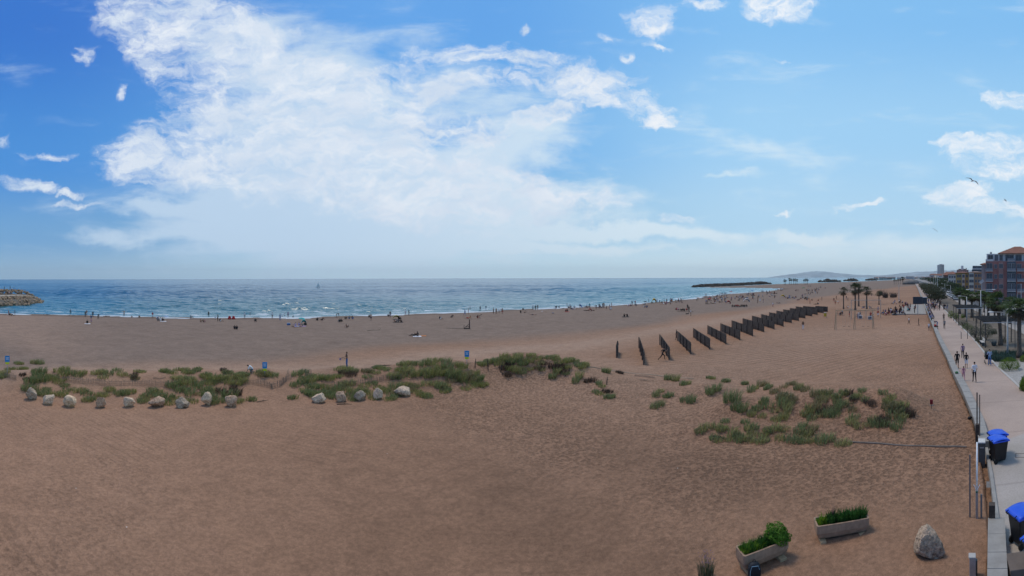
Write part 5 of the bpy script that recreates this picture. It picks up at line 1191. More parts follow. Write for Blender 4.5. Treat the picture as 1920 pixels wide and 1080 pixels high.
# narrow pale edging along the promenade
ed = pr_r[2:-4]; mb = MB(); vs_ = []
for a, b in zip(ed, offset(ed, -.22)): vs_ += [(a.x, a.y, .5), (a.x, a.y, .965), (b.x, b.y, .965), (b.x, b.y, .5)]
n = len(ed); mb.add(vs_, [(i * 4 + k_, (i + 1) * 4 + k_, (i + 1) * 4 + k_ + 1, i * 4 + k_ + 1) for i in range(n - 1) for k_ in range(3)]); o = mb.build('promenade_edging', M_KERB); o['kind'] = 'structure'
lat0 = lat_of(P(1846, 667.8, PROZ))
def road_strip(name, l0, l1, z, m, s0=20, s1=2600, sk=.15): return flat(name, [street(s0, l0), street(s1, l0), street(s1, l1), street(s0, l1)], z, m, sk)
road_strip('inner_pavement', lat0 + 9.3, lat0 + 13.0, .90, M_PAVE); road_strip('road', lat0 + 13.1, lat0 + 22, .78, M_ROAD); road_strip('outer_pavement', lat0 + 22.1, lat0 + 26, .90, M_PAVE)
for l_ in (13.02, 22.02): road_strip('kerb', lat0 + l_ - .07, lat0 + l_ + .09, .93, M_KERB)
mb = MB()
for k_ in range(120): a = street(30 + k_ * 8, lat0 + 17.5, .786); mb.box(a, (3.0, .12, .003), rz=math.atan2(_far.y, _far.x))
o = mb.build('road_markings', mat('road_paint', (.6, .6, .58), .7, .15, 3)); o['kind'] = 'structure'
M_PATCH = mat('grey_slab', (.17, .16, .15), .85, .2, 3)
for (x0, x1, y0, y1) in ((1849, 1863, 907, 918.5),): flat('drain_cover', [P(x0, y1, .906), P(x1, y1, .906), P(x1, y0, .906), P(x0, y0, .906)], .906, M_PATCH)
q = P(1915, 858.5, .9); mb = MB()
for a, b in (((-.30, -.24), (.30, -.24)), ((.30, -.24), (.30, .24)), ((.30, .24), (-.30, .24)), ((-.30, .24), (-.30, -.24))): mb.tube([(a[0], a[1], .004), (b[0], b[1], .004)], .012, 4)
tag(mb.build('manhole_frame', M_WIRE, None, q, rz=face_dir(1900)), 'thin square outline of a manhole cover on the promenade right of the bins', 'manhole')

# ------------------------------------------------------------------ wheeled bins
M_BINB = mat('bin_body', (.010, .010, .012), .45, .2, 6, spec=.4); M_LID = mat('bin_lid_blue', (.012, .085, .62), .38, .06, 4, spec=.5); M_RUB = mat('rubber', (.012, .012, .012), .7, .1, 8)
def bin_():
    t_ = bpy.data.objects.new('wheeled_bin', None); COL.objects.link(t_)
    sec = []
    for z, w, d_ in ((.10, .27, .30), (.16, .30, .335), (.5, .33, .37), (.96, .385, .43), (1.0, .41, .455), (1.03, .41, .455)):
        r_ = .05; ring = []
        for sx, sy in ((-1, -1), (1, -1), (1, 1), (-1, 1)):
            for k_ in range(4):
                a = {(-1, -1): 180, (1, -1): 270, (1, 1): 0, (-1, 1): 90}[(sx, sy)] + k_ * 30; ring.append((sx * (w - r_) + r_ * math.cos(R(a)), sy * (d_ - r_) + r_ * math.sin(R(a)), z))
        sec.append(ring)
    loft(sec).build('body', M_BINB, t_, smooth=False, bevel=.008)
    mb = MB(); n = 9; vs_ = []                    # bowed lid with turned-down rim
    for i in range(n + 1):
        y = -.48 + .96 * i / n
        for j in range(n + 1):
            x = -.44 + .88 * j / n; z = 1.05 + .10 * math.sin(math.pi * i / n) ** .7 * (1 - .15 * abs(x) / .44) ; vs_.append((x, y, z + (.012 if j in (2, 7) and 0 < i < n else 0)))
    tp = [(i * (n + 1) + j, i * (n + 1) + j + 1, (i + 1) * (n + 1) + j + 1, (i + 1) * (n + 1) + j) for i in range(n) for j in range(n)]
    mb.add(vs_, tp); o = mb.build('lid', M_LID, t_, smooth=True); s_ = o.modifiers.new('s', 'SOLIDIFY'); s_.thickness = .035; s_.offset = -1
    mb = MB(); mb.box((0, .47, 1.035), (.90, .03, .06)); mb.box((0, -.47, 1.035), (.90, .03, .06)); mb.box((-.435, 0, 1.035), (.03, .90, .06)); mb.box((.435, 0, 1.035), (.03, .90, .06)); mb.build('rim', M_LID, o)
    for q_ in (-.26, .26): mb = MB(); mb.tube([(q_, .44, 1.00), (q_, .55, 1.02), (q_, .55, 1.10), (q_, .47, 1.12)], .022, 6); mb.build('hinge', M_RUB, t_)
    mb = MB(); mb.tube([(-.34, .54, 1.04), (.34, .54, 1.04)], .018, 8); mb.build('handle', M_RUB, t_)
    for s2 in (-1, 1):
        M_ = Matrix.Translation((s2 * .30, .30, .12)) @ Matrix.Rotation(R(90), 4, 'Y'); mb = MB(); mb.lathe([(.05, -.03), (.12, -.03), (.125, 0), (.12, .03), (.05, .03)], 16, 0, M_); mb.build('wheel', M_RUB, t_)
    return t_
b0 = bin_()
for i, (x, y, sc__, rz, lab) in enumerate([(1870.5, 857.5, 1.0, 0, 'black wheelie bin with blue lid, rear of the pair standing by the grey litter box'), (1871.5, 869, 1.0, 0, 'black wheelie bin with blue lid, front of the pair standing by the grey litter box'), (1917, 1024, 1.0, 0, 'black wheelie bin with blue lid near the bottom right, behind the capstones'), (1948, 1085, 1.0, 0, 'bin cut by the lower right corner, only its blue lid and edge showing')]):
    o = b0 if i == 0 else copy_tree(b0); p_ = P(x, y, PROZ); place(o, p_, R(-25 if i < 2 else -20) + R(0), lab, 'blue lidded wheelie bins', (.90, .90, 1.06)); o.rotation_euler.z = math.atan2(_far.y, _far.x) - math.pi / 2 + math.pi / 2 + R(14) if i < 2 else math.atan2(_far.y, _far.x) + R(22); o['category'] = 'wheelie bin'
# litter box, dark post blocks, poles
def post(x, yb, yt, w, m, name, lab, cat, z=None, dep=None, top=None, topm=None, n=0):
    c = G(x, yb) if z is None else P(x, yb, z); d = math.hypot(c.x, c.y); H = ZD(x, yt, d) - c.z; ww = w * d / FOC; mb = MB()
    if n: mb.tube([(0, 0, -.3), (0, 0, H)], [ww / 2] * 2, n)
    else: mb.box((0, 0, H / 2 - .15), (ww, dep or ww, H + .3))
    if top:
        t_ = empty(name, c, face_dir(x), lab, cat); mb.build('body', m, t_, bevel=.01); mb = MB(); mb.box((0, 0, H + .03), (ww * 1.05, (dep or ww) * 1.05, .06)); mb.build('top', topm, t_, bevel=.01); return t_
    return tag(mb.build(name, m, None, c, rz=face_dir(x), bevel=0 if n else .008), lab, cat)
M_BOXG = mat('dark_grey_metal', (.065, .068, .065), .5, .15, 3, spec=.5)
t_ = post(1840.5, 872, 832, 13, M_BOXG, 'litter_box', 'dark grey litter box with a pale flat top beside the blue lidded pair', 'litter box', .7, .5, True, mat('pale_top', (.55, .55, .53), .6, .08, 3))
mb = MB(); mb.box((0, -.26, .86), (.20, .02, .05)); mb.build('slot', M_STEEL, t_)
post(1831.6, 826, 740, 2.6, M_WOODD, 'wooden_post', 'tall dark wooden post, left of the two at the wall gap', 'post', 1.0, n=7)
post(1836.5, 832, 744, 2.2, mat('brown_post', (.15, .11, .08), .85, .2, 4), 'wooden_post', 'tall brown wooden post, right of the two at the wall gap', 'post', 1.0, n=7)
post(1832, 832, 799, 7, M_WOODD, 'timber_bollard', 'square dark timber bollard at the far side of the wall gap', 'bollard', .9)
post(1859.5, 973, 949, 12, M_WOODD, 'timber_bollard', 'square dark timber bollard on the end of the near sea wall', 'bollard', 1.3, .25)
post(1818, 974, 857, 3.0, mat('dark_pole', (.10, .10, .11), .6, .15, 4), 'dark_pole', 'thin dark grey pole in the sand left of the white pole', 'pole', n=7)
# white pole on a grey square post with a forked foot
c = G(1831, 976); d = math.hypot(c.x, c.y); zz = lambda y: ZD(1831, y, d) - c.z
t_ = empty('flag_pole', c, face_dir(1831), 'white pole with a forked foot clamped to a grey square post', 'flag pole')
k_ = d / FOC
mb = MB(); mb.box((0, 0, zz(924) / 2 - .15), (4.6 * k_, .09, zz(924) + .3)); mb.build('post', M_STEEL, t_, bevel=.005)
mb = MB(); mb.box((8.5 * k_, .04, zz(932) / 2 - .15), (3.6 * k_, .05, zz(932) + .3)); mb.build('side_post', mat('grey_brown_metal', (.20, .18, .17), .6, .1, 3), t_)
M_WP = mat('white_pole_paint', (.84, .86, .86), .4, .05, 3); mb = MB(); mb.tube([(0, -.08, zz(922)), (.6 * k_, -.08, zz(832))], [1.9 * k_, 1.5 * k_], 8); mb.build('pole', M_WP, t_, smooth=True)
mb = MB()
for s_ in (-1, 1): mb.tube([(s_ * .8 * k_, -.10, zz(921)), (s_ * 3.6 * k_, -.10, zz(914)), (s_ * 5.6 * k_, -.12, zz(910.5))], .012, 5)
mb.build('fork', M_WP, t_); mb = MB(); mb.box((0, -.08, zz(924.5)), (3.4 * k_, .08, .05)); mb.build('clamp', mat('green_clamp', (.03, .12, .08), .5, .1, 3), t_)
c = G(1824, 1084); t_ = empty('concrete_block_post', c, face_dir(1824), 'short grey post with a pale top at the bottom edge by the wall', 'post'); k_ = math.hypot(c.x, c.y) / FOC
mb = MB(); mb.box((-1 * k_, 0, .1), (12 * k_, .2, 1.0)); mb.build('body', M_STEEL, t_, bevel=.01); mb = MB(); mb.box((-2 * k_, 0, .615), (13 * k_, .22, .03)); mb.build('top', M_KERB, t_); mb = MB(); mb.box((6.5 * k_, .06, .05), (3 * k_, .12, .8)); mb.build('dark_side', M_BOXG, t_)
q = P(1922, 1078, PROZ); mb = MB(); mb.box((0, 0, .2), (1.1, .8, .4)); tag(mb.build('concrete_slab', M_CONC, None, q, rz=face_dir(1900) + .2, bevel=.02), 'beige concrete block in the lower right corner under the bins', 'concrete block')

# ------------------------------------------------------------------ planters
M_TERR = mat('washed_concrete', (.34, .23, .155), .92, .22, 5, .012, dirt=.25); M_BLK = mat('wood_block', (.42, .30, .17), .9, .2, 5)
M_SOIL = mat('planter_soil', (.05, .038, .028), .95, .3, 6, .03)
M_LEAFB = leafmat('bright_leaf', (.06, .16, .014), (.13, .26, .03), 6); M_LEAFD = leafmat('deep_leaf', (.03, .10, .02), (.06, .16, .03), 6); M_LEAFY = leafmat('yellow_leaf', (.14, .26, .02), (.22, .34, .03), 6)
def leaf_ball(c, r, n, m, seed, size, name='foliage', parent=None, flatten=1.0, mats=None, lump=.25):
    g = np.random.default_rng(seed); d_ = g.normal(size=(n, 3)); d_[:, 2] = np.abs(d_[:, 2]) * 1.0 - .62; d_ /= np.linalg.norm(d_, axis=1)[:, None]
    lob = 1 + lump * np.sin(d_[:, 0] * 5 + seed) * np.sin(d_[:, 1] * 4.3 + 1) + lump * .5 * np.sin(d_[:, 2] * 9 + d_[:, 0] * 7 + seed)
    rad_ = r * lob * g.uniform(.62, 1.0, n) ** .5; p_ = d_ * rad_[:, None] * np.array([1, 1, flatten]) + np.array(c)
    a1 = g.normal(size=(n, 3)); a1 -= (a1 * d_).sum(1)[:, None] * d_ * .6; a1 /= np.linalg.norm(a1, axis=1)[:, None]; a2 = np.cross(a1, d_ + .5 * g.normal(size=(n, 3))); a2 /= np.linalg.norm(a2, axis=1)[:, None]
    s_ = size * g.uniform(.6, 1.3, n)[:, None]; V_ = np.stack([p_ - a1 * s_, p_ - a2 * s_ * .42, p_ + a1 * s_, p_ + a2 * s_ * .42], 1).reshape(-1, 3)
    me = bpy.data.meshes.new(name); me.vertices.add(n * 4); me.vertices.foreach_set('co', V_.ravel().astype(np.float32)); me.loops.add(n * 4); me.loops.foreach_set('vertex_index', np.arange(n * 4, dtype=np.int32))
    me.polygons.add(n); me.polygons.foreach_set('loop_start', np.arange(0, n * 4, 4, dtype=np.int32)); me.polygons.foreach_set('loop_total', np.full(n, 4, np.int32)); me.update(calc_edges=True); me.materials.append(m)
    o = bpy.data.objects.new(name, me); COL.objects.link(o); o.parent = parent; return o
def planter(pa, pb, zb, lab, L_=None, depth=.62, Hh=.50):
    a0 = G(*pa); zg = gz1(a0.x, a0.y) - .02; zb = zg + .13; a = P(*pa, zb); b = P(*pb, zb); ang = math.atan2(b.y - a.y, b.x - a.x); L_ = L_ or (b - a).length
    t_ = empty('concrete_planter', Vector((a.x, a.y, zg)), ang, lab, 'planter', 'long concrete planters'); z0 = zb - zg; mb = MB(); W = .055
    def ring(x0, x1, y0, y1, z, r_=.07):
        out_ = []
        for (cx, cy, a0) in ((x0 + r_, y0 + r_, 180), (x1 - r_, y0 + r_, 270), (x1 - r_, y1 - r_, 0), (x0 + r_, y1 - r_, 90)):
            for k_ in range(4): out_.append((cx + r_ * math.cos(R(a0 + k_ * 30)), cy + r_ * math.sin(R(a0 + k_ * 30)), z))
        return out_
    t1 = .05
    sec = [ring(t1 + .05, L_ - t1 - .05, t1 + .05, depth - t1 - .05, z0), ring(t1, L_ - t1, t1, depth - t1, z0 + .06), ring(0, L_, 0, depth, z0 + Hh * .45), ring(0, L_, 0, depth, z0 + Hh), ring(W, L_ - W, W, depth - W, z0 + Hh, .05), ring(W + .03, L_ - W - .03, W + .03, depth - W - .03, z0 + Hh - .22, .04)]
    loft(sec, mb=mb).build('trough', M_TERR, t_) if False else loft(sec, 0, mb).build('trough', M_TERR, t_)
    mb = MB(); mb.add(ring(W + .01, L_ - W - .01, W + .01, depth - W - .01, z0 + Hh - .10, .05), [tuple(range(16))]); mb.build('soil', M_SOIL, t_)
    for x_, w_ in ((.22, .20), (L_ - .28, .24)):
        mb = MB(); mb.box((x_, depth / 2 - .06, z0 / 2 - .04), (w_, depth + .04, z0 + .06)); mb.build('block', M_BLK, t_, bevel=.008)
    return t_, L_, z0 + Hh, depth
t1_, L1, zt1, dp = planter((1394, 1077), (1479, 1042), .16, 'concrete planter with long grass at one end and a bright green bush at the other')
def tuft(parent, x, y, z, n, r_, h, seed, mats_, w=.016, name='grass', spread=1.0):
    V_ = blades(n, r_, h, lean=(.02, -.05), w=w, rs_=seed, spread=spread); cut = int(n * .3)
    o = bpy.data.objects.new(name, blade_mesh(name, [(V_[cut:], 0), (V_[:cut], 1)], mats_)); COL.objects.link(o); o.parent = parent; o.location = (x, y, z); return o
sets = []
for i in range(9): sets.append((blades(130, .24, .34, lean=(0, 0), w=.014, rs_=300 + i) + np.array([.20 + i * .085, dp / 2 + .05 * math.sin(i * 2), zt1 - .10]), i % 3 == 0))
o = bpy.data.objects.new('grass', blade_mesh('grass', [(a, int(b)) for a, b in sets], [M_LEAFD, M_LEAFY])); COL.objects.link(o); o.parent = t1_
sets = [(blades(120, .20, .42, lean=(.1, 0), w=.022, rs_=320 + i, spread=.6) + np.array([L1 * .50 + i * .12, dp / 2, zt1 - .10]), 0) for i in range(5)]
o = bpy.data.objects.new('broad_blades', blade_mesh('broad_blades', sets, [M_LEAFD])); COL.objects.link(o); o.parent = t1_
for k_, (x_, y_, z_, r_) in enumerate([(L1 - .42, .34, .10, .30), (L1 - .12, .28, .02, .26), (L1 - .28, .30, .26, .26), (L1 - .62, .34, .02, .22), (L1 - .20, .12, .12, .22)]):
    pass
o = leaf_ball((L1 - .34, .30, zt1 + .10), .40, 2600, M_LEAFB, 5, .035, 'bush', t1_, .95, lump=.18); 
o2 = leaf_ball((L1 - .12, .22, zt1 - .02), .27, 1200, M_LEAFB, 6, .035, 'bush_edge', o, .9, lump=.2)
t2_, L2, zt2, dp = planter((1531, 1018), (1630, 1001), .16, 'concrete planter filled with dark strappy leaves, right of the bushy one')
sets = []
for i in range(14): x_ = .18 + i * (L2 - .36) / 13; sets.append((blades(110, .20, (.30 if abs(i - 8) > 5 else .46) + .10 * math.sin(i * 2.1), lean=(.02, 0), w=.024, rs_=400 + i, spread=.7) + np.array([x_, dp / 2 + .06 * math.sin(i * 1.7), zt2 - .11]), int(i < 3)))
o = bpy.data.objects.new('strappy_leaves', blade_mesh('strappy_leaves', sets, [M_LEAFD, M_LEAFY])); COL.objects.link(o); o.parent = t2_
leaf_ball((L2 - .20, dp / 2, zt2 - .05), .20, 500, M_LEAFD, 9, .035, 'leafy_end', t2_, .9)
sets = [(blades(60, .05, .62, lean=(0, 0), w=.012, rs_=450, spread=.3) + np.array([L2 * .34, dp / 2, zt2 - .05]), 0)]
o = bpy.data.objects.new('flower_stalks', blade_mesh('flower_stalks', sets, [leafmat('purplish_stalk', (.10, .05, .07), (.07, .09, .04), 5)])); COL.objects.link(o); o.parent = t2_
# black backpack leaning by the planter and the flowering weed at the bottom edge
c = G(1413, 1088); t_ = empty('backpack', Vector((c.x, c.y, gz1(c.x, c.y))), face_dir(1413) + .2, 'black round-topped backpack with pale blue lines, cut by the bottom edge', 'backpack')
sec = []
for z, w, d_ in ((0, .17, .11), (.08, .20, .13), (.26, .21, .14), (.40, .19, .13), (.48, .13, .09), (.52, .05, .04)): sec.append([(w * math.copysign(abs(math.cos(a)) ** .6, math.cos(a)), d_ * math.copysign(abs(math.sin(a)) ** .6, math.sin(a)), z) for a in [k_ * math.pi / 8 for k_ in range(16)]])
loft(sec).build('bag', mat('black_nylon', (.010, .014, .020), .6, .2, 8, .01), t_, smooth=True)
mb = MB(); mb.tube([(-.16, -.155, .2), (-.15, -.15, .34), (-.10, -.12, .46), (.10, -.12, .46), (.14, -.15, .36)], .008, 5); mb.build('piping', mat('pale_blue_trim', (.25, .40, .50), .6, .1, 5), t_)
mb = MB(); mb.tube([(-.05, .02, .50), (-.03, .02, .57), (.03, .02, .57), (.05, .02, .50)], .012, 6); mb.build('handle', M_RUB, t_)
c = G(1322, 1083); t_ = empty('flowering_weed', Vector((c.x, c.y, gz1(c.x, c.y))), 0, 'tall thin weed with small mauve flowers at the bottom edge', 'weed')
V_ = blades(220, .30, .70, lean=(0, 0), w=.012, rs_=77, spread=.6); o = bpy.data.objects.new('stems', blade_mesh('stems', [(V_, 0)], [leafmat('weed_stem', (.07, .10, .05), (.14, .13, .09), 5)])); COL.objects.link(o); o.parent = t_
g = np.random.default_rng(8); mb = MB()
for _ in range(60): x_, y_, z_ = g.uniform(-.2, .25), g.uniform(-.2, .2), g.uniform(.42, .78); mb.add([(x_ - .014, y_, z_), (x_, y_ - .014, z_ + .01), (x_ + .014, y_, z_), (x_, y_ + .014, z_ + .01), (x_, y_, z_ + .03)], [(0, 1, 4), (1, 2, 4), (2, 3, 4), (3, 0, 4)])
tag(mb.build('flowers', mat('mauve_petals', (.22, .14, .22), .8, .2, 9), t_), kind='stuff')

# ------------------------------------------------------------------ planting along the promenade
M_GREYSH = leafmat('grey_green_leaf', (.05, .07, .05), (.09, .11, .075), 3); M_DKSH = leafmat('dark_shrub_leaf', (.035, .055, .028), (.07, .09, .045), 2); M_BRGT = leafmat('bright_shrub_leaf', (.08, .14, .012), (.15, .23, .02), 4); M_TAM = leafmat('tamarisk_leaf', (.05, .058, .035), (.09, .095, .055), 1.2)
M_TWIG = mat('shrub_twigs', (.09, .07, .055), .9, .2, 4)
def shrub(x, y, wpx, hpx, m, seed, lab, z=.82, size=.07, n=900, cat='shrub', d=None, group=None):
    c = P(x, y, z) if d is None else PD(x, d, z); k_ = math.hypot(c.x, c.y) / FOC; W, H = wpx * k_, hpx * k_
    t_ = empty('shrub', c, 0, lab, cat, group); o = leaf_ball((0, 0, H * .42), 1, int(n * 2.2), m, seed, size * .62 / max(W / 2, .3), 'foliage', t_, 1.0, lump=.09); o.scale = (W / 2, W / 2, H * .60); o.location.z = 0
    me = o.data
    mb = MB(); g = random.Random(seed)
    for k2 in range(6): a = g.uniform(0, 6.28); mb.tube([(0, 0, -.1), (math.cos(a) * W * .15, math.sin(a) * W * .15, H * .3), (math.cos(a) * W * .32, math.sin(a) * W * .32, H * .62)], [.04, .03, .012], 5)
    mb.build('stems', M_TWIG, t_); return t_
for i, (x, y, w, h, m, n, sz, lab) in enumerate([(1893, 697, 40, 25, M_BRGT, 2600, .06, 'big rounded bright green shrub beside the pushchair walker'), (1921, 682, 18, 16, M_BRGT, 900, .06, 'bright green shrub cut by the right edge, behind the big rounded one'), (1924, 738, 26, 32, M_BRGT, 1800, .06, 'bright green shrub at the right edge behind the dark wooden box'),
                                             (1783, 601, 13, 15, M_BRGT, 900, .07, 'yellow green shrub left under the first pergola'), (1793, 602, 12, 13, M_BRGT, 800, .07, 'yellow green shrub right of the other under the first pergola'), (1805, 600, 8, 9, M_BRGT, 500, .07, 'small yellow green shrub among pergola posts'),
                                             (1806, 615, 20, 13, M_DKSH, 900, .07, 'dark green shrub mass right of the yellow green ones'), (1814, 622, 22, 14, leafmat('mid_green_leaf', (.05, .09, .02), (.09, .15, .03), 3), 1000, .07, 'mid green grassy shrub at the promenade edge'), (1828, 637, 22, 22, M_GREYSH, 1200, .07, 'grey green rounded shrub, left of two large ones'), (1849, 641, 26, 28, M_GREYSH, 1600, .07, 'grey green rounded shrub, larger of the two'), (1836, 645, 18, 12, M_DKSH, 700, .07, 'dark low shrub at the foot of the grey green ones'),
                                             (1864, 630, 12, 12, M_DKSH, 500, .07, 'small green shrub behind the white bench'), (1880, 646, 14, 14, M_TAM, 500, .07, 'brownish shrub at the foot of the second nearest palm'), (1861, 676, 14, 10, M_DKSH, 600, .06, 'low dark shrub beside the pushchair'), (1874, 680, 14, 12, M_GREYSH, 500, .06, 'grey low shrub left of the big bright one')]):
    shrub(x, y, w, h, m, 50 + i, lab, n=n, size=sz)
# blue-green ornamental grass bed
sets = []; g = random.Random(9)
for i in range(46):
    x, y = g.uniform(1851, 1918), g.uniform(668, 682); c = P(x, y, .82); sets.append((blades(90, .45, .75, lean=(.05, 0), w=.035, rs_=600 + i, spread=.7) + np.array(c), 0))
o = bpy.data.objects.new('ornamental_grass', blade_mesh('ornamental_grass', sets, [leafmat('blue_grass', (.05, .09, .07), (.08, .13, .10), 3)])); COL.objects.link(o); tag(o, 'bluish ornamental grass in the bed between the lamp post and the nearest palm', 'grass', kind='stuff')
c = P(1864, 652, .82); o = bpy.data.objects.new('agave', blade_mesh('agave', [(blades(70, .35, .9, lean=(0, 0), w=.09, rs_=700, spread=1.2), 0)], [leafmat('agave_leaf', (.10, .14, .15), (.15, .19, .20), 4)])); COL.objects.link(o); o.location = c; tag(o, 'spiky blue grey agave right of the white bench', 'agave')
# trees and hedge of tamarisks between promenade and street
def tree(c, H, W, m, seed, lab, n=1500, group=None, trunk_h=.35, size=.16):
    t_ = empty('tree', c, 0, lab, 'tree', group); g = random.Random(seed); mb = MB(); br = []
    mb.tube([(0, 0, -.2), (.05 * H * .2, 0, H * trunk_h * .6), (0, .03 * H, H * trunk_h * 1.15)], [H * .035, H * .028, H * .022], 8)
    for k_ in range(7):
        a = k_ * 2.4 + g.uniform(-.3, .3); e = Vector((math.cos(a) * W * .33, math.sin(a) * W * .33, H * g.uniform(.55, .85))); mb.tube([(0, .03 * H, H * trunk_h), (e.x * .5, e.y * .5, H * (trunk_h + .18)), tuple(e)], [H * .018, H * .012, H * .005], 5); br.append(e)
    mb.build('trunk', M_TWIG, t_); vs_ = []
    gg = np.random.default_rng(seed); P_ = []
    for e in br + [Vector((0, 0, H * .8))]:
        k_ = n // 8; q = gg.normal(size=(k_, 3)); q /= np.linalg.norm(q, axis=1)[:, None]; q *= (gg.uniform(.3, 1, k_) ** .5)[:, None] * np.array([W * .26, W * .26, H * .20]) * gg.uniform(.8, 1.2); P_.append(q + np.array(e))
    p_ = np.concatenate(P_); n2 = len(p_); a1 = gg.normal(size=(n2, 3)); a1 /= np.linalg.norm(a1, axis=1)[:, None]; a2 = np.cross(a1, gg.normal(size=(n2, 3))); a2 /= np.linalg.norm(a2, axis=1)[:, None]; s_ = size * gg.uniform(.6, 1.4, n2)[:, None]
    V_ = np.stack([p_ - a1 * s_, p_ - a2 * s_ * .5, p_ + a1 * s_, p_ + a2 * s_ * .5], 1).reshape(-1, 3); me = bpy.data.meshes.new('crown'); me.from_pydata(V_.tolist(), [], np.arange(n2 * 4).reshape(-1, 4).tolist()); me.materials.append(m)
    o = bpy.data.objects.new('crown', me); COL.objects.link(o); o.parent = t_; return t_
TR = [(1728, 240, 5.0, 5), (1732, 222, 5.5, 6), (1736, 205, 5.5, 6), (1740, 188, 6, 6.5), (1744, 172, 6, 6.5), (1748, 160, 5.5, 6), (1752, 152, 5, 6), (1757, 150, 3.5, 5), (1738, 178, 4, 6), (1747, 152, 3.2, 5), (1725, 300, 5, 7), (1730, 285, 5.5, 8), (1736, 270, 5, 8)]
ords = ['first', 'second', 'third', 'fourth', 'fifth', 'sixth', 'seventh', 'eighth', 'ninth', 'tenth', 'eleventh', 'twelfth', 'thirteenth', 'fourteenth', 'fifteenth', 'sixteenth', 'seventeenth', 'eighteenth']
for i, (x, d, H, W) in enumerate(sorted(TR)): tree(PD(x + 6, d, .85), H, W, M_TAM, 200 + i, f'brownish green tamarisk beside the promenade crowd, {ords[i]} from the left', 1100, 'tamarisks along the promenade', .25, .20)
TR2 = [(1768, 240, 6, 8), (1775, 250, 7, 9), (1781, 215, 6, 8), (1787, 205, 6.5, 8), (1765, 330, 8, 12), (1772, 360, 9, 12), (1779, 320, 8, 10), (1786, 300, 7, 10), (1795, 200, 5, 7), (1803, 195, 5, 7), (1752, 480, 9, 16), (1745, 600, 9, 20), (1738, 800, 9, 26), (1760, 420, 9, 14)]
for i, (x, d, H, W) in enumerate(sorted(TR2)): tree(PD(x, d, .85), H, W, M_DKSH, 240 + i, f'dark street tree in front of the tan houses, {ords[i]} from the left', 1300, 'street trees before the houses', .3, .06 * W ** .7)
# palms of the promenade
for i, (b, x, yb, yt, sw, lab) in enumerate([(2, 1911, 674, 562, 1.0, 'palm at the right edge, nearest of the promenade palms'), (3, 1876, 651, 553, 1.0, 'tall palm with a skirt of dead fronds, second nearest'), (2, 1853, 601, 553, 1.25, 'promenade palm behind the second pergola, right one'), (3, 1836, 601, 550, 1.25, 'promenade palm behind the second pergola, left one'), (2, 1822, 599, 551, 1.15, 'promenade palm between the two pergolas'),
                                              (3, 1810, 598, 549, 1.1, 'palm standing just behind the first pergola'), (2, 1799, 592, 543, 1.1, 'farthest of the promenade palms, beside the street'), (3, 1865, 603, 556, 1.1, 'palm right of the pergola with a green top'), (2, 1893, 612, 560, 1.05, 'palm behind the lamp post near the right edge'), (3, 1845, 590, 552, 1.1, 'palm further back between two pergola palms')]):
    put_palm(PB[b], x, yb, yt, lab, 'palms along the promenade', z=.82, rz=i * 1.1 + 1, scale_w=sw * 1.3)

# ------------------------------------------------------------------ pergolas, bench, box
M_PERG = mat('pergola_timber', (.085, .075, .065), .85, .3, 4); M_WEDGE = mat('pale_rail', (.45, .44, .42), .7, .1, 3)
def pergola(c, lx, ly, H, ang, lab, nb, rail=True):
    t_ = empty('pergola', c, ang, lab, 'pergola', 'timber pergolas by the promenade')
    for sx in (-1, 0, 1):
        for sy in (-1, 1): mb = MB(); mb.box((sx * lx / 2, sy * ly / 2, H / 2 - .1), (.12, .12, H + .2)); mb.build('post', M_PERG, t_)
    for sy in (-1, 1): mb = MB(); mb.box((0, sy * ly / 2, H + .09), (lx + .5, .09, .18)); mb.build('beam', M_PERG, t_)
    for k_ in range(nb): mb = MB(); mb.box((-lx / 2 + lx * k_ / (nb - 1), 0, H + .25), (.10, ly + .7, .13)); mb.build('slat', M_PERG, t_)
    if rail: mb = MB(); mb.box((-lx / 2 - .30, 0, H + .12), (.05, ly + .7, .10)); mb.build('edge_rail', M_WEDGE, t_)
    return t_
pa = math.atan2(_far.y, _far.x)
q = P(1842.5, 656, .85); pergola(Vector((q.x, q.y, .85)) + _far * 4.0 + Vector((_far.y, -_far.x, 0)) * 2.6, 7.5, 4.4, 3.1, pa, 'nearer slatted pergola above the grey green shrubs and white bench', 10)
q = P(1803, 614, .85); pergola(Vector((q.x, q.y, .85)) + _far * 4 + Vector((_far.y, -_far.x, 0)) * 1.5, 8.5, 4.2, 3.1, pa, 'farther slatted pergola above the yellow green shrubs', 10)
q = P(1868, 600, .85); pergola(q + _far * 3, 7.0, 4.2, 3.0, pa, 'third pergola, half hidden behind the promenade palms', 9, False)
q = P(1841.5, 650.5, .88); t_ = empty('bench', q, pa, 'pale bench in front of the grey green shrubs', 'bench'); mb = MB(); mb.box((0, 0, .45), (1.9, .42, .06)); mb.build('seat', M_WEDGE, t_, bevel=.01); mb = MB(); mb.box((0, -.22, .72), (1.9, .04, .35)); mb.build('backrest', M_WEDGE, t_, bevel=.01)
for s_ in (-1, 1): mb = MB(); mb.box((s_ * .75, 0, .2), (.08, .38, .46)); mb.build('leg', M_BOXG, t_)
q = P(1917, 733, .85); t_ = empty('planting_box', q + _far * .6 + Vector((_far.y, -_far.x, 0)) * .9, pa, 'dark wooden planting box at the right edge on the gravel', 'planter'); mb = MB(); mb.box((0, 0, .32), (1.6, 1.2, .64)); mb.build('box', M_WOODD, t_, bevel=.02); mb = MB(); mb.box((0, 0, .652), (1.66, 1.26, .02)); mb.build('rim', M_BOXG, t_)
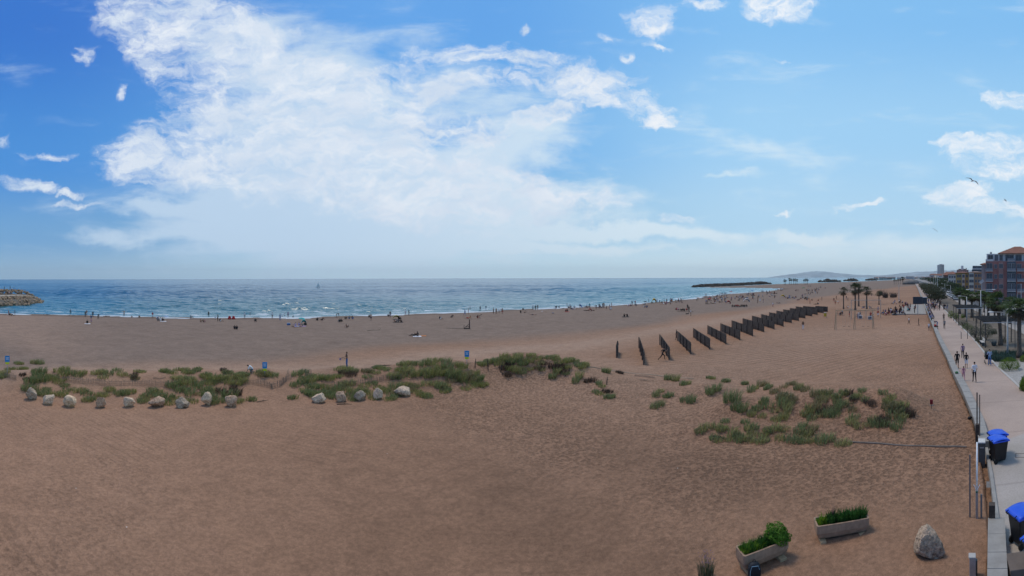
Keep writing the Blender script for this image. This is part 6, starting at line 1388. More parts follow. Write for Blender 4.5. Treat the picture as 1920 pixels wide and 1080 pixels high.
for i, (x, y) in enumerate([(1903, 656), (1814, 640), (1802, 640)]):
    c = P(x, y, .85); d = math.hypot(c.x, c.y); Hh_ = ZD(x, (606, 625, 627)[i], d) - .85; mb = MB(); mb.tube([(0, 0, -.2), (0, 0, Hh_)], .05, 7); mb.tube([(0, 0, Hh_), (.9 if i == 2 else .05, 0, Hh_ + .02)], .035, 5)
    tag(mb.build('dark_post', M_BOXG, None, c, rz=pa), ('thin dark post left of the nearest palm', 'thin dark post at the foot of the dark shrubs', 'thin low bar on a post beside the green grassy shrub')[i], 'post')

# ------------------------------------------------------------------ street lamps, road signs
M_LAMP = mat('lamp_metal', (.42, .43, .42), .5, .1, 2, metal=.3); M_LENS = mat('lamp_lens', (.65, .66, .64), .3, .05, 2)
def lamp(x, yb, yt, arm, lab, d=None, dbl=False, w=.085):
    c = P(x, yb, .85) if d is None else PD(x, d, .85); dd = math.hypot(c.x, c.y); H = ZD(x, yt, dd) - .85; t_ = empty('street_lamp', c, face_dir(x), lab, 'street lamp', 'street lamps')
    mb = MB(); mb.tube([(0, 0, -.1), (0, 0, H * .3), (0, 0, H)], [w * 1.3, w, w * .7], 8); mb.build('pole', M_LAMP, t_, smooth=True)
    for s_ in ((-1, 1) if dbl else (-1,)):
        mb = MB(); mb.tube([(0, 0, H - .1), (s_ * arm * .5, 0, H + .10), (s_ * arm, 0, H + .12)], [.04, .035, .03], 6); a_ = mb.build('arm', M_LAMP, t_)
        sec = [[(s_ * (arm + xx), yy * w_, H + .12 + zz * h_) for yy, zz in ((-1, -.2), (-.7, 1), (.7, 1), (1, -.2), (0, -.6))] for xx, w_, h_ in ((-.05, .06, .04), (.15, .16, .07), (.5, .17, .07), (.68, .08, .03))]
        loft(sec).build('lamp_head', M_LENS, t_)
    return t_
for i, (x, yb, yt, arm, dbl, lab) in enumerate([(1889, 672, 591, 1.6, False, 'nearest street lamp, pale pole between two palms'), (1812.5, 606, 560, 1.2, False, 'pale street lamp at the end of the first pergola'), (1838.8, 612, 548, 2.2, True, 'double armed street lamp over the second pergola'), (1757.8, 563, 522, .8, False, 'tall pale lamp standing at the end of the tamarisks')]): lamp(x, yb, yt, arm, lab, None, dbl, .11)
for i, (x, d, yt) in enumerate([(1738.2, 205, 527), (1750.5, 260, 521), (1754.5, 220, 521.5), (1771.6, 195, 536), (1782.3, 175, 539), (1767.8, 185, 543), (1776, 230, 530), (1788, 260, 530), (1728, 420, 521.5), (1744, 330, 521), (1762, 300, 528), (1812, 240, 545)]):
    lamp(x, 0, yt, 1.0, 'slim pale lamp pole rising from the street crowd and trees, ' + ords[sorted([1738.2, 1750.5, 1754.5, 1771.6, 1782.3, 1767.8, 1776, 1788, 1728, 1744, 1762, 1812]).index(x)] + ' from the left', d)
for j, (x, yb, yt) in enumerate([(1686, 567.5, 536), (1684.3, 568, 537)]):
    c = G(x, yb); H = ZD(x, yt, math.hypot(c.x, c.y)) - c.z; mb = MB(); mb.tube([(0, 0, -.2), (0, 0, H)], [.07, .045], 6); tag(mb.build('thin_mast', M_LAMP, None, c), ('thin pale mast behind the seated group, right one of two', 'thin pale mast behind the seated group, left one of two')[j], 'mast')
d = 125; q = PD(1840.5, d, .85); t_ = empty('tilted_sign', q, face_dir(1840.5), 'white tilted striped panel on a tall pole in front of the tan houses', 'panel'); H = ZD(1840, 532, d) - .85
mb = MB(); mb.tube([(0, .1, 0), (0, .1, H)], .07, 7); mb.build('pole', M_LAMP, t_)
for k_ in range(3): mb = MB(); mb.box((0, 0, H + (k_ - 1) * .28), (1.5, .05, .12), M=Matrix.Translation((0, 0, H)) @ Matrix.Rotation(R(-38), 4, 'Y') @ Matrix.Translation((0, 0, -H))); mb.build('slat', mat('white_paint', (.75, .75, .73), .5, .05, 2), t_)
q = PD(1914.6, 90, .85); t_ = empty('sign_gantry', q, face_dir(1914), 'pale sign post with a small frame among the right hand palms', 'sign post'); mb = MB(); mb.tube([(0, 0, 0), (0, 0, ZD(1914, 536, 90) - .85)], .08, 7); mb.build('pole', M_LAMP, t_); mb = MB(); H = ZD(1914, 553, 90) - .85; mb.tube([(-.8, 0, H), (.5, 0, H)], .05, 5); mb.tube([(-.8, 0, H), (-.8, 0, H - 1.6)], .05, 5); mb.build('frame', M_LAMP, t_)

# ------------------------------------------------------------------ cars
M_TYRE = mat('tyre', (.015, .015, .016), .85, .1, 8); M_GLASS = mat('car_glass', (.02, .025, .03), .08, .05, 2, spec=.8); M_HEAD = mat('car_lamp', (.6, .6, .6), .2, .05, 2); M_RIM = mat('wheel_rim', (.4, .4, .42), .4, .1, 3, metal=.7)
PAINT = {'white': mat('paint_white', (.70, .71, .72), .25, .03, 1, spec=.6), 'grey': mat('paint_grey', (.16, .17, .18), .25, .03, 1, spec=.6), 'dark': mat('paint_dark', (.02, .022, .03), .22, .03, 1, spec=.6), 'blue': mat('paint_blue', (.03, .07, .18), .22, .03, 1, spec=.6), 'silver': mat('paint_silver', (.42, .43, .45), .28, .03, 1, metal=.4, spec=.6)}
def car(van=False):
    t_ = bpy.data.objects.new('parked_car', None); COL.objects.link(t_); W = .88 if not van else .98
    if van: pr = [(-2.3, .55, .95), (-2.28, 1.0, 1.95), (-1.9, 1.02, 2.1), (.6, 1.02, 2.1), (1.15, 1.0, 1.95), (1.75, .95, 1.25), (2.3, .9, 1.05), (2.42, .5, .75)]
    else: pr = [(-2.1, .55, .80), (-2.0, .9, 1.02), (-1.6, .95, 1.12), (-1.0, .95, 1.45), (-.2, .95, 1.50), (.35, .93, 1.42), (1.05, .9, 1.00), (1.8, .85, .86), (2.08, .5, .62)]
    sec = []
    for x, w_, zt_ in pr:
        zb = .28 if abs(x) < 1.9 else .38; hb = min(.92, zt_); sec.append([(x, -W * .96, zb), (x, W * .96, zb), (x, W, (zb + hb) / 2), (x, W * .97, hb), (x, W * (.80 if zt_ > 1.1 else .93), zt_ - .04), (x, W * .55, zt_), (x, -W * .55, zt_), (x, -W * (.80 if zt_ > 1.1 else .93), zt_ - .04), (x, -W * .97, hb), (x, -W, (zb + hb) / 2)])
    b = loft(sec).build('body', PAINT['white'], t_, smooth=True); b.material_slots[0].link = 'OBJECT'; b.material_slots[0].material = PAINT['white']
    b.modifiers.new('b', 'BEVEL').width = .04
    zt_ = 2.1 if van else 1.5
    for s_ in (-1, 1):
        mb = MB(); 
        if van: mb.add([(.55, s_ * W * 1.0, 1.15), (1.45, s_ * W * .985, 1.15), (1.05, s_ * W * .90, 1.82), (.55, s_ * W * .93, 1.85)], [(0, 1, 2, 3)])
        else: mb.add([(-1.35, s_ * (W * .955 + .012), 1.0), (.75, s_ * (W * .95 + .012), .98), (.28, s_ * (W * .84 + .012), 1.36), (-.95, s_ * (W * .84 + .012), 1.38)], [(0, 1, 2, 3)])
        mb.build('side_window', M_GLASS, t_)
        for x_ in (-1.3, 1.35):
            M_ = Matrix.Translation((x_, s_ * (W - .06), .32)) @ Matrix.Rotation(R(90), 4, 'X'); mb = MB(); mb.lathe([(.2, -.09), (.31, -.09), (.33, 0), (.31, .09), (.2, .09)], 18, 0, M_); w_ = mb.build('wheel', M_TYRE, t_); mb = MB(); mb.lathe([(.19, -.105), (.20, 0), (.19, .105)], 12, 0, M_); mb.build('rim', M_RIM, w_)
        mb = MB(); mb.box(((2.40 if van else 2.02), s_ * .62, .66), (.10, .28, .13)); mb.build('headlight', M_HEAD, t_, bevel=.02)
    mb = MB()
    if van: mb.add([(1.80, -.80, 1.28), (1.80, .80, 1.28), (1.20, .74, 1.92), (1.20, -.74, 1.92)], [(0, 1, 2, 3)])
    else: mb.add([(1.08, -.76, 1.02), (1.08, .76, 1.02), (.40, .66, 1.42), (.40, -.66, 1.42)], [(0, 1, 2, 3)])
    mb.build('windscreen', M_GLASS, t_)
    mb = MB()
    if van: mb.box((-2.31, 0, 1.5), (.03, 1.5, .5))
    else: mb.add([(-1.66, -.72, 1.14), (-1.66, .72, 1.14), (-1.03, .62, 1.43), (-1.03, -.62, 1.43)], [(3, 2, 1, 0)])
    mb.build('rear_window', M_GLASS, t_); return t_
cars0 = {False: car(), True: car(True)}; usedc = set()
def put_car(x, d, van, paint, rz, lab, grp):
    o = cars0[van]
    if van in usedc: o = copy_tree(o)
    usedc.add(van); place(o, PD(x, d, .79), rz, lab, grp); o['category'] = 'van' if van else 'car'
    for ch in o.children:
        if ch.name.startswith('body'): ch.material_slots[0].link = 'OBJECT'; ch.material_slots[0].material = PAINT[paint]
    return o
row = [(1761, 330, 0, 'white'), (1764, 298, 0, 'silver'), (1766.5, 275, 1, 'white'), (1769.5, 252, 0, 'white'), (1772.5, 236, 0, 'dark'), (1775.5, 222, 0, 'white'), (1778.5, 208, 1, 'white'), (1782, 196, 0, 'silver'), (1785.5, 186, 0, 'white'), (1788.5, 177, 0, 'dark'), (1791.5, 168, 0, 'grey')]
for i, (x, d, v, p_) in enumerate(row): put_car(x, d, bool(v), p_, pa + math.pi, f'{p_} {"van" if v else "car"} parked along the street, {ords[i]} from the far end of the row', 'cars parked along the street')
for i, (x, d, v, p_, rz, lab) in enumerate([(1900, 112, False, 'white', .5, 'white car parked behind the palms near the right edge'), (1912, 92, True, 'white', .6, 'white van behind the nearest palm at the right edge'), (1885, 128, False, 'silver', .4, 'silver car parked below the red apartment block'), (1868, 150, False, 'blue', .4, 'blue car parked far below the red apartment block'), (1917, 120, False, 'grey', .5, 'grey car furthest right under the red block')]): put_car(x, d, v, p_, pa + rz, lab, 'cars below the red block')

# ------------------------------------------------------------------ buildings
M_WIN = mat('window_glass', (.085, .085, .09), .35, .4, .4, spec=.5); M_FRAME = mat('window_frame', (.33, .32, .31), .6, .05, 2); M_TILE = mat('roof_tile', (.22, .10, .065), .85, .25, .8); M_TILEG = mat('roof_grey', (.12, .11, .11), .9, .15, .5)
WALLC = {'red': (.33, .15, .125), 'rose': (.34, .20, .17), 'ochre': (.46, .33, .11), 'orange': (.42, .23, .12), 'cream': (.62, .54, .43), 'white': (.58, .57, .54), 'beige': (.60, .53, .44), 'brown': (.20, .12, .09), 'grey': (.33, .33, .33), 'pinkgrey': (.40, .33, .30), 'concrete': (.70, .66, .60)}
def wm_(c): return mat('wall_' + c, WALLC[c], .9, .12, .25, dirt=.18)
class Bld:
    def __init__(s, x0, x1, d, yt, lab, name='apartment_building', cat='building', rz=None, zg=.75):
        s.k = d / FOC; xm = (x0 + x1) / 2; s.xm = xm; s.d = d; s.c = PD(xm, d, zg); s.W = (x1 - x0) * s.k; s.H = ZD(xm, yt, d) - zg; s.t = empty(name, s.c, face_dir(xm) if rz is None else rz, lab, cat); s.zg = zg
    def X(s, x): return (x - s.xm) * s.k
    def Z(s, y): return ZD(s.xm, y, s.d) - s.zg
    def block(s, name, x0, x1, z0, z1, m, y0=0, dep=12, pitch=None, bev=0):
        mb = MB(); mb.box(((x0 + x1) / 2, y0 + dep / 2, (z0 + z1) / 2), (x1 - x0, dep, z1 - z0)); return mb.build(name, m, s.t)
    def hip(s, x0, x1, z0, z1, m, y0=-.6, dep=13, ov=.6, gable=False):
        mb = MB(); xa, xb = x0 - ov, x1 + ov; ya, yb = y0 - ov, y0 + dep + ov; ins = 0 if gable else min((xb - xa), (yb - ya)) * .42
        mb.add([(xa, ya, z0), (xb, ya, z0), (xb, yb, z0), (xa, yb, z0), (xa + ins, (ya + yb) / 2, z1), (xb - ins, (ya + yb) / 2, z1), (xa, ya, z0 - .2), (xb, ya, z0 - .2), (xb, yb, z0 - .2), (xa, yb, z0 - .2)],
               [(0, 1, 5, 4), (1, 2, 5), (2, 3, 4, 5), (3, 0, 4), (9, 8, 7, 6), (6, 7, 1, 0), (7, 8, 2, 1), (8, 9, 3, 2), (9, 6, 0, 3)]); return mb.build('roof', m, s.t)
    def win(s, xc, zc, w, h, y=0, m=None, frame=True):
        mb = MB(); mb.box((xc, y - .03, zc), (w, .10, h)); o = mb.build('window', m or M_WIN, s.t)
        if frame:
            mb = MB(); mb.box((xc, y - .06, zc + h / 2 + .05), (w + .2, .12, .10)); mb.box((xc, y - .06, zc - h / 2 - .05), (w + .26, .2, .10)); mb.box((xc - w / 2 - .05, y - .06, zc), (.10, .12, h)); mb.box((xc + w / 2 + .05, y - .06, zc), (.10, .12, h)); mb.box((xc, y - .095, zc), (.07, .05, h)); mb.build('frame', M_FRAME, o)
        return o
    def side_wins(s, x, zc_list, n, dep, y0=1.5):
        for zc in zc_list:
            for k_ in range(n): mb = MB(); mb.box((x, y0 + (dep - 2 * y0) * k_ / max(1, n - 1), zc), (.10, 1.2, 1.4)); mb.build('window', M_WIN, s.t)
    def balcony(s, x0, x1, z, m, y=0, dep=1.3, slab=None):
        mb = MB(); mb.box(((x0 + x1) / 2, y - dep / 2, z), (x1 - x0, dep, .16)); o = mb.build('balcony', slab or wm_('white'), s.t); mb = MB(); mb.box(((x0 + x1) / 2, y - dep + .04, z + .56), (x1 - x0 - .02, .05, .94)); mb.build('parapet', m, o)
b = Bld(1846, 1942, 159, 493.5, 'red apartment block with glass balconies and a white top storey at the right edge'); st_ = b.H / 4
M_BGL = mat('balcony_glass', (.20, .20, .21), .4, .1, .5, spec=.6); M_DGL = mat('dark_facade_glass', (.055, .07, .09), .2, .2, .3, spec=.6)
b.block('wall', b.X(1848), b.X(1942), 0, b.Z(493.8), wm_('red'), 0, 16)
b.block('side_wing', b.X(1840), b.X(1847.9), 0, b.Z(499), wm_('pinkgrey'), 1.2, 13); b.hip(b.X(1840), b.X(1848), b.Z(499), b.Z(495.5), M_TILE, 1.0, 12)
for (xa, xb, m) in ((1872.5, 1881.5, wm_('rose')), (1888, 1905, M_DGL)): b.block('facade_bay', b.X(xa), b.X(xb), .2, b.Z(495), m, -.25, .3)
for fl in range(4):
    zc = b.Z(493.8) - (fl + .5) * st_; z0 = zc - st_ / 2
    b.balcony(b.X(1848.2), b.X(1862), z0 + .1, M_BGL); b.win(b.X(1855), zc + .1, 2.1, 2.1, 0); b.win(b.X(1867), zc, .9, 1.4, 0); b.win(b.X(1877), zc + .1, 1.4, 1.5, -.26)
    b.balcony(b.X(1888.5), b.X(1904.5), z0 + .1, M_BGL, -.26, 1.0); b.win(b.X(1893), zc + .15, 1.2, 1.9, -.26); b.win(b.X(1900), zc + .15, 1.2, 1.9, -.26); b.win(b.X(1911), zc, 1.6, 1.7, 0); b.balcony(b.X(1907), b.X(1921), z0 + .1, M_BGL); b.win(b.X(1926), zc, 1.4, 1.6, 0)
b.block('top_storey', b.X(1849.5), b.X(1942), b.Z(493.8), b.Z(479.5), wm_('white'), 1.0, 14); b.block('top_edge', b.X(1848), b.X(1862), b.Z(493.7), b.Z(490), wm_('white'), -.1, .15)
for xx, w_ in ((1857, 1.8), (1868, 1.2), (1877, 1.1), (1893, 3.0), (1910, 2.2), (1926, 2.2)): b.win(b.X(xx), (b.Z(493.8) + b.Z(479.5)) / 2 - .1, w_, 2.1, 1.0)
b.balcony(b.X(1889), b.X(1903), b.Z(493.5), M_BGL, .9, 1.0); b.hip(b.X(1876), b.X(1942), b.Z(478.6), b.Z(463.5), M_TILE, .8, 14, 1.0)
mb = MB(); mb.box((b.X(1857), 5, b.Z(478)), (.8, .8, 1.2)); mb.build('chimney', wm_('grey'), b.t)
# tan and yellow houses
b = Bld(1792, 1817, 236, 515, 'mustard yellow house with a pale window bay, left of the orange one', 'town_house'); b.block('wall', b.X(1792), b.X(1817), 0, b.H, wm_('ochre'), 0, 14); b.block('bay', b.X(1803.5), b.X(1809.5), .2, b.Z(517.5), wm_('cream'), -.35, .36)
for fl in range(3):
    zc = b.H - 1.9 - fl * 3.0
    for xx in (1796, 1800): b.win(b.X(xx), zc, .9, 1.3)
    b.win(b.X(1806.5), zc, 1.1, 1.5, -.36); b.win(b.X(1813), zc, .9, 1.3)
b.hip(b.X(1792), b.X(1817), b.H, b.Z(512.6), M_TILE, 0, 14, .5)
b = Bld(1816, 1842, 226, 514.2, 'orange rendered house with a pale corner bay next to the red block', 'town_house'); b.block('wall', b.X(1816.5), b.X(1842), 0, b.H, wm_('orange'), .3, 14); b.block('bay', b.X(1816.6), b.X(1826), .2, b.Z(515.2), wm_('cream'), -.15, .46)
for fl in range(4):
    zc = b.H - 1.8 - fl * 2.9
    if zc < 1: break
    b.win(b.X(1819.5), zc, 1.0, 1.4, -.16); b.win(b.X(1823.5), zc, 1.0, 1.4, -.16)
    for xx in (1830, 1835.5, 1840): b.win(b.X(xx), zc, .9, 1.3, .3)
b.hip(b.X(1816), b.X(1842), b.H, b.Z(512.4), mat('roof_pale_tile', (.30, .20, .15), .85, .2, .8), .2, 14, .5)
b = Bld(1778, 1794, 290, 517.5, 'tan terraced house with a brown tiled roof, left of the mustard house', 'town_house'); b.block('wall', b.X(1778), b.X(1794), 0, b.H, wm_('beige'), 0, 14)
for fl in range(3):
    for xx in (1781, 1785.5, 1790): b.win(b.X(xx), b.H - 2 - fl * 3, 1.0, 1.4)
b.hip(b.X(1778), b.X(1794), b.H, b.Z(512.5), M_TILE, 0, 14, .5)
b = Bld(1769, 1780, 380, 519.5, 'brownish house among dark trees, farthest of the tiled row', 'town_house'); b.block('wall', b.X(1769), b.X(1780), 0, b.H, wm_('brown'), 0, 14)
for xx in (1772, 1776.5): b.win(b.X(xx), b.H - 2.5, 1.2, 1.4)
b.hip(b.X(1769), b.X(1780), b.H, b.Z(515), M_TILE, 0, 14, .6)
b = Bld(1794, 1816, 560, 509.5, 'rose brown block with a square roof tower behind the mustard house'); b.block('wall', b.X(1794), b.X(1816), 0, b.H, wm_('rose'), 0, 18); b.block('tower', b.X(1802), b.X(1806.6), b.H - 1, b.Z(501.8), wm_('concrete'), 2, 5); b.block('raised_roof', b.X(1797), b.X(1811), b.H - .1, b.Z(507.8), wm_('brown'), 3, 12); b.block('spire', b.X(1811.2), b.X(1812.6), b.H - .2, b.Z(506.2), wm_('brown'), 3, 1.2)
for fl in range(3):
    for k_ in range(6): b.win(b.X(1796.5 + k_ * 3.4), b.H - 2.2 - fl * 3, 1.3, 1.5, 0, frame=False)
b = Bld(1819, 1842, 350, 505, 'stepped white block with long balconies behind the orange house')
for fl in range(5):
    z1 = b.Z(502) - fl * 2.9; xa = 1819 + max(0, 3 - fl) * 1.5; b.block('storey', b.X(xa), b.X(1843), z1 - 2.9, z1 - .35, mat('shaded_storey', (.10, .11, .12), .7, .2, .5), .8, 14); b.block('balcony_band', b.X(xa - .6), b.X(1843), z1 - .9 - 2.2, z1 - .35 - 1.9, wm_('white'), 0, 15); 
b.block('roof_slab', b.X(1824), b.X(1843), b.Z(502) - .34, b.Z(502), wm_('white'), .4, 15)
b = Bld(1757.4, 1770.4, 1100, 500, 'pale high-rise tower standing alone above the town'); b.block('wall', b.X(1757.4), b.X(1762.5), 0, b.Z(500.2), wm_('concrete'), 1.5, 16); b.block('wall', b.X(1762.6), b.X(1770.4), 0, b.Z(499.6), wm_('beige'), 0, 18); b.block('roof_house', b.X(1761), b.X(1767), b.Z(499.8), b.Z(498.6), wm_('concrete'), 4, 8)
for fl in range(15):
    z_ = b.Z(499.6) - 1.8 - fl * 2.75
    if z_ < 2: break
    for xx in (1764.2, 1766.5, 1768.8): b.win(b.X(xx), z_, 1.7, 1.5, 0, frame=False)
    for xx in (1758.8, 1761): b.win(b.X(xx), z_, 1.5, 1.5, 1.5, frame=False)
# the town strung out along the coast, each a few pixels
g = random.Random(4); tw = []
for i in range(34):
    x = g.uniform(1700, 1800) if i > 6 else g.uniform(1640, 1700); d = g.uniform(1500, 3800) if x < 1752 else g.uniform(600, 1300); tw.append((x, d))
tw.sort()
for i, (x, d) in enumerate(tw):
    w_ = g.uniform(14, 40); h_ = g.uniform(6, 15) if x > 1700 else g.uniform(5, 9); c = PD(x, d, .7); t_ = empty('distant_building', c, face_dir(x) + g.uniform(-.4, .4), 'tiny pale building in the hazy town strip below the coast hills', 'building', 'tiny buildings of the distant town')
    col = g.choice(['cream', 'white', 'beige', 'pinkgrey', 'concrete']); mb = MB(); mb.box((0, 0, h_ / 2), (w_, 14, h_)); mb.build('wall', wm_(col), t_)
    mb = MB(); mb.add([(-w_ / 2 - .5, -7.5, h_), (w_ / 2 + .5, -7.5, h_), (w_ / 2 + .5, 7.5, h_), (-w_ / 2 - .5, 7.5, h_), (-w_ / 2 + 3, 0, h_ + 2.2), (w_ / 2 - 3, 0, h_ + 2.2)], [(0, 1, 5, 4), (1, 2, 5), (2, 3, 4, 5), (3, 0, 4), (3, 2, 1, 0)]); mb.build('roof', M_TILE if col != 'white' else M_TILEG, t_)
    mb = MB()
    for fl in range(int(h_ / 3)): mb.box((0, -7.03, 1.8 + fl * 3), (w_ * .86, .08, 1.1))
    if mb.v: mb.build('window_bands', M_WIN, t_)

# ------------------------------------------------------------------ people
PA = 100.0
def fd(x, toward='away'):
    """turn: 'away' walks off along the promenade, 'cam' faces the camera, 'sea', 'left', 'right' across the view"""
    a = (x - 960) / FOC
    return {'away': math.pi - R(55), 'cam': -a, 'sea': math.pi - a, 'left': -a + math.pi * 1.5, 'right': -a + math.pi * .5, 'back': -R(55)}[toward]
def put(x, y, pose, top, bot, lab, grp=None, t='sea', z=None, turn=0.0, **kw):
    c = G(x, y) if z is None else P(x, y, z)
    return person(pose, top, bot, c, fd(x, t) + turn, lab, grp, **kw)
# promenade, named figures
put(1827, 720.5, 'stroll', 'white', 'black', 'man in a white shirt and black trousers walking on the promenade, head bowed', t='away', z=PROZ, h=1.84, turn=.1, long_leg=True)
gl = put(1806.5, 717.5, 'walk', 'pink', 'pink', 'girl in a pink top and pink leggings walking beside the sea wall', t='away', z=PROZ, h=1.32, long_leg=True, long_sleeve=True)
mb = MB(); mb.tube([(0, .10, 1.60), (0, .17, 1.52), (0, .17, 1.36), (0, .15, 1.24)], [.03, .035, .028, .01], 6); mb.build('ponytail', cmat('hair'), gl, smooth=True)
put(1811.5, 694.5, 'stroll', 'black', 'white', 'woman in black top with white band over dark shorts, right of the heavy man', t='away', z=PROZ, h=1.66, long_leg=False, long_sleeve=True, turn=-.1)
put(1794.5, 694.5, 'stroll', 'black', 'black', 'heavy man in black shirt and black shorts walking nearest the sea wall', t='away', z=PROZ, h=1.78, long_leg=False, wide=1.1)
sp = put(1805, 675.5, 'stroll', 'mauve', 'black', 'person in a mauve shirt with a dark back strap, ahead of the walking group', t='away', z=PROZ, h=1.70, long_leg=True, long_sleeve=True)
mb = MB(); mb.tube([(.14, .07, 1.42), (.0, .125, 1.25), (-.15, .11, 1.02)], .022, 5); mb.build('strap', cmat('black'), sp)
bp2 = put(1855.5, 689.5, 'push', 'pale blue', 'denim', 'person in pale blue shirt and jeans pushing a pushchair on the promenade', t='away', z=PROZ, h=1.76, long_sleeve=True)
c = P(1852, 686.5, PROZ) + Vector((math.sin(R(55)), math.cos(R(55)), 0)) * .35; t_ = empty('pushchair', c, fd(0, 'away'), 'dark pushchair in front of the person in pale blue', 'pushchair')
mb = MB(); mb.box((0, 0, .52), (.42, .55, .10)); mb.box((0, .25, .78), (.42, .10, .52), rx=-.3); mb.build('seat', cmat('black'), t_, bevel=.02)
mb = MB(); mb.lathe([(.24, 0), (.22, .14), (.12, .24), (.01, .26)], 14, 0, Matrix.Translation((0, .10, .92))); mb.build('hood', cmat('navy'), t_, smooth=True)
for sx in (-.26, .26):
    mb = MB(); mb.tube([(sx, -.35, .14), (sx, .28, .62), (sx, .48, 1.02)], .014, 6); mb.tube([(sx, .38, .14), (sx, .0, .5)], .014, 6); mb.build('frame', M_BOXG, t_)
    for yy in (-.35, .38): mb = MB(); mb.lathe([(.06, -.02), (.13, -.02), (.14, 0), (.13, .02), (.06, .02)], 14, 0, Matrix.Translation((sx, yy, .14)) @ Matrix.Rotation(R(90), 4, 'Y')); mb.build('wheel', M_RUB, t_)
put(1770.5, 620.5, 'walk', 'grey', 'black', 'person in a grey top, front of two in line in mid promenade', t='cam', z=PROZ, long_sleeve=True); put(1769.5, 606, 'stroll', 'brown', 'black', 'person in a brown top, behind the grey-topped one in mid promenade', t='away', z=PROZ)
put(1757, 616.5, 'bend', 'navy', 'denim', 'person in navy bending over a pram by the wall', t='left', z=PROZ, turn=.4); put(1743, 600, 'perch', 'black', 'denim', 'person in black with pale jeans sitting on the wall beyond the bent one', t='back', z=PROZ + .05)
c = P(1755, 621, PROZ); t_ = empty('pram', c, .5, 'small red and brown pram beside the wall', 'pushchair'); mb = MB(); mb.box((0, 0, .48), (.4, .7, .28)); mb.build('tub', cmat('brown'), t_, bevel=.05); mb = MB(); mb.lathe([(.25, 0), (.2, .18), (.02, .26)], 12, 0, Matrix.Translation((0, .15, .6))); mb.build('hood', cmat('red'), t_, smooth=True)
for sx in (-.2, .2):
    for yy in (-.25, .25): mb = MB(); mb.lathe([(.06, -.02), (.12, 0), (.06, .02)], 12, 0, Matrix.Translation((sx, yy, .13)) @ Matrix.Rotation(R(90), 4, 'Y')); mb.build('wheel', M_RUB, t_)
mb = MB(); mb.lathe([(.08, 0), (.16, .06), (.15, .14), (.05, .19)], 10); tag(mb.build('green_bag', cmat('green'), None, P(1793.5, 704, CAPZ + .005), smooth=True), 'small green bag left on the wall cap by the walking group', 'bag')
put(1741.5, 623.5, 'stand', 'white', 'navy', 'child in a white top standing on the sand at the wall foot', t='cam', h=1.4); put(1745.5, 624.5, 'stand', 'brown', 'black', 'child in a brown top next to the white-topped child at the wall foot', t='left', h=1.45)
put(1704, 612, 'walk', 'white', 'black', 'child in a white top running on sand below the platform', t='right', h=1.5); put(1722.5, 614.5, 'stroll', 'black', 'brown', 'child in black standing on sand right of the running one', t='left', h=1.5)
# beach, named figures
wr = put(650, 688.5, 'racket', 'brown', 'denim', 'woman with bare back and wide jeans holding a beach racket behind the dune', t='left', turn=.3, h=1.72, sleeveless=True)
mb = MB(); mb.tube([(-.26, -.36, 1.02), (-.27, -.50, .96)], .016, 6)
ra = empty('beach_racket', wr.location, wr.rotation_euler.z, 'round beach racket in the hand of the woman in jeans', 'racket'); mb.build('handle', M_WOODP, ra)
mb = MB(); mb.lathe([(.115, -.008), (.12, 0), (.115, .008)], 18, 0, Matrix.Translation((-.275, -.61, .90)) @ Matrix.Rotation(R(80), 4, 'Y')); mb.build('face', cmat('mauve'), ra)
put(471, 696.5, 'crouch', 'white', 'grey', 'person in a white top crouching on all fours behind the left dune', t='left', h=1.7)
put(1505.5, 620.8, 'stand', 'black', 'white', 'person in black top and pale trousers watching from open sand near the screens', t='sea', long_leg=True); put(1241.5, 678, 'run', 'black', 'black', 'person in black running past the third timber screen', t='right', turn=.2, long_leg=True)
put(1268, 639, 'stroll', 'black', 'black', 'person in black standing at the far end of the fourth screen', t='left'); put(1295, 594, 'stand', 'white', 'brown', 'person in a white shirt standing right of the seated circle with a dog', t='left')
# a small dark dog by that group
c = G(1288.5, 592.5); t_ = empty('dog', c, fd(1288, 'right'), 'small black dog beside the person in a white shirt', 'dog'); J = [(0, .28, .40), (0, .05, .38), (0, -.22, .42), (0, -.38, .56), (0, -.47, .60), (0, -.60, .57), (.07, .28, .30), (.07, .34, .16), (.07, .28, .02), (-.07, .28, .30), (-.07, .34, .16), (-.07, .28, .02), (.07, -.20, .28), (.07, -.18, .14), (.07, -.21, .02), (-.07, -.20, .28), (-.07, -.18, .14), (-.07, -.21, .02), (0, .42, .48), (0, .52, .60), (.05, -.42, .66), (-.05, -.42, .66)]
me = bpy.data.meshes.new('dog'); me.from_pydata([Vector(q) for q in J], [(0, 1), (1, 2), (2, 3), (3, 4), (4, 5), (0, 6), (6, 7), (7, 8), (0, 9), (9, 10), (10, 11), (2, 12), (12, 13), (13, 14), (2, 15), (15, 16), (16, 17), (0, 18), (18, 19), (4, 20), (4, 21)], []); o = bpy.data.objects.new('dogtmp', me); COL.objects.link(o); md = o.modifiers.new('s', 'SKIN')
for sv, r_ in zip(me.skin_vertices[0].data, [.10, .095, .12, .07, .075, .035] + [.055, .03, .025] * 4 + [.03, .012, .02, .02]): sv.radius = (r_, r_)
me.skin_vertices[0].data[0].use_root = True; o.modifiers.new('b', 'SUBSURF').levels = 1
dg = bpy.context.evaluated_depsgraph_get(); m2 = bpy.data.meshes.new_from_object(o.evaluated_get(dg), depsgraph=dg); bpy.data.objects.remove(o); m2.materials.clear(); m2.materials.append(cmat('black')); o = bpy.data.objects.new('body', m2); COL.objects.link(o); o.parent = t_

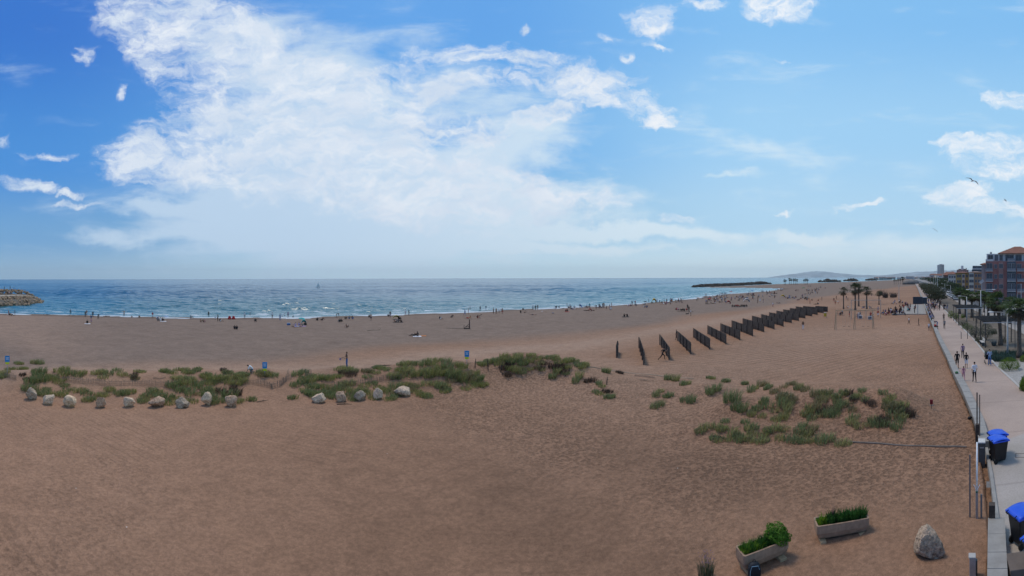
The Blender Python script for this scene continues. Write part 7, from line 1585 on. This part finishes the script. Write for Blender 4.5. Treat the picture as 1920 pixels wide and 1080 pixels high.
LM = [(20, 'the left edge'), (60, 'the jetty tip'), (150, 'the far left waterline'), (210, 'the left bathers'), (330, 'the pale teal parasol'), (470, 'the red double seat'), (540, 'the pale paddlers'), (620, 'the teal parasol'), (700, 'the second dark cluster'), (800, 'the olive sunshade'), (890, 'the net post'), (960, 'the row of four bathers'), (1060, 'the trio at the water'), (1100, 'the blue parasol'), (1160, 'the red beach tent'), (1260, 'the black draped pair'), (1330, 'the seated circle with a dog'), (1420, 'the long seated row'), (1480, 'the yellow tent'), (1545, 'the far end of the screens'), (1600, 'the first beach palm'), (1660, 'the swing frames'), (1713, 'the concrete platform'), (1760, 'the promenade crowd'), (2000, 'the pergolas')]
def near(x): return next(t for k_, t in LM if x <= k_)
POSEW = {'stand': 'standing', 'stroll': 'strolling', 'walk': 'walking', 'sit': 'sitting', 'lounge': 'lounging', 'lie': 'lying flat', 'bend': 'bending down', 'crouch': 'crouching', 'perch': 'seated', 'arms': 'with arms spread', 'run': 'running'}
BY = {}
def auto(x, y, pose, top, bot, grp, t='sea', z=None, **kw):
    h = kw.get('h', 1.72); who = 'child' if h < 1.45 else 'person'; skin = top == 'skin'
    lab = f"{who} {'with bare torso' if skin else 'in ' + top + ' top'} and {bot} {'trousers' if bot in ('denim', 'black', 'grey') else 'shorts'}, {POSEW[pose]} near {near(x)}"
    BY.setdefault((lab), []).append((x, y, pose, top, bot, grp, t, z, kw))
L = [(18, 587.5, 'sit', 'brown', 'black'), (21, 588.5, 'sit', 'skin', 'black'), (16, 586, 'stand', 'skin', 'red'), (27.8, 587.5, 'stand', 'navy', 'navy'), (87, 586.8, 'lie', 'skin', 'black'), (132, 584.5, 'stand', 'grey', 'black'), (135, 588.5, 'lie', 'skin', 'grey'), (160, 590.5, 'stand', 'brown', 'black'), (162.5, 588, 'stand', 'skin', 'white'), (174, 591, 'stand', 'black', 'black'), (170.5, 592.5, 'sit', 'black', 'denim'), (184, 594, 'bend', 'black', 'black'), (171, 602.5, 'stand', 'pink', 'mauve'), (163.5, 603, 'sit', 'black', 'black'), (200, 589.8, 'lie', 'skin', 'navy'), (232.5, 589.5, 'arms', 'skin', 'brown'), (246.5, 592, 'sit', 'orange', 'brown'), (261, 592, 'lounge', 'skin', 'brown'), (286, 592.8, 'stand', 'red', 'white'),
     (300.5, 598.8, 'sit', 'white', 'black'), (296, 598.5, 'sit', 'grey', 'black'), (305, 599, 'sit', 'black', 'brown'), (294.5, 595, 'crouch', 'white', 'denim'), (358, 593.5, 'sit', 'grey', 'grey'), (391, 591.5, 'stand', 'black', 'black'), (376.5, 601.3, 'sit', 'skin', 'brown'), (382.5, 601.3, 'sit', 'skin', 'pink'), (408.3, 599.5, 'stand', 'black', 'black'), (403.5, 597, 'stand', 'white', 'white'), (413, 600, 'sit', 'black', 'white'), (458.5, 594.5, 'stand', 'white', 'grey'), (469, 590, 'stand', 'grey', 'black'), (443.8, 614.8, 'sit', 'black', 'black'), (439.8, 614.6, 'sit', 'black', 'navy'), (479, 601.3, 'crouch', 'black', 'black'), (510.3, 594.5, 'stand', 'white', 'brown'), (525, 598.5, 'stand', 'pale blue', 'denim'), (529, 592.5, 'bend', 'white', 'white'), (540, 593.3, 'stand', 'mauve', 'navy'), (549.5, 593, 'sit', 'black', 'black'),
     (553.5, 610, 'sit', 'lilac', 'lilac'), (561, 609, 'sit', 'lilac', 'mauve'), (556.5, 611, 'lie', 'lilac', 'white'), (572, 608.5, 'sit', 'black', 'black'), (595, 599.3, 'sit', 'black', 'black'), (603.5, 598.8, 'lounge', 'black', 'black'), (631, 593.5, 'bend', 'black', 'beige'), (636, 602.3, 'sit', 'black', 'grey'), (639.5, 602, 'sit', 'black', 'black'), (648.5, 597, 'sit', 'brown', 'black'), (655, 596.7, 'sit', 'grey', 'denim'), (660.5, 596.8, 'sit', 'black', 'denim'), (650.5, 612, 'lounge', 'skin', 'black'), (695.3, 599.5, 'stand', 'skin', 'navy'), (692, 594, 'sit', 'brown', 'black'),
     (728, 592.5, 'sit', 'black', 'black'), (731.5, 594, 'stand', 'black', 'mauve'), (748, 597.5, 'sit', 'black', 'black'), (741, 603.2, 'lounge', 'skin', 'black'), (746.5, 603, 'sit', 'navy', 'grey'), (752, 603, 'lounge', 'black', 'navy'), (760, 588.8, 'stand', 'white', 'pink'), (766.5, 590.2, 'stand', 'black', 'black'), (782, 629.3, 'sit', 'black', 'black'), (776.5, 628.8, 'lounge', 'black', 'black'), (825, 598, 'sit', 'black', 'white'), (847, 594.8, 'lounge', 'black', 'brown'), (871.5, 590.5, 'walk', 'blue', 'denim'), (878, 588.5, 'stand', 'skin', 'mauve'), (881.2, 579.8, 'stand', 'navy', 'black'), (895.5, 596.3, 'sit', 'black', 'red'), (877.5, 596.8, 'lounge', 'orange', 'red'), (900, 591, 'lie', 'skin', 'black'), (900.2, 582.2, 'stand', 'navy', 'navy'), (911, 581.2, 'stand', 'grey', 'white'),
     (925, 587.5, 'stand', 'skin', 'black'), (930.3, 588.5, 'stand', 'skin', 'brown'), (935.5, 586.5, 'bend', 'white', 'black'), (941.8, 588.5, 'stand', 'skin', 'red'), (976, 586.8, 'sit', 'black', 'black'), (984, 586.7, 'lounge', 'skin', 'black'), (980.5, 581.5, 'sit', 'navy', 'black'), (999, 581.5, 'stand', 'white', 'black'), (1003.8, 581.8, 'stand', 'black', 'black'), (1008, 580.8, 'stand', 'brown', 'navy'), (1000, 590.8, 'lie', 'skin', 'navy'), (1018, 584.8, 'lie', 'white', 'skin'), (1036.5, 588, 'lie', 'blue', 'grey'), (1043.5, 577.8, 'sit', 'black', 'black'), (1048, 578, 'sit', 'brown', 'black'), (1061.5, 584.6, 'sit', 'red', 'black'), (1063.5, 585, 'sit', 'black', 'brown'), (1070, 577.5, 'sit', 'black', 'grey'), (1077, 578, 'sit', 'grey', 'denim'), (1087.5, 578, 'bend', 'black', 'black'), (1100, 583.4, 'lie', 'black', 'black'), (1112.5, 583.2, 'lie', 'black', 'brown'),
     (1117.5, 580.3, 'bend', 'black', 'navy'), (1123.3, 579.5, 'stand', 'black', 'navy'), (1132, 577, 'stand', 'brown', 'brown'), (1137, 580.3, 'stand', 'black', 'black'), (1143, 581, 'stand', 'brown', 'mauve'), (1146.5, 577, 'stand', 'skin', 'pink'), (1145, 581.5, 'sit', 'white', 'white'), (1170.5, 595, 'sit', 'black', 'black'), (1175.5, 595, 'sit', 'black', 'black'), (1178, 575.4, 'sit', 'white', 'red'), (1182, 575, 'sit', 'pink', 'black'), (1185, 573, 'stand', 'navy', 'black'), (1193, 575, 'sit', 'black', 'white'), (1191, 574, 'sit', 'grey', 'black'), (1209, 573, 'sit', 'black', 'navy'), (1208, 578, 'sit', 'white', 'navy'), (1213, 578, 'sit', 'black', 'denim'), (1216.3, 568.5, 'stand', 'black', 'black'), (1222, 570, 'sit', 'green', 'black'), (1231.8, 569.5, 'stand', 'pale blue', 'denim'), (1240, 572, 'lie', 'skin', 'red'), (1247, 570.5, 'lie', 'red', 'brown')]
gr0 = random.Random(21)
CH = {16: 1.5, 171: 1.15, 403.5: 1.2, 469: 1.4, 549.5: 1.1, 1137: 1.1, 246.5: 1.2}
for e in L: auto(*e, 'people spread along the waterline', t=gr0.choice(['sea', 'sea', 'left', 'right', 'cam']), **({'h': CH[e[0]]} if e[0] in CH else {}))
TOPC = ['black'] * 12 + ['navy', 'grey', 'white', 'white', 'red', 'blue', 'brown', 'skin', 'skin', 'skin', 'mauve', 'pink', 'orange', 'teal', 'pale blue']  # weighted to black: the crowd's backlit darkness is put into the clothes
BOTC = ['black'] * 5 + ['denim', 'navy', 'brown', 'grey', 'red', 'white', 'beige']
def crowd(n, xr, yf, poses, grp, seed, z=None, ts=('sea', 'left', 'right', 'cam'), clump=5):
    g = random.Random(seed); i = 0
    while i < n:
        cx = g.uniform(*xr); cy = yf(cx, g)
        for _ in range(min(g.randint(1, clump), n - i)):
            k_ = max((cy - 522), 4) / 40; auto(cx + g.uniform(-9, 9) * k_, cy + g.uniform(-1.2, 1.2) * k_, g.choice(poses), g.choice(TOPC), g.choice(BOTC), grp, t=g.choice(ts), z=z, **({'h': 1.3} if g.random() < .12 else {})); i += 1
_sx = [q[0] for q in _sh[:20]]; _sy = [q[1] for q in _sh[:20]]
shy = lambda x: float(np.interp(x, _sx, _sy))
crowd(22, (1030, 1240), lambda x, g: shy(x) + g.uniform(1.5, 5), ['stand', 'sit', 'sit', 'lounge', 'lie', 'stroll'], 'bathers scattered near the blue parasol and beyond', 12, clump=3)
crowd(34, (1238, 1330), lambda x, g: shy(x) + g.uniform(1.5, 6), ['stand', 'stand', 'sit', 'lounge', 'lie', 'bend', 'stroll'], 'bathers packed along the curving shore', 1)
crowd(125, (1325, 1455), lambda x, g: shy(x) + g.uniform(.8, 20 - (x - 1325) * .07), ['stand', 'stand', 'sit', 'sit', 'lounge', 'stroll', 'walk', 'lie'], 'crowd on the beach behind the curving shore', 2)
for i in range(9): auto(1373 + i * 3.3, 577 + .4 * math.sin(i * 2), gr0.choice(['sit', 'sit', 'lounge']), gr0.choice(['black', 'black', 'red', 'brown', 'navy']), 'black', 'long row of people seated side by side', t='sea')
for i, (x, y, p_, tp) in enumerate([(1268, 583, 'sit', 'red'), (1271, 583.5, 'sit', 'pink'), (1277, 584.5, 'lounge', 'black'), (1280, 584, 'sit', 'brown'), (1283, 585, 'sit', 'black'), (1287, 584, 'sit', 'red'), (1291.5, 586, 'stand', 'brown'), (1289, 582, 'stand', 'black')]): auto(x, y, p_, tp, 'black', 'seated circle with a dog')
crowd(20, (1480, 1502), lambda x, g: g.uniform(558, 563), ['sit', 'sit', 'stand', 'lounge'], 'seated cluster left of the far screens', 3); crowd(14, (1498, 1528), lambda x, g: g.uniform(562, 569), ['sit', 'lounge', 'sit', 'stand'], 'seated cluster in front of the far screens', 4)
crowd(20, (1500, 1532), lambda x, g: g.uniform(548, 558), ['stand', 'stand', 'sit'], 'standing group behind the seated clusters', 5); crowd(44, (1462, 1545), lambda x, g: g.uniform(538.5, 549), ['stand', 'sit', 'stroll'], 'tiny far bathers below the far palms', 6); crowd(10, (1550, 1640), lambda x, g: g.uniform(541, 566), ['stand', 'walk'], 'strollers on the wide sand', 7)
for e in [(1452.5, 562, 'stand', 'black', 'black'), (1449, 578, 'stand', 'white', 'pink'), (1420.5, 571, 'stand', 'black', 'brown'), (1431, 570, 'stand', 'black', 'mauve'), (1425, 569, 'arms', 'white', 'white'), (1354.5, 568, 'stand', 'pale blue', 'white'), (1359, 567.8, 'stand', 'navy', 'black'), (1459, 571.5, 'lounge', 'skin', 'black'), (1540.8, 566.5, 'stand', 'black', 'black'), (1518.5, 573, 'stand', 'red', 'black'), (1530, 574, 'lounge', 'black', 'black'), (1534, 573.5, 'lounge', 'black', 'denim'), (1563.5, 569, 'stand', 'brown', 'red'), (1568, 564, 'stand', 'black', 'brown'), (1566, 574, 'stand', 'skin', 'red'), (1572.5, 573, 'bend', 'white', 'red'), (1589.8, 567.5, 'stand', 'black', 'black'), (1589.5, 581, 'sit', 'white', 'skin'),
          (1592.5, 597.5, 'stand', 'navy', 'red'), (1608, 599.5, 'bend', 'black', 'denim'), (1610, 600.5, 'stand', 'white', 'grey'), (1613, 600, 'stand', 'grey', 'white'), (1632.5, 601, 'stand', 'red', 'grey'), (1630, 602, 'crouch', 'black', 'denim'), (1636.5, 601, 'stand', 'white', 'white'), (1646.3, 588.5, 'stand', 'blue', 'blue'), (1646, 597.5, 'stand', 'red', 'white'), (1575, 594, 'crouch', 'black', 'black'), (1579.5, 594, 'bend', 'grey', 'black'), (1619.5, 581.5, 'sit', 'black', 'denim'), (1631, 582, 'sit', 'pale blue', 'grey'), (1634, 557.5, 'sit', 'navy', 'black'), (1631, 556.5, 'stand', 'grey', 'black')]: auto(*e, 'people around the screens and swings', t=gr0.choice(['sea', 'left', 'right']))
crowd(34, (1668, 1702), lambda x, g: g.uniform(588, 594), ['perch', 'stand', 'perch', 'sit'], 'people crowded on the left of the platform', 8, clump=6); crowd(14, (1696, 1711), lambda x, g: g.uniform(579, 592), ['stand', 'stand', 'perch'], 'people standing left of the board', 9); crowd(8, (1682, 1694), lambda x, g: g.uniform(571, 575), ['sit', 'perch'], 'seated group on a bench behind the platform', 10)
def pro_y(x, g): return g.uniform(545, 586)
gp = random.Random(31); n_p = 0
WALLX = lambda y: float(np.interp(y, [530, 545, 568, 590, 615], [1717, 1726, 1736, 1745, 1756]))
for i in range(95):
    y = 534 + 52 * gp.random() ** 1.3; x0 = WALLX(y) + 1.5; w = 4 + (y - 530) * .42; x = x0 + gp.random() * w
    auto(x, y, gp.choice(['walk', 'stroll', 'stand', 'stroll']), gp.choice(TOPC[:14] + ['mauve', 'blue']), gp.choice(BOTC), 'walkers crowding the far promenade', t=gp.choice(['away', 'back', 'away', 'left']), z=PROZ)
for i in range(12): y = 576 + i * 2.6; auto(WALLX(y) - 1.4, y + 1, 'perch', gp.choice(['black', 'navy', 'grey', 'denim']), gp.choice(['black', 'denim']), 'people sitting along the wall by the board', t='left', z=PROZ + .25)
for e in [(1751.5, 586, 'stand', 'black', 'black'), (1753.5, 583, 'stand', 'navy', 'black'), (1747, 581.5, 'walk', 'red', 'denim'), (1744, 583, 'walk', 'mauve', 'grey'), (1741, 582, 'stroll', 'black', 'denim'), (1772, 585, 'walk', 'black', 'white'), (1776, 584, 'walk', 'grey', 'denim'), (1770.5, 584.5, 'stroll', 'black', 'black')]: auto(*e, 'strollers on the promenade past the board', t='away', z=PROZ)
# people on the jetty
for i, (x, d_, z_, tp, bt) in enumerate([(17, 199, 3.0, 'lilac', 'navy'), (14, 199, 3.0, 'black', 'black'), (20, 200, 3.0, 'navy', 'black'), (38, 215, 4.3, 'white', 'grey'), (47, 212, 4.0, 'white', 'black'), (26, 206, 4.9, 'pale blue', 'denim'), (19, 203, 5.0, 'black', 'grey'), (8, 200, 5.0, 'grey', 'black')]):
    person(['stand', 'sit'][i in (3, 4)], tp, bt, PD(x, d_, z_ - (0 if i > 2 else .35)), fd(x, 'cam'), f'tiny person in a {tp} top {"sitting" if i in (3, 4) else "standing"} on the jetty, {ords[[8, 14, 17, 19, 20, 26, 38, 47].index(x)]} from the left', 'people on the jetty')
def shorten(lab, x=''):
    if len((lab + x).split()) > 16: a_, b_ = lab.split(', ', 1); lab = a_.split(' and ')[0] + ', ' + b_
    return lab + x
named = len([o for o in sc.objects if o.name.split('.')[0] == 'person'])
every = sorted(((e[1] if e[7] is None else e[1] - 6, lab, j) for lab, es in BY.items() for j, e in enumerate(es)), reverse=True)
keep = {(lab, j) for _, lab, j in every[:298 - named]}
CV, CF, CM, coff = [], [], [], 0; CMATS = []; PMC = {}
for lab, es in BY.items():
    xs_ = sorted(e[0] for j, e in enumerate(es) if (lab, j) in keep)
    for j, (x, y, pose, top, bot, grp, t, z, kw) in enumerate(es):
        if (lab, j) in keep:
            lb = shorten(lab, f', {ords[xs_.index(x)]} from left' if len(xs_) > 1 and len(xs_) < 18 else '')
            put(x, y, pose, top, bot, lb, grp, t, z, turn=random.uniform(-.5, .5), wide=1.16, **kw)
        else:      # the farthest of the crowd, each a few pixels high
            o = put(x, y, pose, top, bot, lab, grp, t, z, turn=random.uniform(-.5, .5), wide=1.16, **kw); M_ = np.array(Matrix.LocRotScale(o.location, o.rotation_euler, o.scale)); me = o.data
            if pose not in PMC:
                tmp = bpy.data.objects.new('tmp', me); COL.objects.link(tmp); dm = tmp.modifiers.new('d', 'DECIMATE'); dm.ratio = .12; dg = bpy.context.evaluated_depsgraph_get(); me = bpy.data.meshes.new_from_object(tmp.evaluated_get(dg), depsgraph=dg); bpy.data.objects.remove(tmp)
                co = np.empty(len(me.vertices) * 3); me.vertices.foreach_get('co', co); PMC[pose] = (co.reshape(-1, 3), [tuple(p.vertices) for p in me.polygons], [p.material_index for p in me.polygons])
            co, fs_, mi_ = PMC[pose]; w = co @ M_[:3, :3].T + M_[:3, 3]; CV.append(w)
            mm = [sl.material for sl in o.material_slots]
            for m_ in mm:
                if m_ not in CMATS: CMATS.append(m_)
            CF += [tuple(v + coff for v in f_) for f_ in fs_]; CM += [CMATS.index(mm[k_]) for k_ in mi_]; coff += len(co); bpy.data.objects.remove(o)
if CV:
    me = bpy.data.meshes.new('distant_crowd'); me.from_pydata(np.concatenate(CV).tolist(), [], CF)
    for m_ in CMATS: me.materials.append(m_)
    me.polygons.foreach_set('material_index', CM); o = bpy.data.objects.new('distant_crowd', me); COL.objects.link(o); tag(o, 'farthest bathers and walkers, a few pixels each, along the curving shore and far promenade', 'crowd', kind='stuff')
print('crowd rest', len(CV), 'faces', len(CF))


# ------------------------------------------------------------------ beach gear
def parasol(x, y, R_, H, col, lab, tilt=0.0, ribs=8, rz=0.0):
    c = G(x, y); t_ = empty('parasol', c, rz, lab, 'parasol', 'parasols on the beach'); t_.rotation_euler.y = tilt
    mb = MB(); mb.tube([(0, 0, -.2), (0, 0, H)], .022, 6); mb.build('pole', M_WP, t_)
    mb = MB(); vs_ = [(0, 0, H + .02)]; n = ribs * 3
    for rr_, z_ in ((.4, .94), (.75, .80), (1.0, .62)):
        for k_ in range(n): a = 2 * math.pi * k_ / n; sc__ = 1 - .06 * (k_ % 3 != 0); vs_.append((R_ * rr_ * sc__ * math.cos(a), R_ * rr_ * sc__ * math.sin(a), H - R_ * .85 * (1 - z_)))
    fs = [(0, 1 + k_, 1 + (k_ + 1) % n) for k_ in range(n)] + [(1 + j * n + k_, 1 + (j + 1) * n + k_, 1 + (j + 1) * n + (k_ + 1) % n, 1 + j * n + (k_ + 1) % n) for j in range(2) for k_ in range(n)]
    mb.add(vs_, fs); mb.build('canopy', cmat(col), t_, smooth=True); return t_
parasol(564.5, 605.5, .82, 1.45, 'teal', 'bright teal parasol beside a teal tent', .15)
parasol(311, 595.5, .75, .95, 'pale blue', 'pale blue-green parasol low to the sand by the left bathers', .1); parasol(1084, 578.5, 1.0, 1.5, 'blue', 'blue parasol tipped over next to the person in black', .9)
parasol(1208.5, 573.5, .9, 1.5, 'black', 'black parasol over seated people at the water edge', .3); parasol(1329, 567.5, .9, 1.5, 'red', 'red parasol in the crowd on the curving shore', .2); parasol(1412, 561.5, 1.1, 1.6, 'black', 'dark parasol near the yellow tent', .1); parasol(1370, 551, 1.2, 1.7, 'red', 'small red parasol at the far curve of the shore', .2); parasol(1506.5, 546, 1.6, 1.9, 'green', 'green parasol behind the standing group', 0); parasol(1517, 551, 1.2, 1.8, 'black', 'black parasol right behind the standing group', 0); parasol(1410, 551.5, 1.2, 1.7, 'blue', 'blue parasol among far shore bathers', .1)
def tent(x, y, wpx, hpx, col, lab, rz=.2):
    c = G(x, y); k_ = math.hypot(c.x, c.y) / FOC; W, H = wpx * k_, hpx * k_; t_ = empty('beach_tent', c, face_dir(x) + rz, lab, 'beach tent', 'beach tents'); mb = MB(); sec = []
    for u in [i / 8 for i in range(9)]: a = math.pi * u; sec.append([(-W / 2 * math.cos(a), -W * .3 * .6, H * math.sin(a) ** .8 * .9), (-W / 2 * .95 * math.cos(a), W * .05, H * math.sin(a) ** .8), (-W / 2 * .8 * math.cos(a), W * .42, H * .55 * math.sin(a))])
    n = 3; vs_ = [q for s_ in sec for q in s_]; mb.add(vs_, [(i * n + k2, (i + 1) * n + k2, (i + 1) * n + k2 + 1, i * n + k2 + 1) for i in range(8) for k2 in range(2)]); o = mb.build('canopy', cmat(col), t_); s_ = o.modifiers.new('s', 'SOLIDIFY'); s_.thickness = .02
    mb = MB(); mb.box((0, 0, .01), (W * .95, W * .6, .02)); mb.build('groundsheet', cmat('grey'), t_)
    for sx in (-1, 1): mb = MB(); mb.tube([(sx * W / 2, -W * .2, 0), (sx * W * .35, -W * .19, H * .75), (0, -W * .18, H * .93)], .012, 4); mb.build('pole', M_BOXG, t_)
tent(569.5, 607, 10, 10, 'teal', 'teal beach tent under the teal parasol'); tent(743, 597.5, 15, 8, 'olive', 'olive yellow sunshade leaning over seated people'); tent(1106, 583.8, 7, 5, 'red', 'bright red beach tent left of the walking trio'); tent(1226.5, 568.5, 8, 8, 'yellow', 'pale yellow-green tent at the water edge'); tent(1467.5, 560, 8, 5, 'yellow', 'yellow tent on the crowded beach'); tent(1399.5, 568, 13, 6, 'white', 'white and grey tent in the crowd above the long seated row'); tent(1366, 571.5, 8, 6, 'red', 'red tent left of the long seated row')
c = G(434, 596); k_ = math.hypot(c.x, c.y) / FOC; t_ = empty('double_seat', c, face_dir(434), 'red inflatable double seat at the waterline', 'inflatable seat')
for s_ in (-1, 1): mb = MB(); mb.lathe([(.42, 0), (.5, .15), (.5, .32), (.42, .42), (.2, .40)], 14, 0, Matrix.Translation((s_ * .52, 0, 0))); mb.build('cushion', cmat('red'), t_, smooth=True); mb = MB(); mb.lathe([(.3, 0), (.36, .15), (.30, .42), (.12, .50)], 12, 0, Matrix.Translation((s_ * .52, .18, .36))); mb.build('backrest', cmat('red'), t_, smooth=True)
def mat_on(x, y, wpx, dm, col, lab, name='beach_towel', cat='towel'):
    c = G(x, y); k_ = math.hypot(c.x, c.y) / FOC; mb = MB(); W = wpx * k_; n = 6; vs_ = [((i / n - .5) * W, (j / 3 - .5) * dm, .035 + .02 * math.sin(i * 2.3 + j)) for j in range(4) for i in range(n + 1)]
    mb.add(vs_, [(j * (n + 1) + i, j * (n + 1) + i + 1, (j + 1) * (n + 1) + i + 1, (j + 1) * (n + 1) + i) for j in range(3) for i in range(n)]); o = mb.build(name, cmat(col), None, c, rz=face_dir(x)); s_ = o.modifiers.new('s', 'SOLIDIFY'); s_.thickness = .02; tag(o, lab, cat, 'towels and blankets on the sand')
mat_on(564, 609.7, 20, 1.6, 'mauve', 'dark purple blanket under the group by the teal parasol'); mat_on(746, 603.5, 20, 1.2, 'black', 'dark blanket in front of the olive sunshade'); mat_on(782, 629.8, 16, 1.3, 'white', 'pale blanket under the pair in black on the open beach'); mat_on(164, 603.5, 11, 1.2, 'white', 'pale towel under the seated person in black near the left bathers'); mat_on(1018, 585, 9, 1.0, 'beige', 'pale towel beyond the trio at the water'); mat_on(1173, 595.5, 14, 1.6, 'black', 'black cloth spread under the two people in black'); mat_on(1063, 585.2, 9, 1.0, 'red', 'red towel under the seated pair before the blue parasol'); mat_on(306, 599.5, 12, 1.1, 'white', 'white blanket beside the pale parasol group'); mat_on(1285, 585.8, 30, 2.0, 'brown', 'brown blankets under the seated circle'); mat_on(1386, 577.8, 30, 2, 'black', 'dark blankets under the long seated row'); mat_on(794, 629, 10, .8, 'orange', 'orange brown bag laid flat right of the pair in black', 'flat_bag', 'bag')
c = G(541, 607.5); t_ = empty('cool_box', c, face_dir(541), 'blue cool box left of the lilac group', 'cool box'); mb = MB(); mb.box((0, 0, .19), (.75, .42, .38)); mb.build('box', cmat('blue'), t_, bevel=.03); mb = MB(); mb.box((0, 0, .42), (.78, .45, .08)); mb.build('lid', cmat('pale blue'), t_, bevel=.02)
c = G(481, 596.5); t_ = empty('folding_table', c, face_dir(481), 'thin folding table and chairs frame left by the water', 'table'); mb = MB(); mb.box((0, 0, .6), (1.7, .6, .04)); mb.build('top', cmat('grey'), t_)
for sx in (-.75, .75): mb = MB(); mb.tube([(sx, -.25, 0), (sx, .25, .6)], .02, 4); mb.tube([(sx, .25, 0), (sx, -.25, .6)], .02, 4); mb.build('leg', M_STEEL, t_)
# bicycles leaning by the swings
def bike(x, y, rz, lab):
    c = G(x, y); t_ = empty('bicycle', c, face_dir(x) + rz, lab, 'bicycle', 'bicycles parked by the swings'); t_.rotation_euler.x = .12
    for sx in (-.52, .52):
        mb = MB(); pts = [(sx + .33 * math.cos(a), 0, .34 + .33 * math.sin(a)) for a in [k_ * math.pi / 8 for k_ in range(17)]]; mb.tube(pts, .018, 5, cap=False); w_ = mb.build('wheel', M_TYRE, t_); mb = MB()
        for k_ in range(8): a = k_ * math.pi / 4; mb.tube([(sx, 0, .34), (sx + .32 * math.cos(a), 0, .34 + .32 * math.sin(a))], .004, 3)
        mb.build('spokes', M_STEEL, w_)
    mb = MB(); mb.tube([(-.52, 0, .34), (-.05, 0, .32), (.33, 0, .80), (-.20, 0, .82), (-.52, 0, .34)], .02, 5); mb.tube([(-.05, 0, .32), (-.24, 0, .95)], .018, 5); mb.tube([(.52, 0, .34), (.32, 0, .98)], .018, 5); mb.build('frame', cmat('navy'), t_)
    mb = MB(); mb.tube([(.34, -.24, 1.02), (.31, 0, .99), (.34, .24, 1.02)], .014, 5); mb.build('handlebar', M_BOXG, t_); mb = MB(); mb.box((-.25, 0, .97), (.25, .12, .05)); mb.build('saddle', cmat('black'), t_, bevel=.015)
bike(1572, 594.5, .3, 'dark bicycle parked left under the front swing frame'); bike(1577.5, 595, -.5, 'dark bicycle leaning at the right of the other bicycle'); bike(1606, 599.5, .8, 'dark bicycle behind the middle leg of the front swing frame')
for j, (x, y) in enumerate([(1613, 601), (1631, 602.5)]):
    c = G(x, y); t_ = empty('climbing_box', c, face_dir(x), ('white framed crate at the middle of the front swings', 'white framed crate at the right of the front swings')[j], 'crate'); mb = MB()
    for z_ in (.1, .75):
        mb.tube([(-.45, -.3, z_), (.45, -.3, z_), (.45, .3, z_), (-.45, .3, z_), (-.45, -.3, z_)], .025, 4)
    for sx in (-.45, .45):
        for sy in (-.3, .3): mb.tube([(sx, sy, 0), (sx, sy, .78)], .025, 4)
    mb.build('frame', M_WP, t_); mb = MB(); mb.box((0, 0, .45), (.8, .5, .5)); mb.build('load', cmat('grey'), t_, bevel=.03)

# ------------------------------------------------------------------ the sea air
hb = MB(); hb.box((0, 0, 245), (44000, 44000, 510)); hz_ = hb.build('haze', None)
hz_.data.materials.clear(); hm = bpy.data.materials.new('haze'); hm.use_nodes = True
for n_ in list(hm.node_tree.nodes): hm.node_tree.nodes.remove(n_)
vo = hm.node_tree.nodes.new('ShaderNodeVolumePrincipled'); vo.inputs['Color'].default_value = (.82, .95, 1, 1); vo.inputs['Density'].default_value = 3.8e-5; vo.inputs['Anisotropy'].default_value = .3
ou = hm.node_tree.nodes.new('ShaderNodeOutputMaterial'); hm.node_tree.links.new(vo.outputs[0], ou.inputs['Volume']); hz_.data.materials.append(hm); hz_['kind'] = 'stuff'
hm.cycles.homogeneous_volume = True
